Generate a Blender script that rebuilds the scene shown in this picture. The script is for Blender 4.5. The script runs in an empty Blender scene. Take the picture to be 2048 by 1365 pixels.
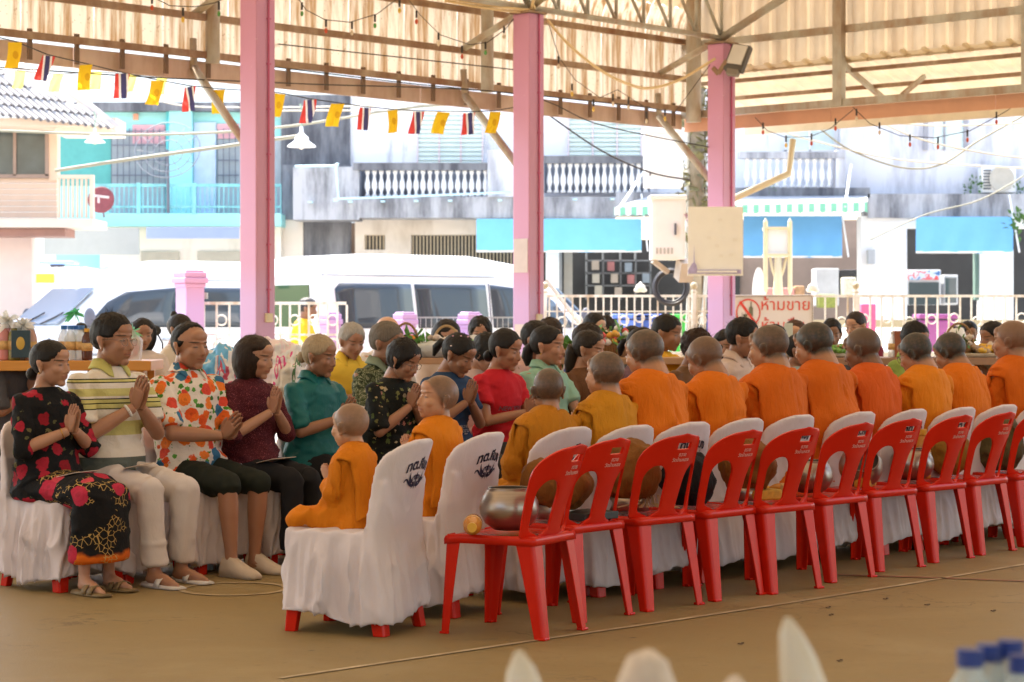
import bpy, math, random
import numpy as np
from mathutils import Vector, Matrix, Euler

random.seed(7)
RNG = np.random.default_rng(7)
C = bpy.context.scene.collection
SC = bpy.context.scene
FPX = 4400.0      # focal length in pixels of the 2048 px wide photograph
EYE = 1.40        # camera height

# ---------------------------------------------------------------- camera, sky, sun, exposure
cam_d = bpy.data.cameras.new('camera')
cam = bpy.data.objects.new('camera', cam_d)
C.objects.link(cam)
cam.location = (0, 0, EYE)
cam.rotation_euler = (math.radians(90), 0, 0)
cam_d.sensor_width = 36
cam_d.lens = FPX / 2048 * 36
cam_d.shift_y = -42.5 / 2048
cam_d.clip_start = .05
cam_d.clip_end = 600
cam_d.dof.use_dof = True
cam_d.dof.focus_distance = 11.3
cam_d.dof.aperture_fstop = 5.6
SC.camera = cam

SUN_EL, SUN_AZ = 58, -30         # azimuth: compass direction of the sun, clockwise from +Y
w = bpy.data.worlds.new('World')
SC.world = w
w.use_nodes = True
wn = w.node_tree
bg = wn.nodes['Background']
sky = wn.nodes.new('ShaderNodeTexSky')
sky.sky_type = 'NISHITA'
sky.sun_disc = False
sky.sun_elevation = math.radians(SUN_EL)
sky.sun_rotation = math.radians(SUN_AZ)
sky.air_density = 1.3
sky.dust_density = 3.5
wn.links.new(sky.outputs[0], bg.inputs[0])
bg.inputs[1].default_value = .15
sd = bpy.data.lights.new('sun', 'SUN')
sun = bpy.data.objects.new('sun', sd)
C.objects.link(sun)
sd.energy = 3.3
sd.angle = math.radians(.5)
sd.color = (1, .92, .78)
_az, _el = math.radians(SUN_AZ), math.radians(SUN_EL)
_dir = Vector((math.sin(_az) * math.cos(_el), math.cos(_az) * math.cos(_el), math.sin(_el)))
sun.rotation_euler = _dir.to_track_quat('Z', 'Y').to_euler()
SC.view_settings.view_transform = 'Standard'
SC.view_settings.look = 'None'
SC.view_settings.exposure = 2.35
SC.view_settings.gamma = 1
SC.view_settings.use_curve_mapping = False
try:
    SC.cycles.use_denoising = True
    SC.cycles.max_bounces = 8
    SC.cycles.diffuse_bounces = 6
    SC.cycles.transmission_bounces = 6
    SC.cycles.transparent_max_bounces = 12
    SC.cycles.sample_clamp_indirect = 6
    SC.cycles.caustics_reflective = False
    SC.cycles.caustics_refractive = False
except Exception:
    pass

# ---------------------------------------------------------------- helpers
def P(x, y, D):
    return np.array([(x - 1024) / FPX * D, D, EYE - (y - 640) / FPX * D])

def G(x, y, z=0.0):
    D = (EYE - z) * FPX / (y - 640)
    return np.array([(x - 1024) / FPX * D, D, z])

def unit(a):
    a = np.asarray(a, float)
    return a / (np.linalg.norm(a) + 1e-12)

def rotz(a):
    c, s = math.cos(a), math.sin(a)
    return np.array([[c, -s, 0], [s, c, 0], [0, 0, 1.]])

def rotx(a):
    c, s = math.cos(a), math.sin(a)
    return np.array([[1., 0, 0], [0, c, -s], [0, s, c]])

def roty(a):
    c, s = math.cos(a), math.sin(a)
    return np.array([[c, 0, s], [0, 1., 0], [-s, 0, c]])

def smooth01(x, a, b):
    t = np.clip((x - a) / (b - a), 0, 1)
    return t * t * (3 - 2 * t)

def vnoise(p, seed=0):
    """value noise on an (n,3) array, about -1..1"""
    p = np.asarray(p, float)
    i = np.floor(p).astype(np.int64)
    f = p - i
    f = f * f * (3 - 2 * f)
    out = np.zeros(len(p))
    for dx in (0, 1):
        for dy in (0, 1):
            for dz in (0, 1):
                h = (i[:, 0] + dx) * 374761393 + (i[:, 1] + dy) * 668265263 + (i[:, 2] + dz) * 2147483647 + seed * 1274126177
                h = (h ^ (h >> 13)) * 1274126177
                h = (h ^ (h >> 16)) & 0xffff
                wgt = (f[:, 0] if dx else 1 - f[:, 0]) * (f[:, 1] if dy else 1 - f[:, 1]) * (f[:, 2] if dz else 1 - f[:, 2])
                out += wgt * (h / 32767.5 - 1)
    return out

def fbm(p, seed=0, o=3):
    a, s, r = 1., 1., 0
    for k in range(o):
        r = r + a * vnoise(np.asarray(p) * s, seed + k * 17)
        a *= .5
        s *= 2.03
    return r

class MB:
    """collects shapes and links them as ONE mesh object"""
    def __init__(s):
        s.v, s.f, s.n = [], [], 0
    def add(s, v, f):
        v = np.asarray(v, float).reshape(-1, 3)
        s.v.append(v)
        n = s.n
        s.f.extend([tuple(int(k) + n for k in q) for q in f])
        s.n += len(v)
        return s
    def box(s, c, d, R=None):
        d = np.asarray(d, float) / 2
        v = np.array([[x, y, z] for x in (-1, 1) for y in (-1, 1) for z in (-1, 1)]) * d
        if R is not None:
            v = v @ np.asarray(R).T
        return s.add(v + np.asarray(c, float), [(0, 1, 3, 2), (4, 6, 7, 5), (0, 4, 5, 1), (2, 3, 7, 6), (0, 2, 6, 4), (1, 5, 7, 3)])
    def box2(s, a, b):
        a, b = np.asarray(a, float), np.asarray(b, float)
        return s.box((a + b) / 2, np.abs(b - a))
    def bar(s, p, q, w, h=None, up=(0, 0, 1)):
        p, q = np.asarray(p, float), np.asarray(q, float)
        h = h or w
        d = unit(q - p)
        x = np.cross(d, up)
        if np.linalg.norm(x) < 1e-4:
            x = np.cross(d, (0, 1, .01))
        x = unit(x)
        y = np.cross(x, d)
        o = [x * w / 2 * a + y * h / 2 * b for a, b in ((-1, -1), (1, -1), (1, 1), (-1, 1))]
        v = [p + k for k in o] + [q + k for k in o]
        return s.add(v, [(0, 3, 2, 1), (4, 5, 6, 7), (0, 1, 5, 4), (1, 2, 6, 5), (2, 3, 7, 6), (3, 0, 4, 7)])
    def loft(s, rings, caps=True, closed=True):
        k = len(rings[0])
        v = np.concatenate([np.asarray(r, float) for r in rings])
        f = []
        for i in range(len(rings) - 1):
            for j in range(k if closed else k - 1):
                a, b = i * k + j, i * k + (j + 1) % k
                f.append((a, b, b + k, a + k))
        if caps and closed:
            f.append(tuple(range(k - 1, -1, -1)))
            m = (len(rings) - 1) * k
            f.append(tuple(m + j for j in range(k)))
        return s.add(v, f)
    def tube(s, pts, rad, n=8, caps=True, flat=1.0, side=None):
        pts = [np.asarray(p, float) for p in pts]
        if np.isscalar(rad):
            rad = [rad] * len(pts)
        rings = []
        px = None
        for i, p in enumerate(pts):
            d = unit((pts[min(i + 1, len(pts) - 1)] - pts[max(i - 1, 0)]))
            if px is None:
                ref = np.array(side if side is not None else (0.13, .21, 1.) if abs(d[2]) < .9 else (1., .2, 0.))
                px = unit(ref - d * ref.dot(d))
            else:
                px = unit(px - d * px.dot(d))
            py = np.cross(d, px)
            a = np.linspace(0, 2 * math.pi, n, endpoint=False)
            rings.append(p + rad[i] * (np.outer(np.cos(a), px) * flat + np.outer(np.sin(a), py)))
        return s.loft(rings, caps)
    def ell(s, c, r, R=None, nu=14, nv=9):
        r = np.asarray(r if not np.isscalar(r) else (r, r, r), float)
        v = [(0, 0, -1.)]
        for i in range(1, nv):
            t = math.pi * i / nv
            for j in range(nu):
                a = 2 * math.pi * j / nu
                v.append((math.sin(t) * math.cos(a), math.sin(t) * math.sin(a), -math.cos(t)))
        v.append((0, 0, 1.))
        v = np.array(v) * r
        if R is not None:
            v = v @ np.asarray(R).T
        f = []
        for j in range(nu):
            f.append((0, 1 + (j + 1) % nu, 1 + j))
            for i in range(nv - 2):
                a, b = 1 + i * nu + j, 1 + i * nu + (j + 1) % nu
                f.append((a, b, b + nu, a + nu))
            m = 1 + (nv - 2) * nu
            f.append((m + j, m + (j + 1) % nu, len(v) - 1))
        return s.add(v + np.asarray(c, float), f)
    def grid(s, A, closed_u=False):
        A = np.asarray(A, float)
        m, n = A.shape[:2]
        f = []
        for i in range(m - 1):
            for j in range(n if closed_u else n - 1):
                a, b = i * n + j, i * n + (j + 1) % n
                f.append((a, b, b + n, a + n))
        return s.add(A.reshape(-1, 3), f)
    def lathe(s, prof, c=(0, 0, 0), n=20, R=None):
        c = np.asarray(c, float)
        a = np.linspace(0, 2 * math.pi, n, endpoint=False)
        rings = []
        for r, z in prof:
            q = np.stack([r * np.cos(a), r * np.sin(a), np.full(n, z)], 1)
            if R is not None:
                q = q @ np.asarray(R).T
            rings.append(q + c)
        return s.loft(rings, True)
    def prism(s, poly, p0, ex, ey, ez, t):
        """2-D polygon in the plane (ex,ey) at p0, extruded t along ez"""
        p0, ex, ey, ez = map(lambda q: np.asarray(q, float), (p0, ex, ey, ez))
        a = np.array([p0 + ex * u + ey * v for u, v in poly])
        n = len(poly)
        f = [tuple(range(n - 1, -1, -1)), tuple(range(n, 2 * n))]
        f += [(i, (i + 1) % n, (i + 1) % n + n, i + n) for i in range(n)]
        return s.add(np.concatenate([a, a + ez * t]), f)
    def xf(s, R=None, t=(0, 0, 0), fn=None):
        for i in range(len(s.v)):
            if fn is not None:
                s.v[i] = fn(s.v[i])
            if R is not None:
                s.v[i] = s.v[i] @ np.asarray(R).T
            s.v[i] = s.v[i] + np.asarray(t, float)
        return s
    def join(s, o):
        for v in o.v:
            s.v.append(v)
        s.f.extend([tuple(k + s.n for k in q) for q in o.f])
        s.n += o.n
        return s
    def mesh(s, name='m'):
        me = bpy.data.meshes.new(name)
        v = np.concatenate(s.v) if s.v else np.zeros((0, 3))
        me.from_pydata(v.tolist(), [], s.f)
        return me
    def build(s, name, mat, parent=None, smooth=False, bevel=0, **props):
        me = s.mesh(name)
        return link(me, name, mat, parent, smooth, bevel, **props)

def link(me, name, mat, parent=None, smooth=False, bevel=0, **props):
    o = bpy.data.objects.new(name, me)
    C.objects.link(o)
    if mat is not None and len(me.materials) == 0:
        for m in (mat if isinstance(mat, (list, tuple)) else [mat]):
            me.materials.append(m)
    if smooth:
        me.polygons.foreach_set('use_smooth', [True] * len(me.polygons))
    if bevel:
        b = o.modifiers.new('bevel', 'BEVEL')
        b.width = bevel
        b.segments = 2
        b.limit_method = 'ANGLE'
    if parent is not None:
        o.parent = parent
    for k, v in props.items():
        o[k] = v
    return o

def thing(name, label, cat, loc=(0, 0, 0), rz=0, group=None):
    o = bpy.data.objects.new(name, None)
    o.empty_display_size = .1
    C.objects.link(o)
    o.location = [float(k) for k in loc]
    o.rotation_euler = (0, 0, rz)
    o['label'] = label
    o['category'] = cat
    if group:
        o['group'] = group
    return o

def tag(o, label, cat, group=None):
    o['label'] = label
    o['category'] = cat
    if group:
        o['group'] = group
    return o

def dup(root, loc, rz=0, label=None, group=None, drop=()):
    r = root.copy()
    C.objects.link(r)
    r.location = [float(k) for k in loc]
    r.rotation_euler = (0, 0, rz)
    if label:
        r['label'] = label
    if group:
        r['group'] = group
    for ch in list(root.children):
        if ch.name.split('.')[0] in drop:
            continue
        c = ch.copy()
        C.objects.link(c)
        c.parent = r
        for g in ch.children:
            d = g.copy()
            C.objects.link(d)
            d.parent = c
    return r

TMP = bpy.data.scenes.new('tmp_build')

def voxel(mb, size, smooth=2, fac=.5, dec=None):
    """union of the shapes in mb as one skin"""
    me = mb.mesh('t')
    o = bpy.data.objects.new('t', me)
    TMP.collection.objects.link(o)
    r = o.modifiers.new('r', 'REMESH')
    r.mode = 'VOXEL'
    r.voxel_size = size
    if smooth:
        sm = o.modifiers.new('s', 'SMOOTH')
        sm.iterations = smooth
        sm.factor = fac
    if dec:
        d = o.modifiers.new('d', 'DECIMATE')
        d.ratio = dec
    vl = TMP.view_layers[0]
    vl.update()
    dg = vl.depsgraph
    out = bpy.data.meshes.new_from_object(o.evaluated_get(dg), depsgraph=dg)
    bpy.data.objects.remove(o)
    bpy.data.meshes.remove(me)
    return out

def verts(me):
    a = np.empty(len(me.vertices) * 3, np.float32)
    me.vertices.foreach_get('co', a)
    return a.reshape(-1, 3).astype(float)

def normals(me):
    a = np.empty(len(me.vertices) * 3, np.float32)
    me.vertices.foreach_get('normal', a)
    return a.reshape(-1, 3).astype(float)

def setverts(me, v):
    me.vertices.foreach_set('co', np.asarray(v, np.float32).ravel())
    me.update()

def mesh_join(meshes, name='m'):
    vs, fs, n = [], [], 0
    for me in meshes:
        v = verts(me)
        vs.append(v)
        fs.extend([tuple(k + n for k in p.vertices) for p in me.polygons])
        n += len(v)
    out = bpy.data.meshes.new(name)
    out.from_pydata(np.concatenate(vs).tolist(), [], fs)
    return out

def text_mesh(s, size, depth=.002, align='CENTER', bend=None, bold=0):
    cu = bpy.data.curves.new('t', 'FONT')
    cu.body = s
    cu.size = size
    cu.align_x = align
    cu.align_y = 'CENTER'
    cu.extrude = depth
    cu.offset = bold
    cu.resolution_u = 3
    o = bpy.data.objects.new('t', cu)
    TMP.collection.objects.link(o)
    TMP.view_layers[0].update()
    dg = TMP.view_layers[0].depsgraph
    me = bpy.data.meshes.new_from_object(o.evaluated_get(dg), depsgraph=dg)
    bpy.data.objects.remove(o)
    return me

# ---------------------------------------------------------------- materials
class NT:
    def __init__(s, name):
        s.m = bpy.data.materials.new(name)
        s.m.use_nodes = True
        s.t = s.m.node_tree
        s.b = s.t.nodes['Principled BSDF']
        s.out = s.t.nodes['Material Output']
        s._tc = None
    def n(s, typ, **kw):
        k = s.t.nodes.new('ShaderNode' + typ)
        for a, b in kw.items():
            setattr(k, a, b)
        return k
    def l(s, a, b):
        s.t.links.new(a, b)
    def tc(s, kind='Object'):
        if s._tc is None:
            s._tc = s.n('TexCoord')
        return s._tc.outputs[kind]
    def mp(s, vec, scale=(1, 1, 1), loc=(0, 0, 0), rot=(0, 0, 0)):
        k = s.n('Mapping')
        k.inputs['Scale'].default_value = scale
        k.inputs['Location'].default_value = loc
        k.inputs['Rotation'].default_value = rot
        s.l(vec, k.inputs[0])
        return k.outputs[0]
    def noise(s, vec, scale, detail=3, rough=.55, dist=0):
        k = s.n('TexNoise')
        k.inputs['Scale'].default_value = scale
        k.inputs['Detail'].default_value = detail
        k.inputs['Roughness'].default_value = rough
        k.inputs['Distortion'].default_value = dist
        s.l(vec, k.inputs['Vector'])
        return k.outputs['Fac']
    def ramp(s, fac, stops, interp='LINEAR'):
        k = s.n('ValToRGB')
        k.color_ramp.interpolation = interp
        e = k.color_ramp.elements
        while len(e) > 1:
            e.remove(e[-1])
        e[0].position = stops[0][0]
        e[0].color = col4(stops[0][1])
        for p, c in stops[1:]:
            q = e.new(p)
            q.color = col4(c)
        s.l(fac, k.inputs[0])
        return k.outputs[0]
    def mix(s, fac, a, b, mode='MIX'):
        k = s.n('Mix')
        k.data_type = 'RGBA'
        k.blend_type = mode
        for inp, val in ((k.inputs[0], fac), (k.inputs[6], a), (k.inputs[7], b)):
            if isinstance(val, (int, float)):
                inp.default_value = val
            elif isinstance(val, (tuple, list)):
                inp.default_value = col4(val)
            else:
                s.l(val, inp)
        return k.outputs[2]
    def math(s, op, a, b=0., c=0.):
        k = s.n('Math', operation=op)
        for i, val in enumerate((a, b, c)):
            if isinstance(val, (int, float)):
                k.inputs[i].default_value = val
            else:
                s.l(val, k.inputs[i])
        return k.outputs[0]
    def sep(s, vec):
        k = s.n('SeparateXYZ')
        s.l(vec, k.inputs[0])
        return k.outputs
    def bump(s, h, strength=.3, dist=.01):
        k = s.n('Bump')
        k.inputs['Strength'].default_value = strength
        k.inputs['Distance'].default_value = dist
        s.l(h, k.inputs['Height'])
        s.l(k.outputs[0], s.b.inputs['Normal'])
    def base(s, c):
        if isinstance(c, (tuple, list)):
            s.b.inputs['Base Color'].default_value = col4(c)
        else:
            s.l(c, s.b.inputs['Base Color'])
    def set(s, **kw):
        for k, v in kw.items():
            s.b.inputs[k.replace('_', ' ')].default_value = v
        return s

def col4(c):
    return (*c, 1.) if len(c) == 3 else tuple(c)

def mul(c, k):
    return tuple(min(1, x * k) for x in c)

_M = {}
def mat(name, col, rough=.6, var=.12, scale=6, bump=.0, bscale=60, metal=0, dirt=None, dirt_amt=.5, coat=0, trans=0, tint=None, bdist=.005, stretch=(1, 1, 1)):
    if name in _M:
        return _M[name]
    t = NT(name)
    v = t.mp(t.tc(), stretch)
    nz = t.noise(v, scale, 4)
    c = t.mix(nz, mul(col, 1 - var * 1.6), mul(col, 1 + var * 1.6))
    if dirt is not None:
        n2 = t.noise(t.mp(t.tc(), (1, 1, .35)), scale * .6, 5, .65)
        c = t.mix(t.ramp(n2, [(.5 - .12 * dirt_amt, (0, 0, 0)), (.75, (1, 1, 1))]), c, dirt)
    t.base(c)
    t.set(Roughness=rough, Metallic=metal)
    if coat:
        t.b.inputs['Coat Weight'].default_value = coat
        t.b.inputs['Coat Roughness'].default_value = .12
    if bump:
        t.bump(t.noise(v, bscale, 4), bump, bdist)
    if trans:
        tr = t.n('BsdfTranslucent')
        if isinstance(c, tuple):
            tr.inputs[0].default_value = col4(c)
        else:
            t.l(c, tr.inputs[0])
        ms = t.n('MixShader')
        ms.inputs[0].default_value = trans
        t.l(t.b.outputs[0], ms.inputs[1])
        t.l(tr.outputs[0], ms.inputs[2])
        t.l(ms.outputs[0], t.out.inputs[0])
    _M[name] = t.m
    return t.m

def stained(name, col, stain, scale=1.6, lo=.45, hi=.62, rough=.85, streak=.3):
    """painted render with mould: blotches and vertical streaks"""
    if name in _M:
        return _M[name]
    t = NT(name)
    a = t.noise(t.mp(t.tc(), (1, 1, streak)), scale, 8, .68)
    b = t.noise(t.mp(t.tc(), (1, 1, .12)), scale * 5, 5, .6)
    m = t.math('ADD', t.math('MULTIPLY', a, .65), t.math('MULTIPLY', b, .35))
    f = t.ramp(m, [(lo, (0, 0, 0)), (hi, (1, 1, 1))])
    fine = t.noise(t.tc(), 40, 3)
    c = t.mix(f, col, t.mix(fine, mul(stain, .7), mul(stain, 1.4)))
    t.base(c)
    t.set(Roughness=rough)
    t.bump(t.noise(t.tc(), 30, 4), .25, .01)
    _M[name] = t.m
    return t.m

def glass(name, col=(.02, .025, .03), rough=.06):
    if name in _M:
        return _M[name]
    t = NT(name)
    t.base(col)
    t.set(Roughness=rough, Metallic=0.)
    t.b.inputs['Specular IOR Level'].default_value = .45
    _M[name] = t.m
    return t.m

def clear(name, col=(.9, .95, .95), alpha=.35, rough=.08):
    if name in _M:
        return _M[name]
    t = NT(name)
    t.base(col)
    t.set(Roughness=rough, Alpha=alpha)
    _M[name] = t.m
    return t.m
# ================================================================ SETTING
U = np.array([.679, .734, 0.])
N = np.array([.734, -.679, 0.])
Z3 = np.array([0, 0, 1.])
S0 = np.array([-3.166, 22.8, 0.])
def H3(u, n, z):
    return S0 + U * u + N * n + Z3 * z
UEND = 8.04

def floor_mat():
    t = NT('worn painted concrete')
    v = t.tc()
    a = t.noise(v, .5, 6, .6)
    b = t.noise(v, 5, 6, .65)
    c = t.noise(t.mp(v, (1, 1, 1)), 60, 3)
    col = t.mix(a, (.225, .158, .060), (.33, .238, .098))
    col = t.mix(t.ramp(b, [(.42, (0, 0, 0)), (.62, (1, 1, 1))]), col, (.27, .20, .085))
    vo = t.n('TexVoronoi')
    vo.inputs['Scale'].default_value = 1.6
    t.l(t.mp(v, (1, 1, 1)), vo.inputs['Vector'])
    sp = t.ramp(vo.outputs['Distance'], [(.012, (1, 1, 1)), (.035, (0, 0, 0))])
    col = t.mix(sp, col, (.07, .045, .025))
    st = t.noise(v, 2.2, 7, .7, .6)
    du = t.noise(t.mp(v, (1, 1, 1), (3, 1, 0)), .9, 6, .62, .4)
    col = t.mix(t.ramp(du, [(.50, (0, 0, 0)), (.70, (.75, .75, .75))]), col, (.36, .275, .135))
    pt = t.noise(v, 17, 5, .75)
    col = t.mix(t.ramp(pt, [(.60, (0, 0, 0)), (.66, (.35, .35, .35))]), col, (.12, .075, .035))
    col = t.mix(t.ramp(st, [(.60, (0, 0, 0)), (.74, (.7, .7, .7))]), col, (.14, .095, .05))
    sc = t.noise(t.mp(v, (3, 14, 1), rot=(0, 0, .8)), 1.4, 5, .6)
    col = t.mix(t.ramp(sc, [(.62, (0, 0, 0)), (.70, (.5, .5, .5))]), col, (.36, .26, .15))
    t.base(col)
    t.set(Roughness=.55)
    t.b.inputs['Specular IOR Level'].default_value = .35
    cv = t.n('TexVoronoi'); cv.feature = 'DISTANCE_TO_EDGE'; cv.inputs['Scale'].default_value = .55
    wp = t.n('VectorMath'); wp.operation = 'ADD'
    nzc = t.n('TexNoise'); nzc.inputs['Scale'].default_value = 3; nzc.inputs['Detail'].default_value = 5
    t.l(v, nzc.inputs['Vector'])
    t.l(v, wp.inputs[0]); t.l(nzc.outputs['Color'], wp.inputs[1]); t.l(wp.outputs[0], cv.inputs['Vector'])
    ck = t.math('MULTIPLY', t.ramp(cv.outputs['Distance'], [(.002, (1, 1, 1)), (.007, (0, 0, 0))]), t.ramp(t.noise(v, .8, 3), [(.48, (0, 0, 0)), (.60, (.7, .7, .7))]))
    col = t.mix(ck, col, (.08, .05, .025))
    gr = t.noise(v, 240, 2, .7)
    col = t.mix(t.math('MULTIPLY', gr, .35), col, mul((.10, .07, .035), 1.0))
    t.base(col)
    t.bump(t.math('ADD', c, t.noise(v, 150, 3)), .35, .004)
    return t.m

M_floor = floor_mat()
f = MB()
q = [H3(-34, -1.2, 0), H3(UEND + 3, -1.2, 0), H3(UEND + 3, 29, 0), H3(-34, 29, 0)]
f.add(q, [(3, 2, 1, 0)])
f.build('hall_floor', M_floor, kind='structure')
M_ground = mat('pale concrete road', (.36, .345, .32), .9, .12, .4, .2, 20, dirt=(.16, .15, .13), dirt_amt=.4)
f = MB()
f.add([(-300, -200, -.05), (300, -200, -.05), (300, 400, -.05), (-300, 400, -.05)], [(0, 1, 2, 3)])
f.build('street_ground', M_ground, kind='structure')

def strip(pts, wid, z):
    m = MB()
    pts = [np.asarray(p, float) for p in pts]
    A = []
    for i, p in enumerate(pts):
        d = unit(pts[min(i + 1, len(pts) - 1)] - pts[max(0, i - 1)])
        s = np.array([-d[1], d[0], 0]) * wid / 2
        A.append([p + s + Z3 * z, p - s + Z3 * z])
    m.grid(np.array(A).reshape(-1, 2, 3))
    return m

M_line = mat('faded white floor paint', (.50, .40, .26), .7, .25, 9, dirt=(.26, .18, .09), dirt_amt=1.3)
M_lred = mat('faded red floor paint', (.30, .09, .05), .7, .25, 9, dirt=(.27, .18, .09), dirt_amt=1.2)
strip([G(560, 1358), G(830, 1318), G(1100, 1278), G(1330, 1245), G(1560, 1210), G(1800, 1172), G(2120, 1118)], .03, .004).build('floor_line', M_line, kind='structure')
strip([G(1640, 1150), G(1900, 1158), G(2200, 1170)], .04, .004).build('floor_line', M_lred, kind='structure')
cc = G(468, 1179)
strip([cc + .27 * np.array([math.cos(a), math.sin(a), 0]) for a in np.linspace(0, 2 * math.pi, 49)], .035, .004).build('floor_circle_line', M_line, kind='structure')
# scraps on the floor
for i, (x, y) in enumerate([(1655, 1217), (1853, 1212), (1677, 1324), (1660, 1232), (1985, 1224), (1480, 1290), (1770, 1200)]):
    s = MB()
    a = RNG.uniform(0, 6.28)
    s.box((0, 0, .004), (.02, .010, .004), rotz(a)).box((.012, .006, .006), (.012, .007, .005), rotz(a + 1))
    s.build('dry_leaf', mat('dry leaf', (.10, .06, .03)), label='dark scrap of leaf lying on the floor', category='leaf', group='leaf scraps on the hall floor').location = list(G(x, y) + Z3 * .001)

# ---------------------------------------------------------------- pavilion roof
M_clad = NT('weathered cladding sheet')
_v = M_clad.mp(M_clad.tc(), (1, 1, 1))
_a = M_clad.noise(_v, 1.3, 6, .6)
_s = M_clad.noise(M_clad.mp(_v, (5, 5, .35)), 2.0, 6, .65)
_c = M_clad.mix(_a, (.66, .58, .47), (.76, .68, .56))
_c = M_clad.mix(M_clad.ramp(_s, [(.46, (0, 0, 0)), (.62, (1, 1, 1))]), _c, (.34, .21, .10))
_sp = M_clad.noise(_v, 26, 3, .7)
_c = M_clad.mix(M_clad.ramp(_sp, [(.66, (0, 0, 0)), (.70, (1, 1, 1))]), _c, (.22, .13, .07))
M_clad.base(_c)
M_clad.set(Roughness=.6)
_tr = M_clad.n('BsdfTranslucent')
M_clad.l(_c, _tr.inputs[0])
_ms = M_clad.n('MixShader')
_ms.inputs[0].default_value = .19
M_clad.l(M_clad.b.outputs[0], _ms.inputs[1])
M_clad.l(_tr.outputs[0], _ms.inputs[2])
M_clad.l(_ms.outputs[0], M_clad.out.inputs[0])
M_clad = M_clad.m
M_gab = mat('stained gable sheet', (.60, .50, .36), .6, .12, 1.6, dirt=(.34, .20, .09), dirt_amt=1.0, trans=.26)
M_steel = mat('grey primed steel', (.44, .43, .37), .55, .2, 5, .15, 60, dirt=(.30, .16, .07), dirt_amt=.7)
M_rust = mat('rusty purlin', (.38, .29, .20), .8, .3, 6, .2, 50, dirt=(.20, .08, .03), dirt_amt=1.2)
M_tan = mat('tan fascia board', (.60, .47, .38), .7, .12, 3, .05, dirt=(.36, .22, .15), dirt_amt=.8)
M_peach = mat('peach fascia', (.62, .33, .20), .6, .1, 3)
M_metalroof = mat('roof sheet underside', (.62, .50, .34), .5, .12, 2, dirt=(.4, .26, .14), dirt_amt=.6, trans=.16)

hall = thing('market_hall', 'open steel roofed hall with pink columns sheltering the seated people', 'pavilion', S0)
def lo(p):
    return np.asarray(p, float) - S0
prof = [(-1.02 + 0, 4.12), (0 - 1.02, 5.0), (-.99, 5.22), (-.9, 5.42), (-.74, 5.6), (-.5, 5.75), (0, 5.97), (4, 7.7), (8, 9.2), (12, 10.3)]
prof = [(a + 1.02 - .02, z) for a, z in prof]
prof2 = prof[3:] + [(24 - a + 3.96, z) for a, z in reversed(prof[:-1])]
prof1 = prof[:4]
def sheet(u0, wd, path, ribs=3):
    """corrugated sheet with raised trapezoid ribs following the (n,z) path"""
    cross = []
    p = wd / ribs
    for k in range(ribs):
        b = k * p
        cross += [(b, 0), (b + p * .60, 0), (b + p * .68, .035), (b + p * .9, .035), (b + p * .98, 0)]
    cross.append((wd + .02, .004))
    A = []
    for i, (n, z) in enumerate(path):
        a = path[max(0, i - 1)]
        b = path[min(len(path) - 1, i + 1)]
        d = unit(np.array([b[0] - a[0], b[1] - a[1]]))
        nn = np.array([-d[1], d[0]])
        A.append([lo(H3(u0 + cu, n + nn[0] * h, z + nn[1] * h)) for cu, h in cross])
    return MB().grid(A)
k = 0
u = UEND - .85
first = None
while u > -30:
    if first is None:
        first = sheet(0, .84, prof1).build('cladding_sheet', M_clad, hall)
        first.location = list(U * u)
        rfirst = sheet(0, .84, prof2).build('roof_sheet', M_metalroof, hall)
        rfirst.location = list(U * u)
    else:
        for q_ in (first, rfirst):
            c = q_.copy(); C.objects.link(c); c.parent = hall; c.location = list(U * u)
    u -= .86
# purlins on the skirt, fascia boards, brackets
for z, mm, wd in ((4.13, M_rust, .07), (4.52, M_rust, .07), (5.0, M_rust, .07)):
    MB().bar(lo(H3(-30, .07, z)), lo(H3(UEND, .07, z)), .05, wd).build('purlin', mm, hall)
u = UEND - .1
i = 0
fas = None
while u > -12:
    L = 2.4
    MB().bar(lo(H3(u - L + .012, -.03, 3.975)), lo(H3(u, -.03, 3.975)), .02, .20).build('fascia_board', M_tan, hall)
    u -= L
u = UEND - .35
br = None
while u > -7:
    if br is None:
        br = MB().bar((0, 0, 3.9), (0, 0, 4.2), .045, .03, up=tuple(N)).build('bracket', mat('dark bracket steel', (.16, .10, .06), .7), hall)
        br.location = list(U * u + N * .04)
    else:
        c = br.copy(); C.objects.link(c); c.parent = hall; c.location = list(U * u + N * .04)
    u -= .55
# steel posts of the skirt
for px, D, y0 in ((413, 22.8, 4.05), (962, 25.5, 4.03), (1375, 28.45, 3.95)):
    b = P(px, 640, D)
    b[2] = 0
    MB().tube([lo(b + Z3 * y0 + N * .1), lo(b + Z3 * 5.6 + N * .1)], .075 if px < 1300 else .10, 12).build('skirt_post', M_steel, hall, True)
COLS = [(515, 22.0), (1057, 24.8), (1443, 27.5)]
M_pink1 = NT('pink painted concrete')
_v = M_pink1.tc()
_z = M_pink1.sep(_v)[2]
_n = M_pink1.noise(_v, 1.2, 5)
_zz = M_pink1.math('ADD', _z, M_pink1.math('MULTIPLY', _n, .10))
_c = M_pink1.ramp(M_pink1.math('MULTIPLY', _zz, .2), [(.0, (.50, .31, .56)), (.33, (.52, .32, .56)), (.40, (.56, .28, .43)), (1, (.56, .26, .40))])
_ch = M_pink1.noise(_v, 9, 6, .7)
_c = M_pink1.mix(M_pink1.ramp(_ch, [(.68, (0, 0, 0)), (.71, (.6, .6, .6))]), _c, (.72, .58, .62))
M_pink1.base(_c)
M_pink1.set(Roughness=.5)
M_pink1 = M_pink1.m
M_conduit = mat('painted pink conduit', (.50, .10, .22), .5)
M_pale = mat('pale painter patch', (.60, .52, .50), .8)
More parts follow.
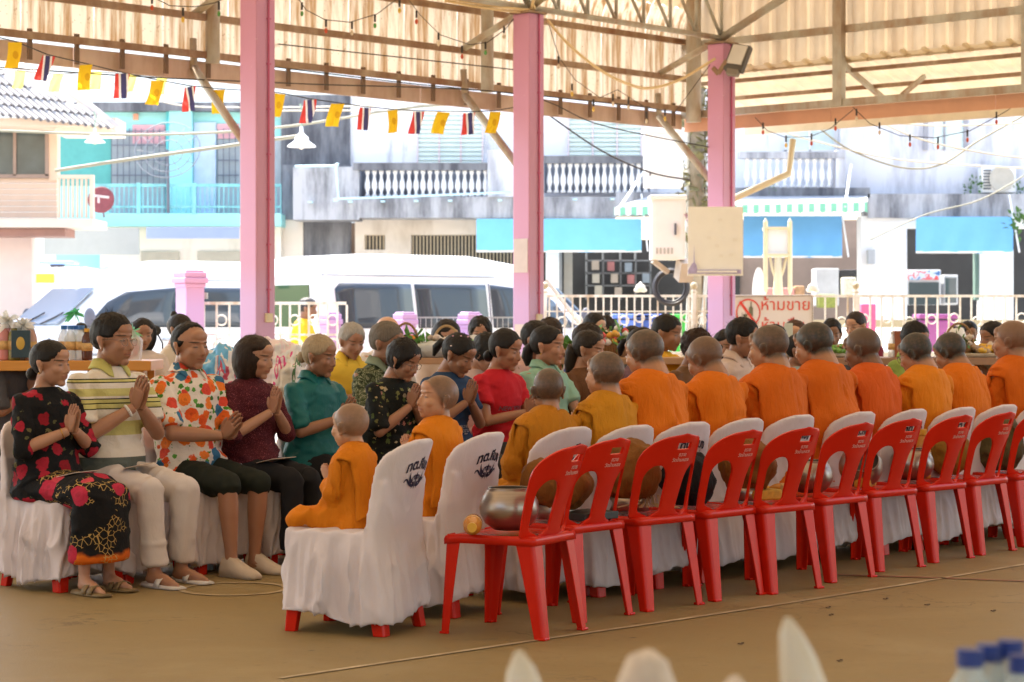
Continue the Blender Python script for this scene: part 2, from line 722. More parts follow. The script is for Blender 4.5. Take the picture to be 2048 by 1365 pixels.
labels = ['pink square column behind the woman in maroon, left of the others', 'pink square column behind the red shirt woman with a pale patch', 'pink square column with a floodlight at its top by the hall corner']
ca = math.atan2(U[1], U[0])
Rc = rotz(ca)
for i, (px, D) in enumerate(COLS):
    b = P(px, 640, D); b[2] = 0
    t = thing('hall_column', labels[i], 'column', b, 0, 'pink columns of the hall')
    ht = 4.84 + (.6 if i == 0 else 0)
    wdt = .25
    MB().box((0, 0, ht / 2 - .02), (wdt, wdt, ht + .04), Rc).build('shaft', M_pink1, t, bevel=.012)
    MB().box((0, 0, ht + .012), (wdt + .05, wdt + .05, .02), Rc).build('cap_plate', M_rust, t)
    # conduit on the right hand (N) face
    o = Rc @ np.array([0.03, -(wdt / 2 + .012), 0])
    MB().tube([o + Z3 * 1.45, o + Z3 * ht], .010, 8).build('conduit', M_conduit, t)
    cl = MB()
    for zc in np.arange(1.7, ht, .45):
        cl.box(o + Z3 * zc, (.045, .02, .015), Rc)
    cl.build('conduit_clip', M_conduit, t)
    if i < 2:
        MB().box(Rc @ np.array([.03, -(wdt / 2 + .014), 1.42]), (.09, .03, .09), Rc).build('socket_box', mat('old ivory plastic', (.62, .55, .42)), t, bevel=.006)
    if i == 1:
        MB().box(Rc @ np.array([-(wdt / 2 + .0035), 0, 2.12]), (.005, .21, .38), Rc).build('poster_remnant', M_pale, t)
        MB().box(Rc @ np.array([-(wdt / 2 + .004), .01, 1.25]), (.005, .16, .2), Rc).build('poster_remnant', M_pale, t)

# added walls, out of view behind the camera, to block light into the hall
M_wallb = mat('warm cream light block wall', (.50, .36, .24), .8, .06, 1)
f = MB()
f.bar(H3(-34, 27.5, .5), H3(UEND + 3, 27.5, .5), .2, 1.0)
tag(f.build('light_block_wall', M_wallb), 'long low cream wall added unseen behind the viewer to block light', 'wall')
f = MB()
f.bar(H3(-30, 1.5, 2.8), H3(-30, 27, 2.8), .2, 5.6)
tag(f.build('light_block_wall', M_wallb), 'cream end wall added unseen far behind the viewer at left to block light', 'wall')
# trusses along the column line
cols3 = [np.array([P(px, 640, D)[0], D, 0]) for px, D in COLS]
stepc = (cols3[2] - cols3[0]) / 2
line = [cols3[0] - stepc * k for k in range(3, 0, -1)] + cols3
def truss(a, b, z0=4.92, z1=5.62, nb=7):
    t = MB()
    a, b = np.array(a), np.array(b)
    t.tube([a + Z3 * z0, b + Z3 * z0], .035, 8)
    t.build('bottom_chord', M_steel, hall, True).location = list(-S0)
    t = MB().tube([a + Z3 * z1, b + Z3 * z1], .035, 8)
    t.build('top_chord', M_steel, hall, True).location = list(-S0)
    for i in range(nb):
        p = a + (b - a) * (i / nb)
        q = a + (b - a) * ((i + 1) / nb)
        MB().tube([p + Z3 * z1, q + Z3 * z0], .022, 7).build('truss_diagonal', M_steel, hall, True).location = list(-S0)
        MB().tube([q + Z3 * z0, q + Z3 * z1], .022, 7).build('truss_vertical', M_steel, hall, True).location = list(-S0)
for a, b in zip(line[:-1], line[1:]):
    truss(a, b)
# rafters inward, and eave braces outward
for c in line:
    p = c + Z3 * 4.92
    MB().tube([p, p + N * 10 + Z3 * 4.3], .05, 10).build('rafter_pipe', M_steel, hall, True).location = list(-S0)
    MB().tube([c + N * -1.0 + Z3 * 4.0, c - N * .12 + Z3 * 3.1], .045, 10).build('eave_brace', M_steel, hall, True).location = list(-S0)
    MB().tube([c + N * -1.0 + Z3 * 4.0, c + N * -1.02 + Z3 * 4.3], .04, 10).build('eave_brace', M_steel, hall, True).location = list(-S0)
    MB().tube([c + Z3 * 4.92, c - N * 1.0 + Z3 * 4.55], .04, 10).build('tie_pipe', M_steel, hall, True).location = list(-S0)

# gable side: posts, purlins, vertical cladding, outward awning
E0 = np.array([2.875, 28.05, 0.])
def E3(n, u, z):
    return E0 + N * n + U * u + Z3 * z
def gsheet(n0, wd, path, ribs=3):
    cross = []
    p = wd / ribs
    for k in range(ribs):
        b = k * p
        cross += [(b, 0), (b + p * .60, 0), (b + p * .68, .03), (b + p * .9, .03), (b + p * .98, 0)]
    cross.append((wd + .02, .004))
    A = []
    for (uu, z) in path:
        A.append([U * (uu + (h if abs(path[0][0] - path[-1][0]) < .01 else 0)) + N * (n0 + cn) + Z3 * (z + (0 if abs(path[0][0] - path[-1][0]) < .01 else h)) for cn, h in cross])
    return MB().grid(A)
g0 = None; a0 = None
for i in range(16):
    n0 = -.9 + i * .86
    if g0 is None:
        g0 = gsheet(0, .84, [(0, 4.56), (0, 4.95), (0, 6.0), (0, 11.2)]).build('gable_sheet', M_gab, hall)
        a0 = gsheet(0, .84, [(-.05, 4.62), (.6, 4.42), (1.5, 4.12)]).build('awning_sheet', mat('cream awning sheet', (.78, .68, .52), .5, .08, 2, dirt=(.6, .48, .34), dirt_amt=.6, trans=.10), hall)
        g, a = g0, a0
    else:
        g, a = g0.copy(), a0.copy()
        C.objects.link(g); C.objects.link(a)
    g.parent = hall; a.parent = hall
    g.location = list(E0 - S0 + N * n0 + U * .12)
    a.location = list(E0 - S0 + N * n0 + U * .05)
for z, u in ((4.97, .05), (5.7, .05)):
    MB().bar(E3(-1, u, z), E3(13, u, z), .05, .09).build('purlin', M_steel, hall).location = list(-S0)
MB().bar(E3(-.9, 0, 4.06), E3(13, 0, 4.06), .06, .09).build('bottom_chord', M_steel, hall).location = list(-S0)
for u, z in ((.25, 4.48), (.75, 4.32)):
    MB().bar(E3(-.9, u, z), E3(13, u, z), .05, .05).build('purlin', M_rust, hall).location = list(-S0)
for i in range(6):
    MB().bar(E3(-.9 + i * 2.3, .06, 3.93), E3(-.9 + (i + 1) * 2.3 - .012, .06, 3.93), .02, .17).build('fascia_board', M_peach, hall).location = list(-S0)
for n in (1.55, 4.15, 6.8, 9.5):
    MB().bar(E3(n, 0, 4.02), E3(n, 0, 8.0), .13, .10, up=tuple(U)).build('gable_post', M_steel, hall).location = list(-S0)
    MB().bar(E3(n, .05, 4.56), E3(n, 1.4, 4.02), .06, .06).build('awning_strut', M_steel, hall).location = list(-S0)
    MB().bar(E3(n + .9, .02, 4.1), E3(n + .9, .5, 4.36), .05, .05).build('awning_strut', M_steel, hall).location = list(-S0)
MB().bar(E3(-1, 1.5, 3.98), E3(13, 1.5, 3.98), .03, .16).build('gutter', mat('cream gutter', (.72, .66, .52), .5), hall).location = list(-S0)
MB().tube([E3(-.4, .2, 2.9), E3(.15, .9, 3.3), E3(.15, 1.0, 3.75)], .045, 8).build('eave_brace', mat('cream steel pipe', (.66, .60, .42), .5), hall, True).location = list(-S0)

# flood light
t = thing('floodlight', 'grey floodlight on the pink column at the hall corner', 'light', P(1476, 118, 27.2))
Rf = rotz(math.radians(-28)) @ rotx(math.radians(-22)) @ roty(math.radians(12))
MB().box((0, 0, 0), (.26, .09, .36), Rf).build('housing', mat('floodlight housing', (.09, .085, .08), .5), t, bevel=.01)
MB().box(Rf @ np.array([0, -.05, .03]), (.20, .02, .26), Rf).build('lens', mat('floodlight lens', (.62, .62, .60), .15, .05), t)
MB().bar((-.14, 0, -.02), (-.24, .05, -.18), .03, .05).bar((-.24, .05, -.18), (-.3, .1, -.1), .03, .05).build('bracket', M_rust, t)
MB().box(Rf @ np.array([.02, -.03, -.21]), (.15, .08, .07), Rf).build('driver_box', mat('driver box', (.2, .18, .15)), t)

def cable(pts, r, name, m, label, cat='cable', sub=10, group=None):
    """Catmull-Rom cable through the points"""
    pts = [np.asarray(p, float) for p in pts]
    q = [pts[0]] + pts + [pts[-1]]
    o = []
    for i in range(1, len(q) - 2):
        for k in range(sub):
            s = k / sub
            a, b, c, d = q[i - 1], q[i], q[i + 1], q[i + 2]
            o.append(.5 * ((2 * b) + (-a + c) * s + (2 * a - 5 * b + 4 * c - d) * s * s + (-a + 3 * b - 3 * c + d) * s ** 3))
    o.append(pts[-1])
    ob = MB().tube(o, r, 6).build(name, m, None, True)
    if group is None or label:
        tag(ob, label, cat, group)
    return ob
M_hose = mat('cream hose', (.72, .55, .30), .5)
cable([P(1094, 40, 24.9), P(1140, 92, 25.2), P(1200, 140, 25.6), P(1255, 168, 26.1), P(1300, 177, 26.5), P(1360, 160, 27), P(1430, 118, 27.3)], .018, 'hanging_hose', M_hose, 'cream hose hanging in a curve between two pink columns')
for k, (a, b) in enumerate([((880, -6, 24.2), (1062, 20, 24.7)), ((890, 2, 24.25), (1050, 24, 24.72))]):
    cable([P(*a), P((a[0] + b[0]) / 2, (a[1] + b[1]) / 2 + 3, 24.4), P(*b), P(1066, 6, 24.6), P(1072, -30, 24.6)], .016, 'hanging_hose', M_hose, ['upper cream hose running to the top of the middle column', 'lower cream hose running to the top of the middle column'][k])

# coloured bulb strings under the roof
M_wire = mat('black wire', (.03, .025, .02), .6)
bulbcols = {'r': (.55, .08, .03), 'g': (.08, .30, .06), 'w': (.7, .6, .45), 'y': (.75, .5, .08)}
def bulb_string(pts, bulbs, label):
    t = thing('bulb_string', label, 'string lights', P(*pts[0]), 0, 'strings of small coloured bulbs')
    o = P(*pts[0])
    q = [P(*p) - o for p in pts]
    s = MB().tube(q, .005, 4)
    s.build('wire', M_wire, t)
    for (x, y, D, c) in bulbs:
        p = P(x, y, D) - o
        b = MB()
        b.tube([p + Z3 * .10, p + Z3 * .02], .012, 6)
        b.build('bulb_socket', M_wire, t)
        MB().ell(p - Z3 * .02, (.018, .018, .03), nu=8, nv=6).build('bulb', mat('bulb ' + c, bulbcols[c], .15), t, True)
bulb_string([(595, -5, 23.2), (612, 20, 23.2), (650, 40, 23.3), (700, 45, 23.4), (755, 28, 23.6), (805, -10, 23.8)], [(604, 24, 23.2, 'g'), (652, 58, 23.3, 'r'), (704, 62, 23.4, 'w'), (750, 48, 23.6, 'g'), (799, 18, 23.8, 'y')], 'sagging bulb string right of the first pink column')
bulb_string([(810, -10, 23.8), (840, 30, 24), (880, 70, 24.2), (940, 90, 24.5), (975, 85, 24.6), (1010, 60, 24.7), (1030, 35, 24.8)], [(833, 40, 24, 'r'), (877, 84, 24.2, 'w'), (924, 110, 24.4, 'r'), (971, 102, 24.6, 'g'), (1008, 70, 24.7, 'w')], 'bulb string meeting the top of the middle pink column')
bulb_string([(300, -8, 22), (340, 12, 22), (390, 14, 22.1), (430, 6, 22.2), (460, -8, 22.2)], [(304, 12, 22, 'r'), (366, 36, 22, 'y'), (438, 24, 22.2, 'g')], 'bulb string at the upper left over the flags')
bulb_string([(1510, 235, 27), (1535, 262, 27), (1570, 275, 26.8), (1620, 274, 26.6), (1660, 258, 26.3), (1706, 220, 26)], [(1526, 262, 27, 'r'), (1572, 288, 26.8, 'y'), (1623, 284, 26.6, 'r'), (1671, 254, 26.2, 'r'), (1713, 235, 26, 'w')], 'bulb string below the peach fascia nearest the corner column')
bulb_string([(1706, 215, 26), (1740, 248, 26), (1800, 272, 26), (1870, 276, 26), (1940, 262, 26), (2000, 230, 26), (2050, 200, 26)], [(1759, 262, 26, 'w'), (1820, 286, 26, 'r'), (1876, 291, 26, 'r'), (1935, 277, 26, 'r'), (1993, 241, 26, 'r')], 'long bulb string below the peach fascia at the upper right')
bulb_string([(1095, 40, 25), (1110, 90, 25.2), (1120, 118, 25.4), (1150, 160, 25.6), (1200, 196, 26), (1235, 180, 26.3), (1290, 215, 26.5), (1350, 225, 27), (1420, 130, 27.3)], [(1117, 130, 25.4, 'w'), (1144, 185, 25.6, 'y'), (1187, 216, 25.9, 'y'), (1226, 205, 26.1, 'w'), (1257, 212, 26.2, 'w'), (1330, 235, 26.8, 'y'), (1293, 240, 26.6, 'w')], 'bulb string between the middle and the corner columns')

# bunting
M_flagy = NT('yellow flag with small emblem')
_v = M_flagy.tc()
_x, _y, _z = M_flagy.sep(_v)
_d = M_flagy.math('ADD', M_flagy.math('POWER', M_flagy.math('MULTIPLY', _x, 38.), 2.), M_flagy.math('POWER', M_flagy.math('MULTIPLY', M_flagy.math('ADD', _z, .115), 26.), 2.))
_c = M_flagy.mix(M_flagy.ramp(_d, [(.30, (.5, .5, .5)), (.85, (.5, .5, .5)), (1.0, (0, 0, 0))]), (.78, .50, .02), (.45, .17, .01))
M_flagy.base(_c); M_flagy.set(Roughness=.8)
def make_thin(t, c, k=.5):
    tr = t.n('BsdfTranslucent'); t.l(c, tr.inputs[0])
    ms = t.n('MixShader'); ms.inputs[0].default_value = k
    t.l(t.b.outputs[0], ms.inputs[1]); t.l(tr.outputs[0], ms.inputs[2]); t.l(ms.outputs[0], t.out.inputs[0])
make_thin(M_flagy, _c); M_flagy = M_flagy.m
M_flagt = NT('striped flag')
_x = M_flagt.sep(M_flagt.tc())[0]
_c = (M_flagt.ramp(M_flagt.math('ADD', M_flagt.math('MULTIPLY', _x, 8.), .5), [(0, (.62, .06, .05)), (.16, (.8, .75, .72)), (.31, (.06, .055, .14)), (.69, (.8, .75, .72)), (.84, (.62, .06, .05))], 'CONSTANT'))
M_flagt.base(_c); M_flagt.set(Roughness=.8); make_thin(M_flagt, _c); M_flagt = M_flagt.m
def flag_mesh(seed):
    A = []
    for i in range(9):
        v = i / 8
        A.append([(-.0625 + .125 * j / 6 - .045 * v + .01 * math.sin(seed + 3 * v), .018 * math.sin(j * 1.5 + seed + v * 3) * v + .04 * v, -.235 * v) for j in range(7)])
    return MB().grid(A)
fl = [(30, 85, 'y'), (96, 112, 't'), (173, 130, 'y'), (247, 148, 't'), (314, 162, 'y'), (379, 174, 't'), (440, 180, 'y'), (560, 188, 'y'), (619, 200, 't'), (675, 208, 'y'), (733, 216, 't'), (785, 221, 'y'), (836, 224, 't'), (888, 225, 'y'), (940, 226, 't'), (990, 224, 'y')]
bd = lambda x: 20.6 + (x / 1000) * 4.2
root = P(30, 84, bd(30))
bunt = thing('bunting', 'long string of yellow and red white blue striped flags hanging under the eave', 'bunting', root)
MB().tube([P(-60, 62, 20.3) - root] + [P(x, y - 2, bd(x)) - root for x, y, _ in fl] + [P(1030, 215, 25) - root], .006, 5).build('string', M_wire, bunt)
for i, (x, y, k) in enumerate(fl):
    o = flag_mesh(i * 1.7).build('flag', M_flagy if k == 'y' else M_flagt, bunt, True)
    o.location = list(P(x, y, bd(x)) - root)
    s_ = 1 if k == 't' else 1.0
    o.scale = (1.05 + .1 * math.sin(i * 5), 1, 1.02)
    o.rotation_euler = (0, math.radians(6 * math.sin(i * 2.1)), math.radians(20 * math.sin(i)))
root = P(30, 142, 24)
bunt2 = thing('bunting', 'far string of small greenish yellow flags behind the first bunting', 'bunting', root)
f2 = [(40, 143), (115, 150), (195, 145), (262, 150), (325, 155)]
MB().tube([P(-60, 135, 24) - root] + [P(x, y - 1, 24) - root for x, y in f2] + [P(480, 165, 24.5) - root], .006, 5).build('string', M_wire, bunt2)
for i, (x, y) in enumerate(f2):
    o = flag_mesh(i * 2.3).build('flag', mat('greenish yellow flag cloth', (.75, .68, .16), .8, trans=.4), bunt2, True)  # small flags of greenish yellow cloth
    o.location = list(P(x, y, 24) - root)
    o.scale = (.95, 1, .78)

# loose wires under the roof and across the street
WL = ['upper thin black wire running along the cladding under the roof', 'lower thin black wire running along the cladding over the brackets', 'black wire following the fascia above the flags and dropping to the corner',
      'pale wire crossing in front of the turquoise house roof line', 'upper pale cable right of the first column under the flags', 'lower pale cable right of the first column under the flags',
      'thick olive cable bundle rising past the cream balcony to the pendant lamp', 'pale cable falling from the corner column to the right edge', 'olive cable sagging low in front of the stained right wall',
      'pale cable crossing under the long bulb string at the right', 'olive cable rising in front of the far right blue awning', 'thin wire level with the top of the right upper windows', 'black wire hanging between the middle column and the creeper pole', 'thin wire over the cream house roof ending at the turquoise parapet']
for i, pts in enumerate([
        [(0, 20, 22), (250, 52, 22.6), (480, 80, 23.3), (800, 115, 24.4), (1030, 140, 25.2)],
        [(0, 60, 22), (400, 115, 23), (800, 165, 24.4), (1060, 190, 25.2), (1300, 215, 27)],
        [(0, 135, 21), (300, 155, 22), (600, 168, 23.5), (1030, 188, 25), (1200, 250, 26), (1420, 295, 27.5)],
        [(0, 262, 33), (300, 270, 33), (560, 255, 33), (830, 215, 33), (1040, 205, 33)],
        [(560, 215, 33), (700, 213, 33), (860, 210, 33), (1030, 213, 33)],
        [(560, 222, 33), (760, 222, 33), (1020, 230, 33)],
        [(110, 342, 31), (240, 322, 31), (400, 300, 31), (600, 272, 31)],
        [(1470, 222, 31), (1570, 265, 31), (1640, 285, 31), (1800, 320, 31), (2060, 338, 31)],
        [(1640, 258, 31), (1700, 300, 31), (1800, 335, 31), (1880, 330, 31), (1960, 280, 31), (2060, 225, 31)],
        [(1700, 215, 30), (1830, 275, 30), (1960, 305, 30), (2060, 318, 30)],
        [(1740, 480, 36), (1850, 430, 36), (1960, 400, 36), (2060, 345, 36)],
        [(1740, 243, 30), (1880, 252, 30), (2060, 246, 30)],
        [(1090, 225, 29), (1200, 300, 29), (1300, 345, 29), (1380, 360, 29)],
        [(140, 130, 34), (330, 205, 34), (480, 215, 34)]]):
    thick = {3: .02, 6: .026, 8: .014, 7: .012}.get(i, .007 if i < 3 else .012)
    cable([P(*p) for p in pts], thick, 'overhead_wire', M_wire if i < 3 or i == 12 else mat('olive grey cable', (.28, .27, .20)) if i in (3, 6, 8, 10) else mat('pale cable', (.6, .57, .48)), WL[i], 'wire', 8)

def pendant(x, y, D, sc, label):
    t = thing('pendant_lamp', label, 'lamp', P(x, y, D), 0, 'white pendant lamps')
    MB().lathe([(.001, .10), (.02, .1), (.028, .02), (.05, -.01), (.095, -.05), (.105, -.1), (.20, -.17), (.205, -.185), (.19, -.18), (.09, -.11), (.01, -.04)]).build('lamp_shade', mat('white enamel shade', (.85, .85, .83), .3, .02), t, True)
    MB().tube([(0, 0, .08), (0, 0, .2), (.02, 0, .3), (-.02, 0, .42)], .014, 6).build('hook', mat('green collar', (.3, .42, .33)), t)
    MB().ell((0, 0, -.15), (.05, .05, .07), nu=10, nv=8).build('bulb', mat('frosted bulb', (.8, .75, .6), .3), t, True)
    t.scale = (sc,) * 3
pendant(603, 268, 31, 1.0, 'white bell shaped lamp hanging right of the first pink column')
pendant(190, 267, 31, .72, 'small white lamp hanging near the tiled roof house')
# ================================================================ STREET
FD = 43.0
def fbox(mb, x0, y0, x1, y1, D, t, o=None):
    a, b = P(x0, y1, D), P(x1, y0, D)
    a = a + np.array([0, 0, 0]); b = b + np.array([0, t, 0])
    if o is not None:
        a, b = a - o, b - o
    return mb.box2(a, b)
def part(name, par, m, rects, D, t, smooth=False, bevel=0, **kw):
    o = np.array(par.location) if par is not None else np.zeros(3)
    for r in rects:
        ob = fbox(MB(), *r, D, t, o).build(name, m, par, smooth, bevel, **kw)
    return ob
def building(name, label, px, D, cat='building'):
    b = P(px, 640, D); b[2] = -.05
    return thing(name, label, cat, b)
M_white = mat('white render', (.84, .83, .81), .8, .05, 2)
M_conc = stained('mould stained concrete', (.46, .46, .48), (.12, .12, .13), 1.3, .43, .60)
M_concd = stained('dark mould and shade concrete', (.27, .275, .29), (.07, .07, .08), 1.2, .38, .6)
M_wst = stained('white render with black streaks', (.82, .82, .84), (.18, .18, .19), .9, .55, .67)
M_wst2 = stained('grey stained render', (.66, .66, .70), (.20, .20, .22), .9, .44, .66)
M_cream = mat('cream shop wall', (.76, .69, .60), .8, .06, 2, dirt=(.5, .42, .33), dirt_amt=.4)
M_turq = stained('turquoise paint', (.34, .72, .72), (.12, .36, .37), 1.5, .60, .78)
M_turq2 = mat('turquoise rail paint', (.24, .62, .64), .6, .15, 4, dirt=(.1, .25, .27), dirt_amt=.8)
M_louv = mat('pale green louvre glass', (.66, .78, .76), .3, .05)
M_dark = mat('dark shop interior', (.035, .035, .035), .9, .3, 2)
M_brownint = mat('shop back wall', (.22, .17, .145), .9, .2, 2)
M_blue = mat('sky blue tarpaulin', (.22, .58, .82), .6, .06, 3, .2, 12, trans=.25, bdist=.03)
M_blue2 = mat('blue tarpaulin', (.17, .44, .76), .6, .06, 3, .2, 12, trans=.2, bdist=.03)
M_iron = mat('cream folding grille', (.45, .38, .26), .6, .2, 8)
M_blackiron = mat('dark window grille', (.13, .13, .16), .6)

# --- far white block behind
B = building('far_apartment_block', 'pale block seen behind the turquoise house roof', 300, 52)
part('wall', B, M_white, [(-200, 40, 1200, 640)], 52, 1)
# --- turquoise shop house
B = building('turquoise_shophouse', 'turquoise two storey shophouse with barred balcony left of the grey building', 340, FD)
part('wall', B, M_turq, [(112, 222, 562, 640)], FD, .4)
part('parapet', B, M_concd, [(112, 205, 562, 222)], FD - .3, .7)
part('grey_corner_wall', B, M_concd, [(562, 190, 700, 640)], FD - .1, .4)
part('pilaster', B, mat('deep turquoise', (.10, .50, .52)), [(332, 215, 338, 430)], FD - .15, .3)
part('pilaster', B, M_turq, [(338, 215, 384, 430)], FD - .25, .3)
part('door', B, mat('pale blue door', (.50, .60, .74), .6), [(388, 245, 432, 430)], FD - .06, .1)
part('transom_panel', B, mat('pink panel', (.70, .38, .42)), [(265, 250, 330, 288)], FD - .05, .1)
part('transom_panel', B, mat('pink panel', (.70, .38, .42)), [(434, 248, 478, 278)], FD - .05, .1)
part('dark_wall_panel', B, mat('green curtain panel', (.10, .36, .33), .8), [(118, 265, 222, 372)], FD - .05, .1)
part('window_shade', B, mat('grey window', (.34, .38, .40)), [(222, 262, 330, 430)], FD - .04, .08)
part('window_shade', B, mat('grey window', (.34, .38, .40)), [(434, 280, 562, 430)], FD - .04, .08)
for x0, x1 in ((222, 330), (434, 478)):
    for x in np.arange(x0, x1 + 1, 12):
        part('grille_bar', B, M_blackiron, [(x, 258, x + 1.6, 372)], FD - .12, .02)
    for y in (262, 290, 320, 350):
        part('grille_bar', B, M_blackiron, [(x0, y, x1, y + 2)], FD - .13, .02)
part('balcony_slab', B, M_turq, [(185, 427, 562, 452)], FD - 1.0, 1.1)
part('hand_rail', B, M_turq2, [(188, 368, 562, 374)], FD - 1.0, .06)
part('hand_rail', B, M_turq2, [(188, 412, 562, 416)], FD - 1.0, .06)
for x in np.arange(190, 562, 9.5):
    part('baluster', B, M_turq2, [(x, 374, x + 2, 426)], FD - .98, .03)
for x in (273, 384, 480):
    part('rail_post', B, M_turq2, [(x, 366, x + 8, 428)], FD - 1.02, .1)
part('roundel', B, mat('orange roundel', (.75, .35, .22)), [(266, 228, 276, 240)], FD - .06, .06)
part('lower_wall', B, M_cream, [(200, 452, 562, 640)], FD - .5, .3)
part('awning', B, mat('grey tarpaulin', (.42, .44, .42), .7, .05, trans=.2), [(88, 456, 278, 510)], FD - 1.6, .05)
part('awning', B, mat('lavender tarpaulin', (.34, .42, .72), .7, .05, trans=.2), [(293, 455, 478, 477)], FD - 1.6, .05)
part('shutter', B, mat('beige shutter', (.42, .38, .30)), [(282, 503, 358, 560), (395, 503, 480, 560)], FD - .56, .05)
t = thing('satellite_dish', 'large mesh satellite dish in front of the turquoise house', 'satellite dish', P(335, 300, 41.8))
Rd = rotx(math.radians(62))
mb = MB()
for r_, z_ in ((.62, 0), (.45, -.06), (.28, -.1)):
    mb.tube([Rd @ np.array([r_ * math.cos(k), r_ * math.sin(k), z_]) for k in np.linspace(0, 2 * math.pi, 25)], .010, 5, caps=False)
for k in np.linspace(0, math.pi * 2, 13)[:-1]:
    mb.tube([Rd @ np.array([q * math.cos(k), q * math.sin(k), -.13 + .13 * (q / .62) ** 2]) for q in (.02, .2, .4, .62)], .007, 5)
mb.build('dish', mat('dish wire', (.25, .26, .28)), t, True)
MB().tube([(0, 0, 0), (0, .1, -1.2)], .03, 6).build('mast', M_blackiron, t)
t = thing('red_satellite_dish', 'small dark red satellite dish beside the cream balcony', 'satellite dish', P(202, 400, 40))
MB().lathe([(.001, -.012), (.23, -.012), (.245, 0), (.23, .012), (.001, .012)], n=28, R=rotx(math.radians(84))).build('dish', mat('faded dark red disc', (.20, .05, .06), .7, .3, 9), t)
MB().box((0, -.02, .06), (.30, .01, .045), roty(.12)).box((-.04, -.02, .0), (.04, .01, .12)).build('white_print', mat('faded white print', (.6, .5, .5)), t)
MB().tube([(0, .02, 0), (0, .3, -.3)], .02, 6).build('mast', M_blackiron, t)
# --- grey concrete shop house
B = building('grey_shophouse', 'mouldy grey concrete shophouse with white baluster balconies behind the vans', 900, FD)
part('wall', B, M_wst, [(690, 100, 1400, 396)], FD, .4)
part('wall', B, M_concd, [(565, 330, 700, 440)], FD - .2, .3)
part('balcony_band', B, M_conc, [(586, 334, 718, 440)], FD - 1.1, 1.0)
part('balcony_band', B, M_conc, [(718, 394, 1232, 436)], FD - 1.1, 1.0)
part('balcony_band', B, M_conc, [(1232, 385, 1400, 430)], FD - 1.1, 1.0)
part('top_rail', B, M_concd, [(706, 326, 982, 341)], FD - 1.12, .25)
part('top_rail', B, M_concd, [(1086, 312, 1300, 327)], FD - 1.12, .25)
part('pier', B, M_wst2, [(975, 300, 1088, 394)], FD - 1.15, .4)
M_bal = mat('white baluster', (.80, .80, .80), .7, .05, dirt=(.3, .3, .3), dirt_amt=.5)
def baluster_mesh(h, r):
    return [(r * .9, 0), (r * .9, h * .05), (r * .45, h * .12), (r * .55, h * .2), (r, h * .34), (r * .95, h * .5), (r * .5, h * .68), (r * .45, h * .8), (r * .85, h * .88), (r * .9, h)]
bal0 = None
for x0, x1, yt, yb, nb in ((728, 978, 340, 394, 18), (1092, 1298, 326, 386, 15), (1486, 1672, 315, 376, 13)):
    par = B
    for i in range(nb):
        x = x0 + (x1 - x0) * (i + .5) / nb
        a, b = P(x, yb, FD - 1.0), P(x, yt, FD - 1.0)
        if x0 > 1400:
            continue
        mb = MB().lathe(baluster_mesh(b[2] - a[2], .055), n=8)
        if bal0 is None:
            bal0 = mb.build('baluster', M_bal, par, True)
            c = bal0; hz = b[2] - a[2]
        else:
            c = bal0.copy(); C.objects.link(c); c.parent = par; c.scale = (1, 1, (b[2] - a[2]) / hz)
        c.location = list(a - np.array(par.location))
part('balcony_shade_panel', B, M_concd, [(718, 341, 980, 396), (1086, 327, 1300, 386)], FD - .35, .1)  # dark panels standing in for the balcony shade behind the balusters
for x0, x1, y0, y1 in ((835, 965, 222, 325), (1137, 1283, 230, 312)):
    part('window_back', B, M_louv, [(x0, y0, x1, y1)], FD - .03, .05)
    nn = 3
    for i in range(nn + 1):
        x = x0 + (x1 - x0) * i / nn
        part('window_frame', B, mat('pink window frame', (.72, .60, .60)), [(x - 1.5, y0, x + 1.5, y1)], FD - .12, .08)
    for y in np.arange(y0 + 3, y1, 9):
        part('louvre_slat', B, M_louv, [(x0, y, x1, y + 5.5)], FD - .08, .02)
cable([P(590, 333, FD - 1.3), P(671, 332, FD - 1.3), P(672, 333, FD - 1.3), P(677, 397, FD - 1.3), P(679, 398, FD - 1.3), P(850, 392, FD - 1.3), P(1022, 385, FD - 1.3)], .022, 'drain_pipe', mat('pale blue pipe', (.55, .78, .84), .4), 'thin pale blue pipe fixed along the grey balcony wall', 'pipe', 4)
for x in (620, 700, 765, 832, 900, 1000, 1150, 1225):
    part('spout', B, mat('pale blue pipe', (.55, .78, .84), .4), [(x - 4, 403 - (x - 600) * .01, x + 4, 406 - (x - 600) * .01)], FD - 1.35, .3)
# ground floor
part('lower_wall', B, M_cream, [(545, 440, 606, 640), (710, 440, 728, 640), (770, 440, 822, 640), (728, 440, 770, 470), (822, 440, 960, 470), (728, 500, 770, 640)], FD - .17, .3)
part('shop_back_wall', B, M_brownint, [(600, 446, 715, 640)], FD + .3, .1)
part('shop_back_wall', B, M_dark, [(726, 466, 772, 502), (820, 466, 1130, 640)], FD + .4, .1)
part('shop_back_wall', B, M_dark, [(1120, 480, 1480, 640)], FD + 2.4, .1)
for x0, x1 in ((728, 770), (822, 1026)):
    for x in np.arange(x0 + 3, x1, 7):
        part('grille_bar', B, M_iron, [(x, 470, x + 2.4, 505 if x1 < 800 else 560)], FD - .05, .03)
part('pier', B, M_white, [(1092, 436, 1118, 640)], FD - 1.0, .4)
part('pier', B, mat('grey pier', (.30, .30, .30)), [(1118, 500, 1124, 640)], FD - .8, .4)
part('pier', B, mat('beige door leaf', (.40, .36, .30)), [(1128, 503, 1145, 640)], FD - .5, .1)
M_shelf = mat('shop shelf', (.16, .17, .18))
for x in (1172, 1205, 1240, 1270, 1300):
    part('shelf_upright', B, M_shelf, [(x, 505, x + 3, 600)], FD + 1.8, .3)
for y in (520, 545, 570):
    part('shelf_board', B, M_shelf, [(1172, y, 1303, y + 3)], FD + 1.8, .3)
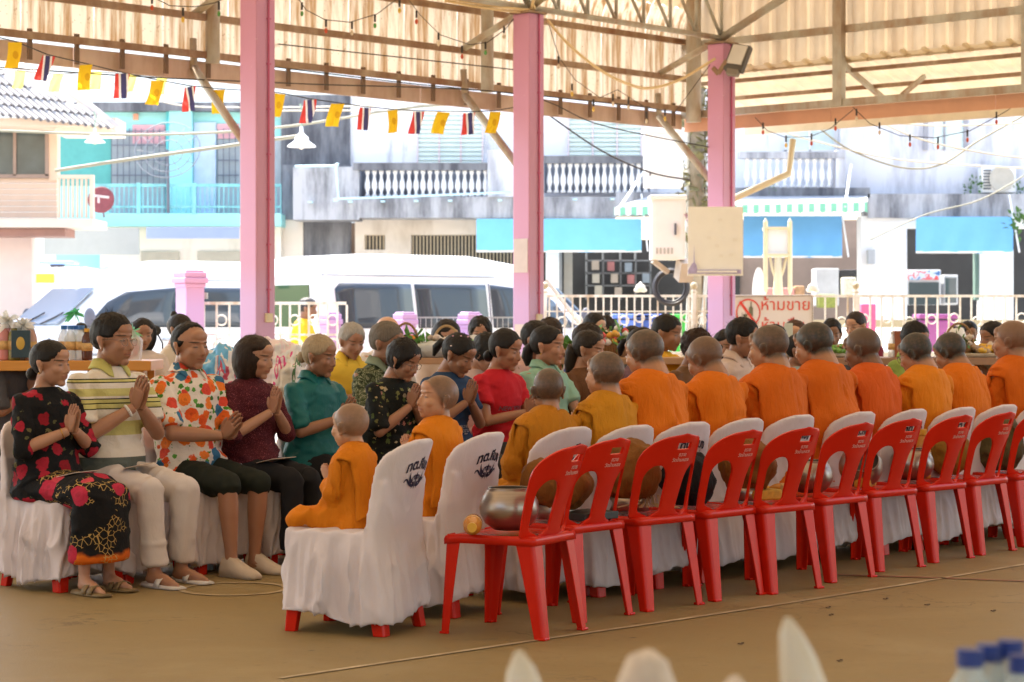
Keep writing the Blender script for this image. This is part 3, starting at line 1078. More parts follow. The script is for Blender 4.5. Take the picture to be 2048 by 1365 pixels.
for i, (x, y) in enumerate([(1184, 522), (1215, 524), (1250, 526), (1185, 548), (1222, 548), (1255, 550), (1285, 548), (1190, 572), (1230, 575)]):
    tag(part('goods_box', None, mat('goods %d' % (i % 4), [(.35, .3, .25), (.3, .12, .12), (.2, .25, .3), (.4, .38, .32)][i % 4]), [(x, y, x + 14, y + 18)], FD + 1.7, .2), ['brown', 'dark red', 'blue grey', 'cream'][i % 4] + ' goods box on the ' + ['top', 'top', 'top', 'middle', 'middle', 'middle', 'middle', 'bottom', 'bottom'][i] + ' dark shop shelf, number %s from its left' % ['one', 'two', 'three', 'one', 'two', 'three', 'four', 'one', 'two'][i], 'box')
def awning(name, label, x0, y0, x1, y1, D, m, out=.5, wav=.03):
    a, b, c, d = P(x0, y0, D), P(x1, y0, D), P(x0, y1, D - out), P(x1, y1, D - out)
    A = []
    for i in range(9):
        v = i / 8
        row = []
        for j in range(25):
            s = j / 24
            p = (a * (1 - s) + b * s) * (1 - v) + (c * (1 - s) + d * s) * v
            p = p + np.array([0, wav * math.sin(s * 23 + v * 2) * v, wav * .6 * math.sin(s * 7) * v])
            row.append(p)
        A.append(row)
    o = thing(name, label, 'awning', (a + b) / 2)
    MB().grid(np.array(A) - (a + b) / 2).build('cloth', m, o, True)
    MB().tube([c - (a + b) / 2, d - (a + b) / 2], .02, 6).build('roller_bar', M_white, o)
    MB().tube([d - (a + b) / 2 + np.array([.12, 0, 0]), d - (a + b) / 2 + np.array([.02, .4, 1.1])], .018, 6).build('stay_rod', M_white, o)
    return o
awning('blue_awning', 'pale blue roll down awning behind the middle pink column', 953, 438, 1283, 503, FD - 1.2, M_blue, .35)
awning('blue_awning', 'blue roll down awning right of the white cabinets under the striped canopy', 1487, 432, 1684, 514, FD - 1.5, M_blue2, .35)
awning('blue_awning', 'blue roll down awning at the far right shop', 1832, 434, 2026, 505, FD - 1.5, M_blue2, .35)
# --- right shop house
B = building('white_shophouse', 'stained white shophouse with balcony and shops at the right', 1750, FD)
part('wall', B, M_wst, [(1400, 100, 1700, 395)], FD + .2, .4)
part('wall', B, M_wst2, [(1682, 100, 2200, 388)], FD - .5, .5)
part('ledge', B, M_concd, [(1470, 376, 1740, 396)], FD - 1.1, 1.2)
part('top_rail', B, M_conc, [(1478, 304, 1690, 317)], FD - 1.12, .25)
part('pier', B, M_wst2, [(1672, 300, 1690, 376)], FD - 1.1, .5)
mbm = None
for i in range(12):
    x = 1494 + i * 15
    a, b = P(x, 376, FD - 1.0), P(x, 316, FD - 1.0)
    c = bal0.copy(); C.objects.link(c); c.parent = B; c.scale = (1.1, 1.1, (b[2] - a[2]) / hz)
    c.location = list(a - np.array(B.location))
part('band', B, M_conc, [(1736, 388, 2200, 436)], FD - 1.1, .9)
part('window_back', B, M_louv, [(1572, 248, 1668, 301)], FD + .1, .1)
part('window_frame', B, M_white, [(1570, 246, 1574, 303), (1618, 246, 1622, 303), (1570, 300, 1670, 304)], FD + .02, .1)
part('window_back', B, M_louv, [(1868, 238, 1934, 298)], FD - .53, .1)
part('window_frame', B, mat('grey frame', (.3, .3, .33)), [(1848, 236, 1856, 300), (1928, 236, 1936, 300), (1888, 236, 1891, 300)], FD - .6, .1)
part('lower_wall', B, M_white, [(1722, 432, 1814, 640), (1965, 500, 2027, 640), (1814, 437, 2200, 456)], FD - 1.0, .5)
part('shop_back_wall', B, M_brownint, [(1480, 440, 1730, 640)], FD + 2.5, .1)
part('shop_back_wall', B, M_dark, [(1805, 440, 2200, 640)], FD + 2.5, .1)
part('side_wall', B, mat('green door edge', (.15, .24, .2)), [(1950, 505, 1958, 600)], FD - .7, .2)
part('electric_meter', B, mat('grey meter', (.45, .46, .47)), [(1737, 500, 1750, 528)], FD - 1.2, .2)
M_fr = mat('fridge grey', (.55, .57, .60), .4)
for n_, lab, (x0, y0, x1, y1), mm in [('display_fridge', 'tall silver fridge inside the brown shop', (1632, 537, 1678, 592), M_fr), ('black_cabinet', 'black cabinet beside the silver fridge', (1680, 540, 1716, 570), mat('black gloss', (.02, .02, .02), .2))]:
    t = tag(part(n_, None, mm, [(x0, y0, x1, y1 + 20)], FD + 1.0, .7, bevel=.02), lab, 'fridge' if 'fridge' in n_ else 'cabinet')
t = thing('drinks_cooler', 'drinks cooler with a printed red and blue header in the right shop', 'cooler', P(1846, 600, FD + .8))
o_ = np.array(t.location)
fbox(MB(), 1814, 540, 1882, 610, FD + .8, .7, o_).build('body', M_fr, t, bevel=.02)
m_ = NT('printed header')
_x = m_.noise(m_.tc(), 6, 2)
m_.base(m_.ramp(_x, [(0, (.05, .15, .4)), (.45, (.5, .6, .75)), (.55, (.6, .05, .06)), (.6, (.6, .65, .75))], 'CONSTANT'))
fbox(MB(), 1816, 541, 1880, 560, FD + .75, .04, o_).build('header_panel', m_.m, t)
fbox(MB(), 1818, 565, 1878, 610, FD + .76, .03, o_).build('glass_door', glass('cooler glass', (.06, .08, .09)), t)
t = thing('drinks_cooler', 'narrow dark glass cooler right of the printed one', 'cooler', P(1900, 600, FD + .9))
o_ = np.array(t.location)
fbox(MB(), 1888, 550, 1916, 610, FD + .9, .6, o_).build('body', M_fr, t, bevel=.02)
fbox(MB(), 1891, 556, 1913, 606, FD + .86, .03, o_).build('glass_door', glass('cooler glass', (.06, .08, .09)), t)
t = thing('air_conditioner', 'white air conditioner outdoor unit on the stained wall at right', 'air conditioner', P(1998, 388, FD - .9))
o_ = np.array(t.location)
fbox(MB(), 1963, 334, 2032, 386, FD - .95, .35, o_).build('casing', mat('ac white', (.75, .75, .73), .4), t, bevel=.02)
MB().lathe([(.13, 0), (.23, .01), (.24, .03), (.225, .03), (.12, .02)], P(2003, 358, FD - .97) - o_, 24, rotx(math.radians(90))).build('fan_ring', mat('ac fan', (.45, .42, .36)), t)
MB().lathe([(.0, 0), (.21, .0), (.21, .01), (0, .01)], P(2003, 358, FD - .955) - o_, 24, rotx(math.radians(90))).build('fan_grille', mat('ac fan2', (.6, .55, .42)), t)
for i in range(7):
    fbox(MB(), 1967, 340 + i * 6, 1982, 343 + i * 6, FD - .97, .03, o_).build('louvre_slat', mat('ac slot', (.12, .13, .15)), t)
# striped canopy
t = thing('striped_canopy', 'green and white striped scalloped canopy over the shop fronts', 'canopy', P(1480, 400, 41))
o_ = np.array(t.location)
m_ = NT('green white stripes')
_x = m_.sep(m_.tc())[0]
m_.base(m_.ramp(m_.math('FRACT', m_.math('MULTIPLY', _x, 1 / .205)), [(0, (.20, .50, .33)), (.5, (.80, .82, .78))], 'CONSTANT'))
m_.set(Roughness=.7)
def val(x0, y0, x1, y1, D):
    A = []
    n = int((x1 - x0) / 2)
    top = []; bot = []
    for j in range(n + 1):
        s = j / n
        x = x0 + (x1 - x0) * s
        sc = 3 * abs(math.sin(x * .21))
        top.append(P(x, y0[0] + (y0[1] - y0[0]) * s, D) - o_)
        bot.append(P(x, y1[0] + (y1[1] - y1[0]) * s - sc, D) - o_)
    return MB().grid([top, bot])
val(1228, (415, 405), 1735, (433, 426), 40.6).build('valance', m_.m, t)
A = [[P(1232, 414, 40.6) - o_, P(1735, 404, 40.6) - o_], [P(1295, 394, 41.9) - o_, P(1735, 392, 41.9) - o_]]
MB().grid(A).build('canopy_sheet', mat('grey canopy sheet', (.42, .43, .45), .5), t)
for i, x in enumerate((1240, 1690)):
    MB().tube([P(x, 415, 40.6) - o_, P(x + (50 if i == 0 else 12), 340 if i == 0 else 330, 42) - o_], .025, 6).build('stay_rod', M_white, t)
# plants on the ledges
def tuft(name, label, p, r, n, m, cat='plant', up=.5):
    mb = MB()
    for k in range(n):
        d = unit(RNG.normal(size=3) + np.array([0, 0, up]))
        c = p * 0 + d * r * RNG.uniform(.3, 1)
        a = unit(np.cross(d, RNG.normal(size=3)))
        b = np.cross(a, d)
        s = r * RNG.uniform(.12, .25)
        mb.add([c - a * s * .5, c + d * s, c + a * s * .5, c - d * s * .6 + b * s * .2], [(0, 1, 2, 3)])
    o = mb.build(name, m)
    o.location = list(p)
    return tag(o, label, cat)
M_leaf = mat('green leaf', (.07, .16, .03), .6, .3, 20, trans=.3)
tuft('ledge_plant', 'green weeds growing on the wall left of the air conditioner', P(1950, 375, FD - .9), .25, 60, M_leaf)
tuft('ledge_plant', 'green weeds growing on the ledge right of the air conditioner', P(2035, 385, FD - .9), .22, 50, M_leaf)
tuft('ledge_plant', 'tiny weed on the ledge under the right balusters', P(1540, 376, FD - 1.2), .14, 25, M_leaf)
tuft('hanging_plant', 'green plant hanging at the far right shop edge', P(2045, 450, FD - 2), .35, 90, M_leaf)

# --- cream house at the left
HD = 36.0
B = building('cream_house', 'cream house with wavy grey tile roof at the left edge', 60, HD)
M_cr = mat('cream siding', (.66, .50, .38), .7, .06, 3)
bo = np.array(B.location)
part('wall', B, M_cr, [(-200, 250, 113, 362)], HD, .3)
part('corner_post', B, M_cr, [(97, 250, 114, 362)], HD - .06, .2)
for i in range(8):
    y = 356 + i * 11.5
    part('siding_plank', B, M_cr, [(-200, y, 114 , y + 10.3)], HD - .02 - .008 * (i % 2), .1)
part('window_frame', B, mat('brown window frame', (.30, .22, .18)), [(-30, 246, 98, 253), (-30, 349, 98, 357), (26, 250, 32, 352), (90, 250, 97, 352)], HD - .08, .08)
M_wg = mat('curtained dark glass', (.06, .085, .09), .12, .3, 3)
for r in ((-30, 253, 26, 349), (32, 253, 90, 349)):
    part('pane', B, M_wg, [r], HD - .04, .03)
part('beam', B, mat('cream beam', (.68, .55, .44), .7, .05), [(-200, 236, 232, 252)], HD - 1.0, .9)
part('soffit', B, mat('white soffit', (.7, .62, .52)), [(110, 252, 232, 268)], HD - .8, .9)
part('slab', B, mat('cream beam', (.68, .55, .44)), [(-200, 438, 186, 455)], HD - 1.1, 1.2)
part('under_beam', B, mat('brown soffit', (.28, .15, .12)), [(-200, 457, 130, 473)], HD - .9, .8)
part('lower_wall', B, mat('pinkish wall', (.70, .58, .52), .8, .04), [(-200, 473, 64, 660)], HD - .2, .3)
for x in np.arange(116, 186, 9):
    part('baluster', B, M_cr, [(x, 356, x + 4, 436)], HD - 1.0, .05)
part('hand_rail', B, M_cr, [(113, 350, 187, 357)], HD - 1.03, .1)
part('rail_post', B, M_cr, [(180, 350, 187, 440)], HD - 1.04, .1)
M_tile = mat('grey wavy roof tile', (.26, .25, .26), .7, .25, 4, dirt=(.5, .48, .46), dirt_amt=.8)
sl = unit(np.array([-.75, .75, .62]))
tl0 = None
for i in range(22):
    x = 228 - i * 15
    e = P(x, 262 - (237 - x) * .12, HD - 1.2)
    run = (237 - x) * .0115 + .15
    k = 0
    while k * .42 < run + .1 and k < 8:
        if tl0 is None:
            mb = MB()
            side = unit(np.cross(sl, Z3)); nn = np.cross(side, sl)
            if nn[2] < 0: nn = -nn
            A = []
            for s_ in (0, .45):
                A.append([side * (a - .065) + nn * (.035 * math.sin(a / .13 * math.pi * 2) + (.03 if s_ == 0 else .0)) + sl * s_ for a in np.linspace(0, .135, 7)])
            A2 = [[p + nn * .0 for p in r] for r in A]
            mb.grid(A2)
            tl0 = mb.build('roof_tile', M_tile, B)
            c = tl0
        else:
            c = tl0.copy(); C.objects.link(c); c.parent = B
        c.location = list(e - bo + sl * (k * .42))
        k += 1
MB().tube([P(236, 258, HD - 1.2) - bo, P(120, 168, HD) - bo, P(-60, 90, HD + 1.6) - bo], .07, 8).build('hip_ridge', mat('white tile ridge', (.62, .55, .50)), B, True)

# --- utility pole with creepers behind the corner column
t = thing('utility_pole', 'concrete pole wrapped in cables and dry creepers beside the corner column', 'pole', (P(1392, 640, 31.5)[0], 31.5, -.05))
MB().tube([(0, 0, 0), (0, 0, 7)], [.14, .11], 10).build('pole_shaft', mat('pole concrete', (.28, .24, .18), .9, .3, 6, .4, 30), t, True)
for k in range(9):
    a0_ = RNG.uniform(0, 6.28)
    pts = [(.13 * math.cos(a0_ + z * .5 + .4 * math.sin(z * 3 + k)) , .13 * math.sin(a0_ + z * .5), z) for z in np.linspace(.8, 5, 22)]
    MB().tube(pts, .018 + .008 * (k % 3), 5).build('creeper_stem', mat('creeper stem %d' % (k % 3), [(.12, .08, .04), (.3, .26, .18), (.5, .5, .46)][k % 3]), t, True)
for (a, b) in (((-.15, 0, 4.6), (.5, .1, 4.1)), ((-.2, 0, 3.6), (.35, 0, 3.0))):
    MB().tube([a, b], .03, 6).build('cross_pipe', M_white, t)
lv = MB()
for k in range(420):
    z = RNG.uniform(2.6, 5.2)
    a = RNG.uniform(0, 6.28)
    c = np.array([math.cos(a) * RNG.uniform(.1, .3), math.sin(a) * .2, z])
    d = RNG.normal(size=3) * .05; e = RNG.normal(size=3) * .03
    lv.add([c - d, c + e, c + d, c - e], [(0, 1, 2, 3)])
lv.build('foliage', mat('dry creeper leaves', (.16, .15, .07), .8, .5, 14), t, kind='stuff')

# --- cabinets, poster, coil, lamp
def cab(name, label, x0, y0, x1, y1, D, d=.4):
    t = thing(name, label, 'cabinet', P((x0 + x1) / 2, y1, D))
    o_ = np.array(t.location)
    fbox(MB(), x0, y0 + 8, x1, y1, D, d, o_).build('body', mat('white cabinet', (.86, .86, .85), .4, .03), t, bevel=.01)
    fbox(MB(), x0 - 3, y0, x1 + 3, y0 + 9, D - .04, d + .08, o_).build('lid', mat('white cabinet', (.86, .86, .85), .4, .03), t, bevel=.01)
    fbox(MB(), x0 + 5, y0 + 14, x1 - 5, y1 - 6, D - .012, .012, o_).build('door', mat('white cabinet', (.86, .86, .85), .4, .03), t)
    return t, o_
t, o_ = cab('electric_cabinet', 'tall white electrical cabinet with a black handle left of the poster', 1303, 390, 1371, 520, 29.2)
fbox(MB(), 1349, 447, 1353, 470, 29.14, .05, o_).build('handle', M_blackiron, t)
for i in range(5):
    fbox(MB(), 1312 + i * 7.5, 496, 1316 + i * 7.5, 508, 29.18, .02, o_).build('vent_slot', mat('vent shade', (.5, .49, .46)), t)
MB().bar(P(1306, 522, 29.3) - o_, P(1336, 545, 29.4) - o_, .06).bar(P(1372, 522, 29.3) - o_, P(1366, 560, 29.4) - o_, .2).build('bracket', mat('cabinet bracket', (.5, .44, .38)), t)
t, o_ = cab('electric_cabinet', 'upper white electrical box on the creeper covered pole', 1290, 256, 1366, 374, 30.6)
fbox(MB(), 1299, 345, 1302, 352, 30.55, .03, o_).build('handle', M_blackiron, t)
t = thing('notice_poster', 'large faded white poster with a purple foot in front of the corner column', 'poster', P(1430, 550, 27.0))
o_ = np.array(t.location)
fbox(MB(), 1376, 414, 1486, 552, 27.0, .02, o_).build('sheet', mat('faded poster print', (.86, .86, .83), .6, .03, 8), t)
fbox(MB(), 1376, 540, 1482, 548, 26.985, .012, o_).build('footer_band', mat('faded purple print', (.40, .36, .58), .6, .3, 20), t)
fbox(MB(), 1394, 541.5, 1474, 545.5, 26.975, .008, o_).build('footer_label', mat('poster white', (.8, .8, .8)), t)
MB().prism([(0, 0), (.11, 0), (.095, .06), (.075, .09), (.07, .3), (.065, .09), (.04, .07)], P(1377, 540, 26.98) - o_, (1, 0, 0), (0, 0, 1), (0, 1, 0), .01).build('spire_print', mat('faded purple print', (.40, .36, .58)), t)
for (x, y) in ((1418, 476), (1434, 492), (1470, 480), (1442, 512), (1462, 510), (1440, 440)):
    fbox(MB(), x - 4, y - 3, x + 4, y + 3, 26.985, .01, o_).build('faint_print', mat('faint grey print', (.82, .81, .77), .7, .05, 60), t)
tuft('shrine_flowers', 'dark and pink withered flowers above the poster', P(1390, 440, 28.6), .16, 80, mat('withered flowers', (.35, .22, .24), .8, .6, 18), 'flowers')
mb = MB()
for k_, (r_, y_) in enumerate(((.24, 0), (.225, -.03), (.21, .03), (.195, .0), (.235, .05))):
    mb.tube([(r_ * math.cos(q), y_ + .01 * math.sin(3 * q), r_ * math.sin(q) * 1.02) for q in np.linspace(0, 2 * math.pi, 29)], .017, 7, caps=False)
t = tag(mb.build('cable_coil', mat('black cable coil', (.05, .05, .06), .5), None, True), 'coil of thick black cable hanging on the fence under the white cabinet', 'cable coil')
t.location = list(P(1342, 575, 29.8))
t = thing('shrine_lamp', 'ornate white and gold street lamp with a square lantern', 'street lamp', (P(1556, 640, 31)[0], 31, 0))
o_ = np.array(t.location)
M_ivory = mat('ivory gold paint', (.74, .66, .44), .5, .1, 8)
MB().tube([(0, 0, 0), (0, 0, 1.6), P(1556, 575, 31) - o_, P(1556, 515, 31) - o_], [.09, .09, .07, .05], 10).build('pole', M_ivory, t, True)
fbox(MB(), 1536, 459, 1576, 511, 31, .32, o_).build('lantern_glass', mat('milky lantern', (.78, .82, .86), .3, .05), t)
for x in (1531, 1580):
    MB().tube([P(x, 436, 31) - o_, P(x, 444, 31) - o_, P(x, 580, 31) - o_, P(x, 592, 31) - o_], [.004, .035, .035, .004], 8).build('lantern_post', M_ivory, t)
fbox(MB(), 1531, 454, 1580, 459, 30.95, .4, o_).build('lantern_rail', M_ivory, t)
fbox(MB(), 1531, 508, 1580, 513, 30.95, .4, o_).build('lantern_rail', M_ivory, t)
MB().tube([P(1556, 570, 31) - o_, P(1545, 540, 31) - o_, P(1540, 515, 31) - o_], .02, 6).tube([P(1556, 570, 31) - o_, P(1567, 540, 31) - o_, P(1573, 515, 31) - o_], .02, 6).build('scroll_bracket', M_ivory, t, True)
t = tag(MB().lathe([(.001, -.02), (.11, -.02), (.11, .02), (.001, .02)], n=28, R=np.diag([.92, 1, 2.2]) @ rotx(math.radians(90))).build('oval_board', mat('blank white board', (.82, .82, .82), .4, .02), None, False), 'blank white oval board standing behind the fence beside the ornate lamp', 'board')
t.location = list(P(1518, 590, 31)); t.scale = (.92, 1, 1.6)
# goods outside the right shop
for i, (x, y, wd, hh, c, lab) in enumerate([(1560, 588, 60, 12, (.55, .25, .2), 'stack of striped red mats outside the shop'), (1600, 590, 20, 18, (.4, .22, .1), 'brown woven basket outside the shop'), (1655, 596, 34, 7, (.25, .27, .05), 'bunch of green bananas on the shop counter'), (1700, 575, 26, 20, (.6, .55, .4), 'cream crate beside the white pillar')]):
    tag(part('shop_goods', None, mat('goods c%d' % i, c, .7, .4, 20), [(x - wd / 2, y - hh, x + wd / 2, y + 20)], 39.5, .4, bevel=.03), lab, 'goods')
for i, (x, c, lab) in enumerate([(1300, (.06, .13, .5), 'blue plastic bin behind the fence'), (1372, (.04, .42, .05), 'bright green bin behind the fence'), (1412, (.25, .55, .75), 'pale blue bin between the green and the dark blue bins'), (1437, (.05, .10, .42), 'dark blue bin behind the fence beside the sign'), (1262, (.10, .2, .62), 'blue drum behind the fence at the thin grey rails'), (1870, (.25, .05, .2), 'dark purple bin behind the right fence')]):
    t = thing('rubbish_bin', lab, 'bin', (P(x, 640, 33)[0], 33, -.05))
    MB().loft([[(-.2, -.2, 0), (.2, -.2, 0), (.2, .2, 0), (-.2, .2, 0)], [(-.27, -.27, 1.45), (.27, -.27, 1.45), (.27, .27, 1.45), (-.27, .27, 1.45)]]).build('bin_body', mat('bin %d' % i, c, .4), t, bevel=.03)
    MB().box((0, 0, 1.5), (.58, .58, .07)).build('lid', mat('bin %d' % i, c, .4), t, bevel=.02)
# bright pink machine behind fence
t = tag(part('pink_vending_box', None, mat('pink plastic', (.75, .10, .22), .4), [(1722, 608, 1752, 720)], 34, .5, bevel=.02), 'pink and red vending box behind the right fence', 'vending machine')

# ---------------------------------------------------------------- fences
M_fence = mat('cream fence paint', (.82, .80, .74), .5, .1, 9, dirt=(.45, .3, .16), dirt_amt=.5)
RD = 30.4
fr = thing('railing_fence', 'long cream steel fence with ring ornaments behind the tables at right', 'fence', P(1090, 640, RD))
fo = np.array(fr.location)
def fp(name, rect, D=RD, t=.035, par=None, o=None, m=None):
    return fbox(MB(), *rect, D, t, fo if o is None else o).build(name, m or M_fence, par or fr)
fp('top_rail', (1088, 590, 2120, 595), RD - .01, .05)
fp('bottom_rail', (1088, 704, 2120, 709), RD - .01, .05)
fp('mid_rail', (1088, 622, 1462, 624.5), RD + .01, .02)
ring0 = None
def ring(x, y, D, r, par, o, m=None):
    global ring0
    if ring0 is None:
        a = np.linspace(0, 2 * math.pi, 17)
        ring0 = MB().tube([(math.cos(k), 0, math.sin(k)) for k in a], .16, 6, caps=False).build('ring', m or M_fence, par, True)
        c = ring0
    else:
        c = ring0.copy(); C.objects.link(c); c.parent = par
    c.location = list(P(x, y, D) - o)
    c.scale = (r, r, r)
bar0 = None
x = 1097; i = 0
while x < 2110:
    if not 1462 < x < 1628:
        fp('bar', (x, 595, x + 3.2, 704), RD, .02)
        if i % 2 == 1:
            ring(x + 12, 640 + 4 * math.sin(i), RD + .01, .062, fr, fo)
    x += 15.5 if x < 1462 else 22.5
    i += 1
for x in (1090, 1388, 1712):
    fp('post', (x - 4, 580, x + 4, 760), RD - .04, .08)
    MB().ell(P(x, 572, RD) - fo, (.05, .05, .05), nu=10, nv=8).lathe([(.03, 0), (.05, .02), (.02, .05)], P(x, 588, RD) - fo, 8).build('finial', mat('gold finial', (.45, .36, .22), .4, .1), fr, True)
for x in (1281, 1625):
    MB().ell(P(x, 576, RD) - fo, (.07, .04, .06), nu=12, nv=8).ell(P(x - 6, 581, RD) - fo, (.05, .03, .03)).ell(P(x + 6, 581, RD) - fo, (.05, .03, .03)).ell(P(x, 569, RD) - fo, (.025, .02, .035)).build('lotus_ornament', mat('white lotus', (.8, .76, .68), .5), fr, True)
MB().tube([P(1092, 560, 31) - fo, P(1165, 655, 31) - fo], .03, 6).build('slanted_pipe', mat('cabinet bracket', (.5, .44, .38)), fr)
lw = MB(); fbox(lw, 1080, 705, 2150, 860, RD + .02, .15)
tag(lw.build('low_wall', M_white), 'low white wall carrying the cream fence', 'wall')
# no alcohol sign
t = thing('prohibition_sign', 'white sign with red Thai lettering and a crossed out bottle on the fence', 'sign', P(1545, 690, RD - .08))
so = np.array(t.location)
fbox(MB(), 1463, 590, 1627, 700, RD - .08, .02, so).build('sign_panel', mat('sign cream', (.62, .55, .48), .5, .02), t, bevel=.004)
M_red = mat('sign red', (.60, .04, .02), .5, .05)
M_or = mat('sign orange red', (.60, .05, .02), .5, .05)
fr_ = MB()
def sline(a, b, wpx):
    return MB().bar(P(*a, RD - .095) - so, P(*b, RD - .095) - so, .008, wpx / FPX * RD)
for a, b in (((1467, 594), (1622, 592)), ((1464, 598), (1464, 692)), ((1625, 596), (1625, 692)), ((1464, 598), (1469, 594)), ((1622, 592), (1625, 597))):
    fr_.join(sline(a, b, 1.2))
fr_.build('border_line', mat('sign brown line', (.2, .12, .05)), t)
a = np.linspace(0, 2 * math.pi, 41)
cx, cy = 1496.5, 626
A = [[P(cx + 24.5 * math.cos(k), cy + 28 * math.sin(k), RD - .088) - so for k in a], [P(cx + 22 * math.cos(k), cy + 25 * math.sin(k), RD - .088) - so for k in a]]
MB().grid(A).build('prohibition_ring', M_red, t)
MB().prism([(-.13, .145), (-.10, .165), (.125, -.155), (.10, -.175)], P(cx, cy, RD - .0895) - so, (1, 0, 0), (0, 0, 1), (0, 1, 0), .002).build('prohibition_bar', M_red, t)
MB().prism([(0, 0), (.055, 0), (.055, .11), (.045, .13), (.035, .14), (.035, .2), (.02, .2), (.02, .14), (.01, .13), (0, .11)], P(1498, 633, RD - .0865) - so, (1, 0, 0), (0, 0, 1), (0, 1, 0), .002).build('bottle_print', mat('bottle print', (.12, .11, .06)), t)
MB().prism([(0, 0), (.04, 0), (.05, .05), (-.01, .05)], P(1488, 636, RD - .0865) - so, (1, 0, 0), (0, 0, 1), (0, 1, 0), .002).build('glass_print', mat('bottle print', (.12, .11, .06)), t)
for txt, x, y, sz in (('ห้ามขาย', 1571, 611, .225), ('ห้ามดื่ม', 1566, 652, .225)):
    me = text_mesh(txt, sz, .0006)
    v = verts(me)
    wd_ = v[:, 0].max() - v[:, 0].min()
    s_ = (96 / FPX * RD) / wd_ if txt == 'ห้ามขาย' else (84 / FPX * RD) / wd_
    v = v[:, [0, 2, 1]] * np.array([s_, 1, s_])
    v[:, 0] -= (v[:, 0].max() + v[:, 0].min()) / 2
    setverts(me, v)
    o = link(me, 'lettering', M_or, t)
    o.location = list(P(x, y, RD - .087) - so)
# gate at left between pillars
GD = 28.2
gt = thing('steel_gate', 'cream barred steel gate with rings standing behind the first pink column', 'gate', P(380, 640, GD))
go = np.array(gt.location)
for r in ((378, 604, 692, 610), (378, 668, 692, 672), (378, 716, 692, 721)):
    fbox(MB(), *r, GD - .01, .05, go).build('rail', M_fence, gt)
x = 380; i = 0
while x < 692:
    fbox(MB(), x, 610, x + 4, 760, GD, .03, go).build('bar', M_fence, gt)
    if i % 2 == 0 and x < 680:
        ring(x + 12, 641, GD, .065, gt, go)
        ring(x + 12, 693, GD, .1, gt, go)
    x += 25.5 if x < 540 else 19
    i += 1
MB().box(P(407, 592, GD) - go, (.1, .1, .08)).build('latch', mat('latch grey', (.4, .38, .33)), gt)
def gatepillar(x, top, wpx, D, label):
    b = P(x, 640, D); b[2] = -.05
    t = thing('gate_pillar', label, 'pillar', b, 0, 'short pink gate pillars')
    wd = wpx / FPX * D
    zt = P(x, top, D)[2] + .05
    R_ = rotz(math.radians(38))
    w_ = wd / 1.4
    MB().box((0, 0, zt / 2 - .1), (w_ * .8, w_ * .8, zt - .2), R_).build('shaft', M_pink1, t)
    MB().box((0, 0, zt - .19), (w_ * .92, w_ * .92, .05), R_).box((0, 0, zt - .13), (w_ * 1.06, w_ * 1.06, .07), R_).box((0, 0, zt - .06), (w_ * .96, w_ * .96, .07), R_).box((0, 0, zt - .012), (w_ * .8, w_ * .8, .03), R_).build('capital', M_pink1, t, bevel=.012)
gatepillar(380, 541, 72, 28.0, 'tallest pink gate pillar left of the steel gate')
gatepillar(660, 625, 50, 30.0, 'pink gate pillar behind the right end of the steel gate')
gatepillar(810, 625, 52, 29.5, 'pink gate pillar behind the handled flower basket')
gatepillar(940, 625, 52, 29.5, 'pink gate pillar behind the woman with short black curls')
t = thing('thin_railing', 'thin grey railing between the two pink gate pillars', 'fence', P(875, 640, 29.6))
to_ = np.array(t.location)
fbox(MB(), 835, 634, 1030, 637, 29.6, .03, to_).build('rail', mat('grey rail', (.35, .36, .36)), t)
for x in np.arange(840, 1028, 11):
    fbox(MB(), x, 637, x + 1.6, 720, 29.6, .015, to_).build('bar', mat('grey rail', (.35, .36, .36)), t)

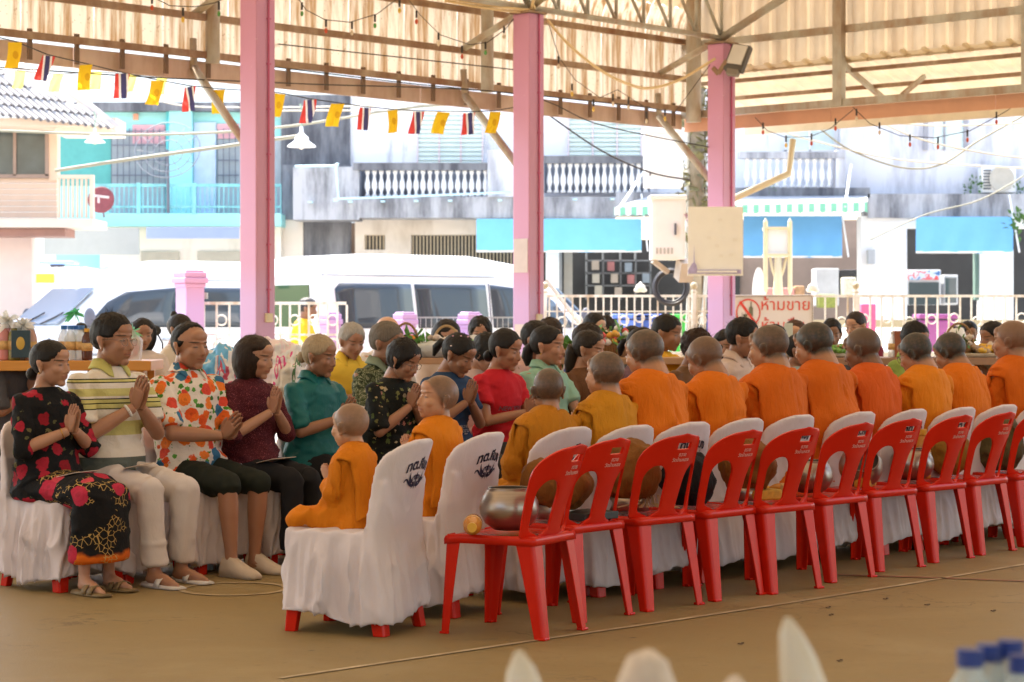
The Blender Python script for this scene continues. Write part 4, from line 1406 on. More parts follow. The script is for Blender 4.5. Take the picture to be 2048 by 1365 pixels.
# ---------------------------------------------------------------- vehicles
M_paint = NT('white car paint')
M_paint.base((.80, .80, .80)); M_paint.set(Roughness=.25)
M_paint.b.inputs['Coat Weight'].default_value = .6
M_paint.b.inputs['Coat Roughness'].default_value = .05
M_paint = M_paint.m
M_glass = glass('van glass', (.05, .06, .07), .04)
M_wsg = glass('windscreen glass', (.26, .33, .41), .05)  # pale base colour stands in for the reflection on the glass
M_tyre = mat('tyre rubber', (.02, .02, .02), .8)
M_rim = mat('wheel rim', (.5, .5, .52), .3, metal=.8)
def van(label, loc, heading):
    """high roof passenger van; local +X is forward, origin on the ground at the middle"""
    t = thing('white_van', label, 'van', loc, heading)
    L, W_, Hh = 5.3, 1.88, 2.26
    # side outline at stations along X, cross-section changes in width (tumblehome)
    st = [(-2.65, .55, 1.9, .93), (-2.62, .38, 2.15, .94), (-2.5, .34, 2.24, .94), (-1.5, .32, 2.30, .94), (.2, .32, 2.30, .94), (.8, .32, 2.22, .94), (1.2, .32, 2.06, .94), (1.47, .32, 1.86, .93), (1.8, .32, 1.58, .93), (2.12, .33, 1.30, .92), (2.35, .34, 1.16, .90), (2.58, .38, .98, .86), (2.66, .5, .8, .82)]
    rings = []
    for x, z0, z1, w_ in st:
        h = z1 - z0
        pr = []
        for k, (yy, zz) in enumerate([(-.92, 0), (-1, .06), (-1, .4), (-.985, .52), (-.93, .75), (-.87, .90), (-.72, .975), (-.35, 1), (0, 1.003)]):
            tz = zz
            fade = min(1, max(0, (z1 - 1.1) / .9))
            y_ = yy if yy > -.98 else yy
            y_ = -1 + (yy + 1) * (.35 + .65 * fade) if zz > .45 else yy
            pr.append((x, y_ * w_, z0 + h * tz))
        ring_ = pr + [(a, -b, c) for a, b, c in reversed(pr[:-1])]
        rings.append(ring_)
    MB().loft(rings).build('body', M_paint, t, True)
    PZ = [0, .06, .4, .52, .75, .90, .975, 1.0]; PY = [.92, 1, 1, .985, .93, .87, .72, .35]
    def bodyw(x, z):
        i = max(0, min(len(st) - 2, next((k for k in range(len(st) - 1) if st[k + 1][0] >= x), len(st) - 2)))
        k = min(1, max(0, (x - st[i][0]) / (st[i + 1][0] - st[i][0])))
        out = []
        for q in (st[i], st[i + 1]):
            zz = (z - q[1]) / (q[2] - q[1])
            fade = min(1, max(0, (q[2] - 1.1) / .9))
            py = [1 - (1 - y_) * ((.35 + .65 * fade) if z_ > .45 else 1) for z_, y_ in zip(PZ, PY)]
            out.append(float(np.interp(zz, PZ, py)) * q[3])
        return out[0] * (1 - k) + out[1] * k
    def side(name, poly, m, s, off=.008, th=.010):
        """poly in (x, z) placed on the side s following the lean of the wall"""
        zs_ = [z for _, z in poly]
        lv_ = np.linspace(min(zs_) + 1e-4, max(zs_) - 1e-4, 9 if max(zs_) - min(zs_) > .2 else 2)
        A = []
        n = len(poly)
        for z in lv_:
            xs_ = []
            for i in range(n):
                (x0, z0), (x1, z1) = poly[i], poly[(i + 1) % n]
                if (z0 - z) * (z1 - z) <= 0 and abs(z1 - z0) > 1e-6:
                    xs_.append(x0 + (x1 - x0) * (z - z0) / (z1 - z0))
            a_, b_ = min(xs_), max(xs_)
            A.append([(x, s * (bodyw(x, z) + off), z) for x in np.linspace(a_, b_, 5)])
        o_ = MB().grid(np.array(A)).build(name, m, t, True)
        q_ = o_.modifiers.new('s', 'SOLIDIFY'); q_.thickness = th; q_.offset = 0
        return o_
    for s in (-1, 1):
        side('side_window', [(-2.35, 1.28), (-2.38, 1.84), (-2.3, 1.88), (-1.15, 1.88), (-1.12, 1.28)], M_glass, s)
        side('side_window', [(-1.06, 1.28), (-1.09, 1.88), (.12, 1.88), (.14, 1.28)], M_glass, s)
        side('side_window', [(.22, 1.28), (.2, 1.88), (.95, 1.86), (1.35, 1.66), (1.72, 1.28)], M_glass, s)
        side('door_seam', [(-1.10, .5), (-1.10, 1.26), (-1.085, 1.26), (-1.085, .5)], M_blackiron, s, .004)
        side('door_seam', [(.17, .5), (.17, 1.9), (.185, 1.9), (.185, .5)], M_blackiron, s, .004)
        side('door_handle', [(.3, 1.08), (.3, 1.12), (.5, 1.12), (.5, 1.08)], M_rim, s, .02, .03)
        side('tail_light', [(-2.6, .95), (-2.6, 1.45), (-2.5, 1.42), (-2.48, 1.0)], mat('tail light red', (.45, .015, .02), .15), s, .012, .03)
        MB().box((2.42, s * .70, .85), (.3, .25, .18)).build('headlight', mat('headlight', (.7, .72, .75), .1), t, bevel=.04)
        m_ = MB().ell((1.75, s * 1.10, 1.42), (.09, .05, .15)).bar((1.6, s * .93, 1.3), (1.72, s * 1.08, 1.36), .04)
        m_.build('wing_mirror', M_blackiron, t, True)
        for x in (-1.6, 1.55):
            w__ = MB().lathe([(.05, -.1), (.31, -.1), (.335, -.06), (.335, .06), (.31, .1), (.05, .1)], (x, s * .84, .335), 22, rotx(math.radians(90))).build('wheel', M_tyre, t, True)
            MB().lathe([(.02, -.02), (.2, -.01), (.22, .02), (.02, .03)], (x, s * .945, .335), 18, rotx(math.radians(90))).build('rim', M_rim, w__)
    for s in (-1, 1):
        side('roof_gutter', [(-2.55, 1.985), (-2.55, 2.0), (1.1, 2.0), (1.1, 1.985)], mat('gutter grey', (.35, .36, .38)), s, .006, .012)
        side('side_strip', [(-2.5, .86), (-2.5, .90), (2.2, .90), (2.2, .86)], mat('grey rubber strip', (.3, .3, .31)), s, .006, .012)
    # windscreen and rear window
    def quad(name, a, b, c, d, m, th=.015):
        a, b, c, d = map(np.array, (a, b, c, d))
        n = unit(np.cross(b - a, d - a)) * th
        MB().add([a, b, c, d, a + n, b + n, c + n, d + n], [(0, 3, 2, 1), (4, 5, 6, 7), (0, 1, 5, 4), (1, 2, 6, 5), (2, 3, 7, 6), (3, 0, 4, 7)]).build(name, m, t)
    quad('windscreen', (2.11, -.80, 1.33), (2.11, .80, 1.33), (1.50, .72, 1.855), (1.50, -.72, 1.855), M_wsg, .02)
    quad('rear_window', (-2.665, .72, 1.30), (-2.665, -.72, 1.30), (-2.655, -.68, 1.86), (-2.655, .68, 1.86), glass('rear glass', (.05, .10, .05), .05), .012)  # rear glass: green reflection put into the base colour
    for s in (-.35, .3):
        MB().tube([(2.16, s, 1.33), (2.04, s + .28, 1.44), (1.99, s + .42, 1.50)], .012, 5).build('wiper', M_tyre, t)
    MB().box((2.66, 0, .55), (.1, 1.6, .22)).build('bumper', M_paint, t, bevel=.04)
    MB().box((-2.68, 0, .55), (.1, 1.7, .22)).build('bumper', M_paint, t, bevel=.04)
    MB().bar((-2.66, .3, 2.0), (-2.85, .3, 1.98), .03).box((-2.9, .3, 1.9), (.03, .24, .14)).build('rear_mirror', M_blackiron, t)
    t.scale = (1.05, 1.05, 1.04)
    return t
def ground_at(x, D):
    return (P(x, 640, D)[0], D, -.05)
van('white high roof passenger van facing left with pale windscreen', (-5.6, 35.4, -.05), math.radians(180 + 36))
van('white high roof passenger van seen from its back corner with dark side windows', (-1.05, 32.7, -.05), math.radians(38))
t = thing('patrol_pickup', 'pickup with yellow and white roof and blue light bar behind the left van', 'pickup', ground_at(120, 39))
po = np.array(t.location)
fbox(MB(), 60, 535, 190, 640, 39, 1.7, po).build('body', M_paint, t, bevel=.15)
fbox(MB(), 66, 548, 108, 566, 38.97, .03, po).build('yellow_panel', mat('yellow car paint', (.75, .6, .05), .3), t)
fbox(MB(), 78, 522, 150, 529, 39.4, .4, po).build('light_bar', mat('blue light bar', (.25, .45, .75), .2), t, bevel=.02)
fbox(MB(), 100, 529, 125, 536, 39.5, .2, po).build('light_bar_mount', M_blackiron, t)
for x in (75, 170):
    MB().lathe([(.05, -.1), (.33, -.1), (.33, .1), (.05, .1)], P(x, 640, 39) * np.array([1, 1, 0]) - po * np.array([1, 1, 0]) + Z3 * .33, 18, rotx(math.radians(90))).build('wheel', M_tyre, t, True)
t = thing('white_hatchback', 'white car at the left edge beside the van bonnet', 'car', ground_at(0, 34.5))
po = np.array(t.location)
rings = []
for x, z1, w_ in ((-2.2, .8, .75), (-2.1, .95, .8), (-1.2, 1.0, .84), (-.6, 1.42, .68), (.4, 1.48, .68), (1.1, 1.05, .82), (1.25, 1.0, .84), (1.5, .8, .8)):
    rings.append([(x, -w_, .3), (x, -.84, .6), (x, -.84, .85), (x, -w_, z1), (x, w_, z1), (x, .84, .85), (x, .84, .6), (x, w_, .3)])
MB().loft(rings).build('body', M_paint, t, True)
MB().prism([(-1.0, 1.02), (-.55, 1.36), (.35, 1.42), (.95, 1.06)], (0, -.80, 0), (1, 0, 0), (0, 0, 1), (0, 1, 0), .1).build('side_window', M_glass, t)
for x in (-1.4, .9):
    MB().lathe([(.05, -.1), (.31, -.1), (.31, .1), (.05, .1)], (x, -.74, .31), 18, rotx(math.radians(90))).build('wheel', M_tyre, t, True)
# ================================================================ CHAIRS
M_redp = NT('red moulded plastic')
_oi = M_redp.n('ObjectInfo')
_vm = M_redp.n('VectorMath'); _vm.operation = 'ADD'
_cx = M_redp.n('CombineXYZ')
M_redp.l(M_redp.math('MULTIPLY', _oi.outputs['Random'], 37.), _cx.inputs[0]); M_redp.l(M_redp.math('MULTIPLY', _oi.outputs['Random'], 11.), _cx.inputs[2])
M_redp.l(M_redp.tc(), _vm.inputs[0]); M_redp.l(_cx.outputs[0], _vm.inputs[1])
_rv = _vm.outputs[0]
_c = M_redp.mix(M_redp.noise(_rv, 5, 4), (.48, .011, .004), (.62, .022, .006))
_sc = M_redp.noise(M_redp.mp(_rv, (1, 1, .25)), 50, 4, .7)
_c = M_redp.mix(M_redp.ramp(_sc, [(.64, (0, 0, 0)), (.72, (.25, .25, .25))]), _c, (.58, .07, .04))
M_redp.base(_c)
M_redp.set(Roughness=.24)
M_redp.b.inputs['Specular IOR Level'].default_value = .2
M_redp.bump(M_redp.noise(M_redp.tc(), 7, 2), .12, .01)
M_redp = M_redp.m
M_print = mat('white print on plastic', (.70, .45, .40), .5)
M_crest = mat('dark blue crest print', (.020, .018, .05), .7)

def cloth_mat(name, col, rough=.85, bump=.25, bscale=30, var=.06, fine=900, trans=0):
    if name in _M:
        return _M[name]
    t = NT(name)
    n = t.noise(t.tc(), 3, 4)
    t.base(t.mix(n, mul(col, 1 - var * 1.6), mul(col, 1 + var * 1.6)))
    t.set(Roughness=rough)
    t.b.inputs['Specular IOR Level'].default_value = .2
    a = t.noise(t.mp(t.tc(), (1, 1, .45), rot=(.3, .2, .4)), bscale, 4, .6, .8)
    b = t.noise(t.tc(), 300, 2)
    t.bump(t.math('ADD', a, t.math('MULTIPLY', b, .12)), bump, .012)
    _M[name] = t.m
    return t.m
M_cover = cloth_mat('white chair cover cloth', (.66, .60, .62), .8, .5, 7)

def ohalf(z, top=.85, w=.205):
    k = np.clip((z - (top - .17)) / .17, 0, 1)
    return w * (1 - k ** 2.6) ** (1 / 2.2) + .004
def backy(x, z):
    v = (z - .44) / .41
    return -.205 - .15 * v ** 1.15 + .10 * (abs(x) / .2) ** 2.2 * (.45 + .55 * np.clip(v, 0, 1))

def red_back():
    zs = sorted(set(list(np.linspace(.445, .85, 30)) + [.775, .808, .70, .698, .69]))
    rows = []
    flags = []
    for z in zs:
        o = float(ohalf(z))
        s1, s2 = .050 + .012 * (z - .45) / .25, min(o, .205) - .030
        m_, hw = (s1 + s2) / 2 + .01 * 0, (s2 - s1) / 2
        open_ = z < .70
        if z > .62:
            k = min(1, (z - .62) / .08)
            hh = hw * math.sqrt(max(0, 1 - k * k))
            s1, s2 = m_ - hh, m_ + hh
        if z < .475:
            hh = hw * max(0.0, (z - .445) / .03)
            s1, s2 = m_ - hh, m_ + hh
        h = min(.044, o * .5)
        if z >= .70:
            s1 = s2 = min(m_, (h + o) / 2)
        s1 = min(max(s1, h + .002), o - .002); s2 = min(max(s2, s1), o - .001)
        xs = []
        br = [-o, -s2, -s1, -h, h, s1, s2, o]
        sub = [3, 2, 2, 3, 2, 2, 3]
        for a, b, n in zip(br[:-1], br[1:], sub):
            xs += list(np.linspace(a, b, n, endpoint=False))
        xs.append(o)
        rows.append([(x, backy(x, z), z) for x in xs])
    A = np.array(rows)
    nc = A.shape[1]
    slot = set(list(range(3, 5)) + list(range(12, 14)))
    hole = set(range(7, 10))
    f = []
    for i in range(len(zs) - 1):
        zm = (zs[i] + zs[i + 1]) / 2
        for j in range(nc - 1):
            if j in slot and .445 < zm < .70:
                continue
            if j in slot and zm >= .70:
                pass
            if j in hole and .775 < zm < .808:
                continue
            a = i * nc + j
            q = [a, a + 1, a + nc + 1, a + nc]
            f.append(q)
    me = bpy.data.meshes.new('backrest')
    me.from_pydata(A.reshape(-1, 3).tolist(), [], f)
    import bmesh
    bm = bmesh.new(); bm.from_mesh(me)
    bmesh.ops.remove_doubles(bm, verts=bm.verts, dist=.0012)
    bmesh.ops.dissolve_degenerate(bm, dist=.0005, edges=bm.edges)
    bm.to_mesh(me); bm.free()
    return me

def legm(sx, sy, top, bot, wt, wb, z1=.445, th=.008):
    """tapered angle-section leg whose corner points outward"""
    def ring(c, w_, z):
        x, y = c
        a = w_
        pts = [(0, 0), (a, 0), (a, th), (a * .35, th), (th, a * .35), (th, a), (0, a)]
        pts = [(.016, 0)] + pts[1:-1] + [(0, a), (0, .016), (.005, .005)]
        return [(x - sx * u, y - sy * v, z) for u, v in pts]
    zs = np.linspace(z1, 0, 5)
    rings = []
    for i, z in enumerate(zs):
        k = i / 4
        kk = k ** .8
        c = (top[0] + (bot[0] - top[0]) * k, top[1] + (bot[1] - top[1]) * k)
        rings.append(ring(c, wt + (wb - wt) * kk, z))
    mb = MB().loft(rings)
    # splayed foot
    mb.box((bot[0] - sx * wb * .35, bot[1] - sy * wb * .35, .006), (wb * .8, wb * .8, .012))
    return mb

def make_red():
    t = thing('red_plastic_chair', 'x', 'chair')
    o = link(red_back(), 'backrest', M_redp, t, True)
    s = o.modifiers.new('s', 'SOLIDIFY'); s.thickness = .013; s.offset = 0
    b = o.modifiers.new('b', 'BEVEL'); b.width = .004; b.segments = 2; b.limit_method = 'ANGLE'; b.angle_limit = .9
    # rolled rim on the outer edge
    zz = np.linspace(.40, .849, 26)
    L_ = [(-float(ohalf(z)), float(backy(float(ohalf(z)), z)), z) for z in zz]
    R_ = [(-x, y, z) for x, y, z in reversed(L_)]
    MB().tube(L_ + R_[1:], .0085, 6).build('rolled_rim', M_redp, t, True)
    A = []
    n = 14
    for i in range(n):
        v = i / (n - 1)
        row = []
        for j in range(n):
            u_ = j / (n - 1) * 2 - 1
            vv = v * 2 - 1
            y = -.215 + .43 * v
            wd = .195 + .015 * v
            # rounded outline
            x = u_ * wd
            e = max(abs(u_), abs(vv)) ** 8
            z = .452 - .016 * (1 - u_ ** 2) * (1 - vv ** 2) * 1.2 - .008 * e
            if v > .8:
                z -= .008 * ((v - .8) / .2) ** 2
            row.append((x, y, z))
        A.append(row)
    A = np.array(A)
    mb = MB().grid(A)
    edge = [A[0, j] for j in range(n)] + [A[i, n - 1] for i in range(1, n)] + [A[n - 1, j] for j in range(n - 2, -1, -1)] + [A[i, 0] for i in range(n - 2, 0, -1)]
    e = np.array(edge)
    c = e.mean(0)
    mb.grid(np.array([e, e * [1.02, 1.02, 1] - [0, 0, .012], e * [1.02, 1.02, 1] - [0, 0, .036]]), closed_u=True)
    o = mb.build('seat', M_redp, t, True)
    s = o.modifiers.new('s', 'SOLIDIFY'); s.thickness = .005
    for sx in (-1, 1):
        for sy in (-1, 1):
            if sy < 0:
                m_ = legm(sx, sy, (sx * .20, -.215), (sx * .208, -.280), .092, .052)
            else:
                m_ = legm(sx, sy, (sx * .212, .218), (sx * .222, .243), .078, .044)
            m_.build('leg', M_redp, t, bevel=.004)
    # printing on the rear face
    for k, (txt, sz, zc) in enumerate((('ถวาย', .026, .748), ('วัดบ้านหลวง', .024, .722))):
        me = text_mesh(txt, sz, .0003)
        v = verts(me)
        out = np.stack([v[:, 0], backy(0, zc) - .0078 - v[:, 2] + (backy(np.abs(v[:, 0]), zc + v[:, 1]) - backy(0, zc)), zc + v[:, 1]], 1)
        out[:, 1] = backy(out[:, 0], out[:, 2]) - .0085 - v[:, 2]
        setverts(me, out)
        link(me, 'lettering', M_print, t)
    return t

def cov_back(x, z):
    """rear face of the cloth cover"""
    v = np.clip((z - .44) / .42, 0, 1)
    return -.235 - .145 * v ** 1.15 + .085 * (np.abs(x) / .21) ** 2.2 * v ** .6 + .0 * z

def make_cover(seed, tight=1.0):
    mb = MB()
    rings = []
    for z in np.linspace(.075, .462, 8):
        k = (z - .075) / .387
        wx = .245 - .022 * k; y1 = .262 - .022 * k; y0 = -.285 + .045 * k
        a = np.linspace(0, 2 * math.pi, 64, endpoint=False)
        ca_, sa_ = np.cos(a), np.sin(a)
        e = .22
        x = wx * np.sign(ca_) * np.abs(ca_) ** e
        y = (y1 + y0) / 2 + (y1 - y0) / 2 * np.sign(sa_) * np.abs(sa_) ** e
        rings.append(np.stack([x, y, np.full(64, z)], 1))
    mb.loft(rings)
    rings = []
    for z in list(np.linspace(.38, .69, 7)) + list(np.linspace(.71, .868, 14)):
        o = float(ohalf(z, .87, .222))
        xs = np.linspace(-o, o, 17)
        fr_ = [(x, float(cov_back(x, z)) + .045 * (1 - .3 * (abs(x) / (o + 1e-6)) ** 4), z) for x in xs]
        bk = [(x, float(cov_back(x, z)), z) for x in xs[::-1]]
        rings.append(fr_ + bk)
    mb.loft(rings)
    # cloth falling straight from the back to the hem
    rings = []
    for z in np.linspace(.10, .68, 10):
        k = (z - .1) / .5
        hw_ = .240 - .022 * smooth01(np.array(z), .44, .66)
        xs = np.linspace(-float(hw_), float(hw_), 15)
        bk = [(x, -.292 + .05 * min(k, .72) - .06 * max(0, k - .72) + .02 * abs(x / .24) ** 3, z) for x in xs]
        fr_ = [(x, -.245 + .05 * min(k, .72) - .06 * max(0, k - .72) + .035 * abs(x / .24) ** 3, z) for x in xs[::-1]]
        rings.append(bk + fr_)
    mb.loft(rings)
    me = voxel(mb, .0095, 9)
    v = verts(me); n = normals(me)
    low = smooth01(.47 - v[:, 2], 0, .36)
    ang = np.arctan2(v[:, 1], v[:, 0])
    rear = smooth01(-v[:, 1], .15, .24)
    # gathered folds hanging from the seat corners and edge, running down and spreading
    q = np.stack([np.cos(ang) * 5 + v[:, 2] * 1.2, np.sin(ang) * 5, v[:, 2] * 1.6 + seed], 1)
    f1 = vnoise(q, seed)
    r = 1 - 2 * np.abs(vnoise(q * [1.5, 1.5, 1.2], seed + 3))
    side = np.abs(n[:, 2]) < .7
    r = np.maximum(0, r) ** 2
    r3 = np.maximum(0, 1 - 2 * np.abs(vnoise(q * [1.0, 1.0, 2.2] + v[:, :1] * 6 + 5, seed + 4))) ** 2
    low = smooth01(.475 - v[:, 2], 0, .22)
    d = (.032 * f1 + .036 * r + .022 * r3) * low * (1 - .62 * rear) * side
    bk_ = smooth01(v[:, 2], .1, .3) * rear
    d += .006 * np.maximum(0, 1 - 2 * np.abs(vnoise(np.stack([v[:, 0] * 9 + v[:, 2] * 5, v[:, 2] * 3.2 - v[:, 0] * 3, v[:, 1] * 0 + seed], 1), seed + 6))) ** 2 * bk_ * smooth01(.7 - v[:, 2], 0, .2)
    # side seam running down from the back edge
    d -= .005 * np.exp(-((v[:, 1] + .205) / .008) ** 2) * (v[:, 2] < .5) * side
    d += .003 * fbm(v * [14, 14, 9], seed + 9) * (1 - .4 * rear)
    # creases where back meets the seat
    cr = np.exp(-((v[:, 2] - .45) / .06) ** 2) * (v[:, 1] > -.2)
    d += .006 * np.sin(v[:, 0] * 60 + v[:, 1] * 45 + seed) * cr
    v2 = v + n * d[:, None]
    # uneven hem
    hem = smooth01(.18 - v[:, 2], 0, .1)
    v2[:, 2] += hem * (.028 * np.sin(ang * 2 + seed) + .012 * vnoise(np.stack([ang * 3, ang * 0, ang * 0], 1), seed))
    setverts(me, v2)
    return me

def crest():
    mb = MB()
    def stroke(pts, w0, w1=None):
        w1 = w1 or w0
        n_ = len(pts)
        A = []
        pts = np.array(pts, float)
        for i in range(n_):
            d = pts[min(i + 1, n_ - 1)] - pts[max(0, i - 1)]
            d = d / (np.linalg.norm(d) + 1e-9)
            s = np.array([-d[1], d[0]]) * (w0 + (w1 - w0) * i / (n_ - 1)) / 2 * 1.35
            A.append([[*(pts[i] + s), 0], [*(pts[i] - s), 0]])
        mb.grid(np.array(A))
    def bez(p, n_=12):
        p = [np.array(q, float) * .01 for q in p]
        q = [p[0]] + p + [p[-1]]
        o = []
        for i in range(1, len(q) - 2):
            for k in range(n_):
                t_ = k / n_
                a, b, c, d = q[i - 1], q[i], q[i + 1], q[i + 2]
                o.append(.5 * ((2 * b) + (-a + c) * t_ + (2 * a - 5 * b + 4 * c - d) * t_ ** 2 + (-a + 3 * b - 3 * c + d) * t_ ** 3))
        return o + [p[-1]]
    for s in (-1, 1):
        m = lambda L_: [(s * x, y) for x, y in L_]
        stroke(bez(m([(.6, -3.4), (3, -3.7), (5.6, -2.5), (7.6, -.9), (8.9, -1.1), (9.2, -2.2)]), 6), .011, .004)
        stroke(bez(m([(3.2, -2.4), (4.9, -1.2), (5.9, .6), (6.3, 2.4)]), 6), .018, .001)
        stroke(bez(m([(1.0, -2.2), (2.2, -2.6), (3.3, -1.6), (3.2, -.2), (2.3, .6), (1.7, -.1), (2.1, -1.0)]), 6), .006, .004)
        stroke(bez(m([(.9, -3.2), (1.9, -4.0), (2.4, -5.2)]), 5), .010, .001)
    stroke(bez([(0, -.6), (0, -3), (0, -5.3)], 5), .009, .002)
    star = []
    for k in range(10):
        r_ = .022 if k % 2 == 0 else .009
        star.append((r_ * math.sin(k * math.pi / 5), .004 + r_ * math.cos(k * math.pi / 5)))
    mb.add([(x, y, 0) for x, y in star] + [(0, .004, 0)], [(i, (i + 1) % 10, 10) for i in range(10)])
    me = text_mesh('ทต.หีบง', .064, .0002, bold=.0024)
    v = verts(me)
    v[:, 0] *= 1.0
    v[:, 1] += .058 - 1.6 * v[:, 0] ** 2
    mb.add(v, [tuple(p.vertices) for p in me.polygons])
    return mb

crest_src = crest()
def make_white(seed):
    t = thing('covered_chair', 'x', 'chair')
    link(make_cover(seed), 'cover', M_cover, t, True)
    for sx in (-1, 1):
        for sy in (-1, 1):
            m_ = MB()
            tx, ty = sx * .20, (-.225 if sy < 0 else .215)
            bx_, by_ = sx * .212, (-.272 if sy < 0 else .238)
            def rg(x, y, w_, z):
                return [(x - sx * u, y - sy * v, z) for u, v in ((.008, 0), (w_, 0), (w_, w_ * .55), (w_ * .55, w_), (0, w_), (0, .008))]
            m_.loft([rg(tx, ty, .08, .3), rg(bx_, by_, .058, 0)]).build('leg', M_redp, t, bevel=.004)
    c = MB().join(crest_src)
    def wrap(v):
        x = v[:, 0] + .01; z = v[:, 1] + .695
        y = cov_back(x, z) - .009 + .0 * v[:, 2]
        return np.stack([x, y, z], 1)
    c.v = [wrap(k) for k in c.v]
    from mathutils.bvhtree import BVHTree
    cov = [k for k in t.children if k.name.startswith('cover')][0].data
    bv = BVHTree.FromPolygons([v_.co[:] for v_ in cov.vertices], [p_.vertices[:] for p_ in cov.polygons])
    for i_ in range(len(c.v)):
        for j_ in range(len(c.v[i_])):
            x_, y_, z_ = c.v[i_][j_]
            h_ = bv.ray_cast(Vector((x_, -1, z_)), Vector((0, 1, 0)))
            if h_[0] is not None:
                c.v[i_][j_][1] = h_[0][1] - .0022
    c.build('crest_print', M_crest, t)
    return t

red0 = make_red()
F_RED = [math.radians(a) for a in (151, 140, 134, 137, 133, 136, 132, 135, 138, 134)]
RC = []
tops = [(1172, 885), (1262, 873), (1400, 865), (1525, 857), (1640, 852), (1748, 843), (1845, 835), (1945, 828), (2030, 822), (2118, 816)]
rl = ['nearest red plastic chair holding a large steel bowl and a lying bottle', 'red plastic chair second from the steel bowl end holding an orange cloth bag', 'third red plastic chair in the row, straw fringe behind its slots',
      'red plastic chair fourth in its row with a black bag behind its slots', 'red plastic chair fifth in its row with a brown bag on a stand', 'red plastic chair sixth in its row with a bowl and small yellow packet',
      'red plastic chair seventh in its row with a tilted steel pot', 'red plastic chair eighth in its row with a bowl and a juice bottle', 'red plastic chair ninth in its row with a round brown bag', 'red plastic chair cut by the right edge of the photo']
for i, (x, y) in enumerate(tops):
    D = (EYE - .85) * FPX / (y - 640)
    c = np.array([(x - 1024) / FPX * D, D, 0])
    h = F_RED[i]
    f_ = np.array([math.cos(h), math.sin(h), 0]); r_ = np.array([math.sin(h), -math.cos(h), 0])
    pos = c + f_ * .30 - r_ * .15
    if i == 0:
        o = red0; o.location = list(pos); o.rotation_euler = (0, 0, h - math.pi / 2); o['label'] = rl[0]; o['group'] = 'row of red plastic chairs'
    else:
        dup(red0, pos, h - math.pi / 2, rl[i], 'row of red plastic chairs')
    RC.append((pos, h))

WH = [make_white(s) for s in (3, 11, 23)]
used = [False] * 3
def white(k, pos, h, label, group):
    if not used[k]:
        used[k] = True
        o = WH[k]; o.location = list(map(float, pos)); o.rotation_euler = (0, 0, h - math.pi / 2); o['label'] = label; o['group'] = group
        return o
    return dup(WH[k], pos, h - math.pi / 2, label, group)
WC = []
wt = [(855, 875), (1000, 862), (1178, 852), (1302, 848), (1415, 842), (1522, 835), (1623, 828), (1745, 822), (1848, 817), (1945, 813), (2028, 808), (2110, 803)]
WA = [156, 150, 138, 136, 135, 135, 135, 135, 135, 135, 135, 135]
who = ['smallest novice boy at the near end', 'novice boy looking sideways', 'novice in brown robe seen from behind', 'stout novice in mustard robe', 'monk with thick neck and orange robe', 'thin monk with a shiny bald head', 'fifth grown monk place', 'broad monk whose hair is dark stubble', 'old dark skinned monk', 'young monk with thin glasses', 'monk whose glasses arm crosses his temple', 'last monk at the right edge']
who[6] = 'monk sitting below the prohibition sign'
for i, (x, y) in enumerate(wt):
    D = (EYE - .865) * FPX / (y - 640)
    c = np.array([(x - 1024) / FPX * D, D, 0])
    h = math.radians(WA[i])
    f_ = np.array([math.cos(h), math.sin(h), 0]); r_ = np.array([math.sin(h), -math.cos(h), 0])
    pos = c + f_ * .30 - r_ * .16
    white(i % 3, pos, h, 'white covered chair with crest under the ' + who[i], 'covered chairs of the monks')
    WC.append((pos, h))
# chairs of the lay people
LC = []
def px_at_(px, D):
    return np.array([(px - 1024) / FPX * D, D, 0])
fl_ = [(133, 1188), (265, 1170), (412, 1152), (554, 1139)]
LAYH = math.radians(-41)
wl = ['woman in black floral dress', 'man in yellow striped polo shirt', 'man in bright floral shirt', 'woman in speckled maroon blouse', 'woman in teal blouse', 'woman in black floral blouse with glasses', 'woman in blue shirt', 'woman in red shirt', 'woman in mint polo shirt', 'woman with brown ponytail', 'woman in mauve shirt', 'woman with frizzy hair', 'man in pale pink shirt', 'hidden praying person', 'woman hidden behind the broad monk', 'man in green shirt']
for i in range(16):
    if i < 4:
        g = G(*fl_[i])
        pos = g + np.array([-.08, .33, 0])
    else:
        pos = LC[3][0] + np.array([.335, .40, 0]) * (i - 3)
    LC.append((pos, LAYH))
    if i == 13: LC[i] = (px_at_(1630, pos[1]), LAYH)
    if i == 15: LC[i] = (px_at_(1858, pos[1]), LAYH)
    pos = LC[i][0]
    if i < 13 or i == 15:
        white((i + 1) % 3, pos, LAYH, 'white covered chair under the ' + wl[i], 'covered chairs of the lay people')
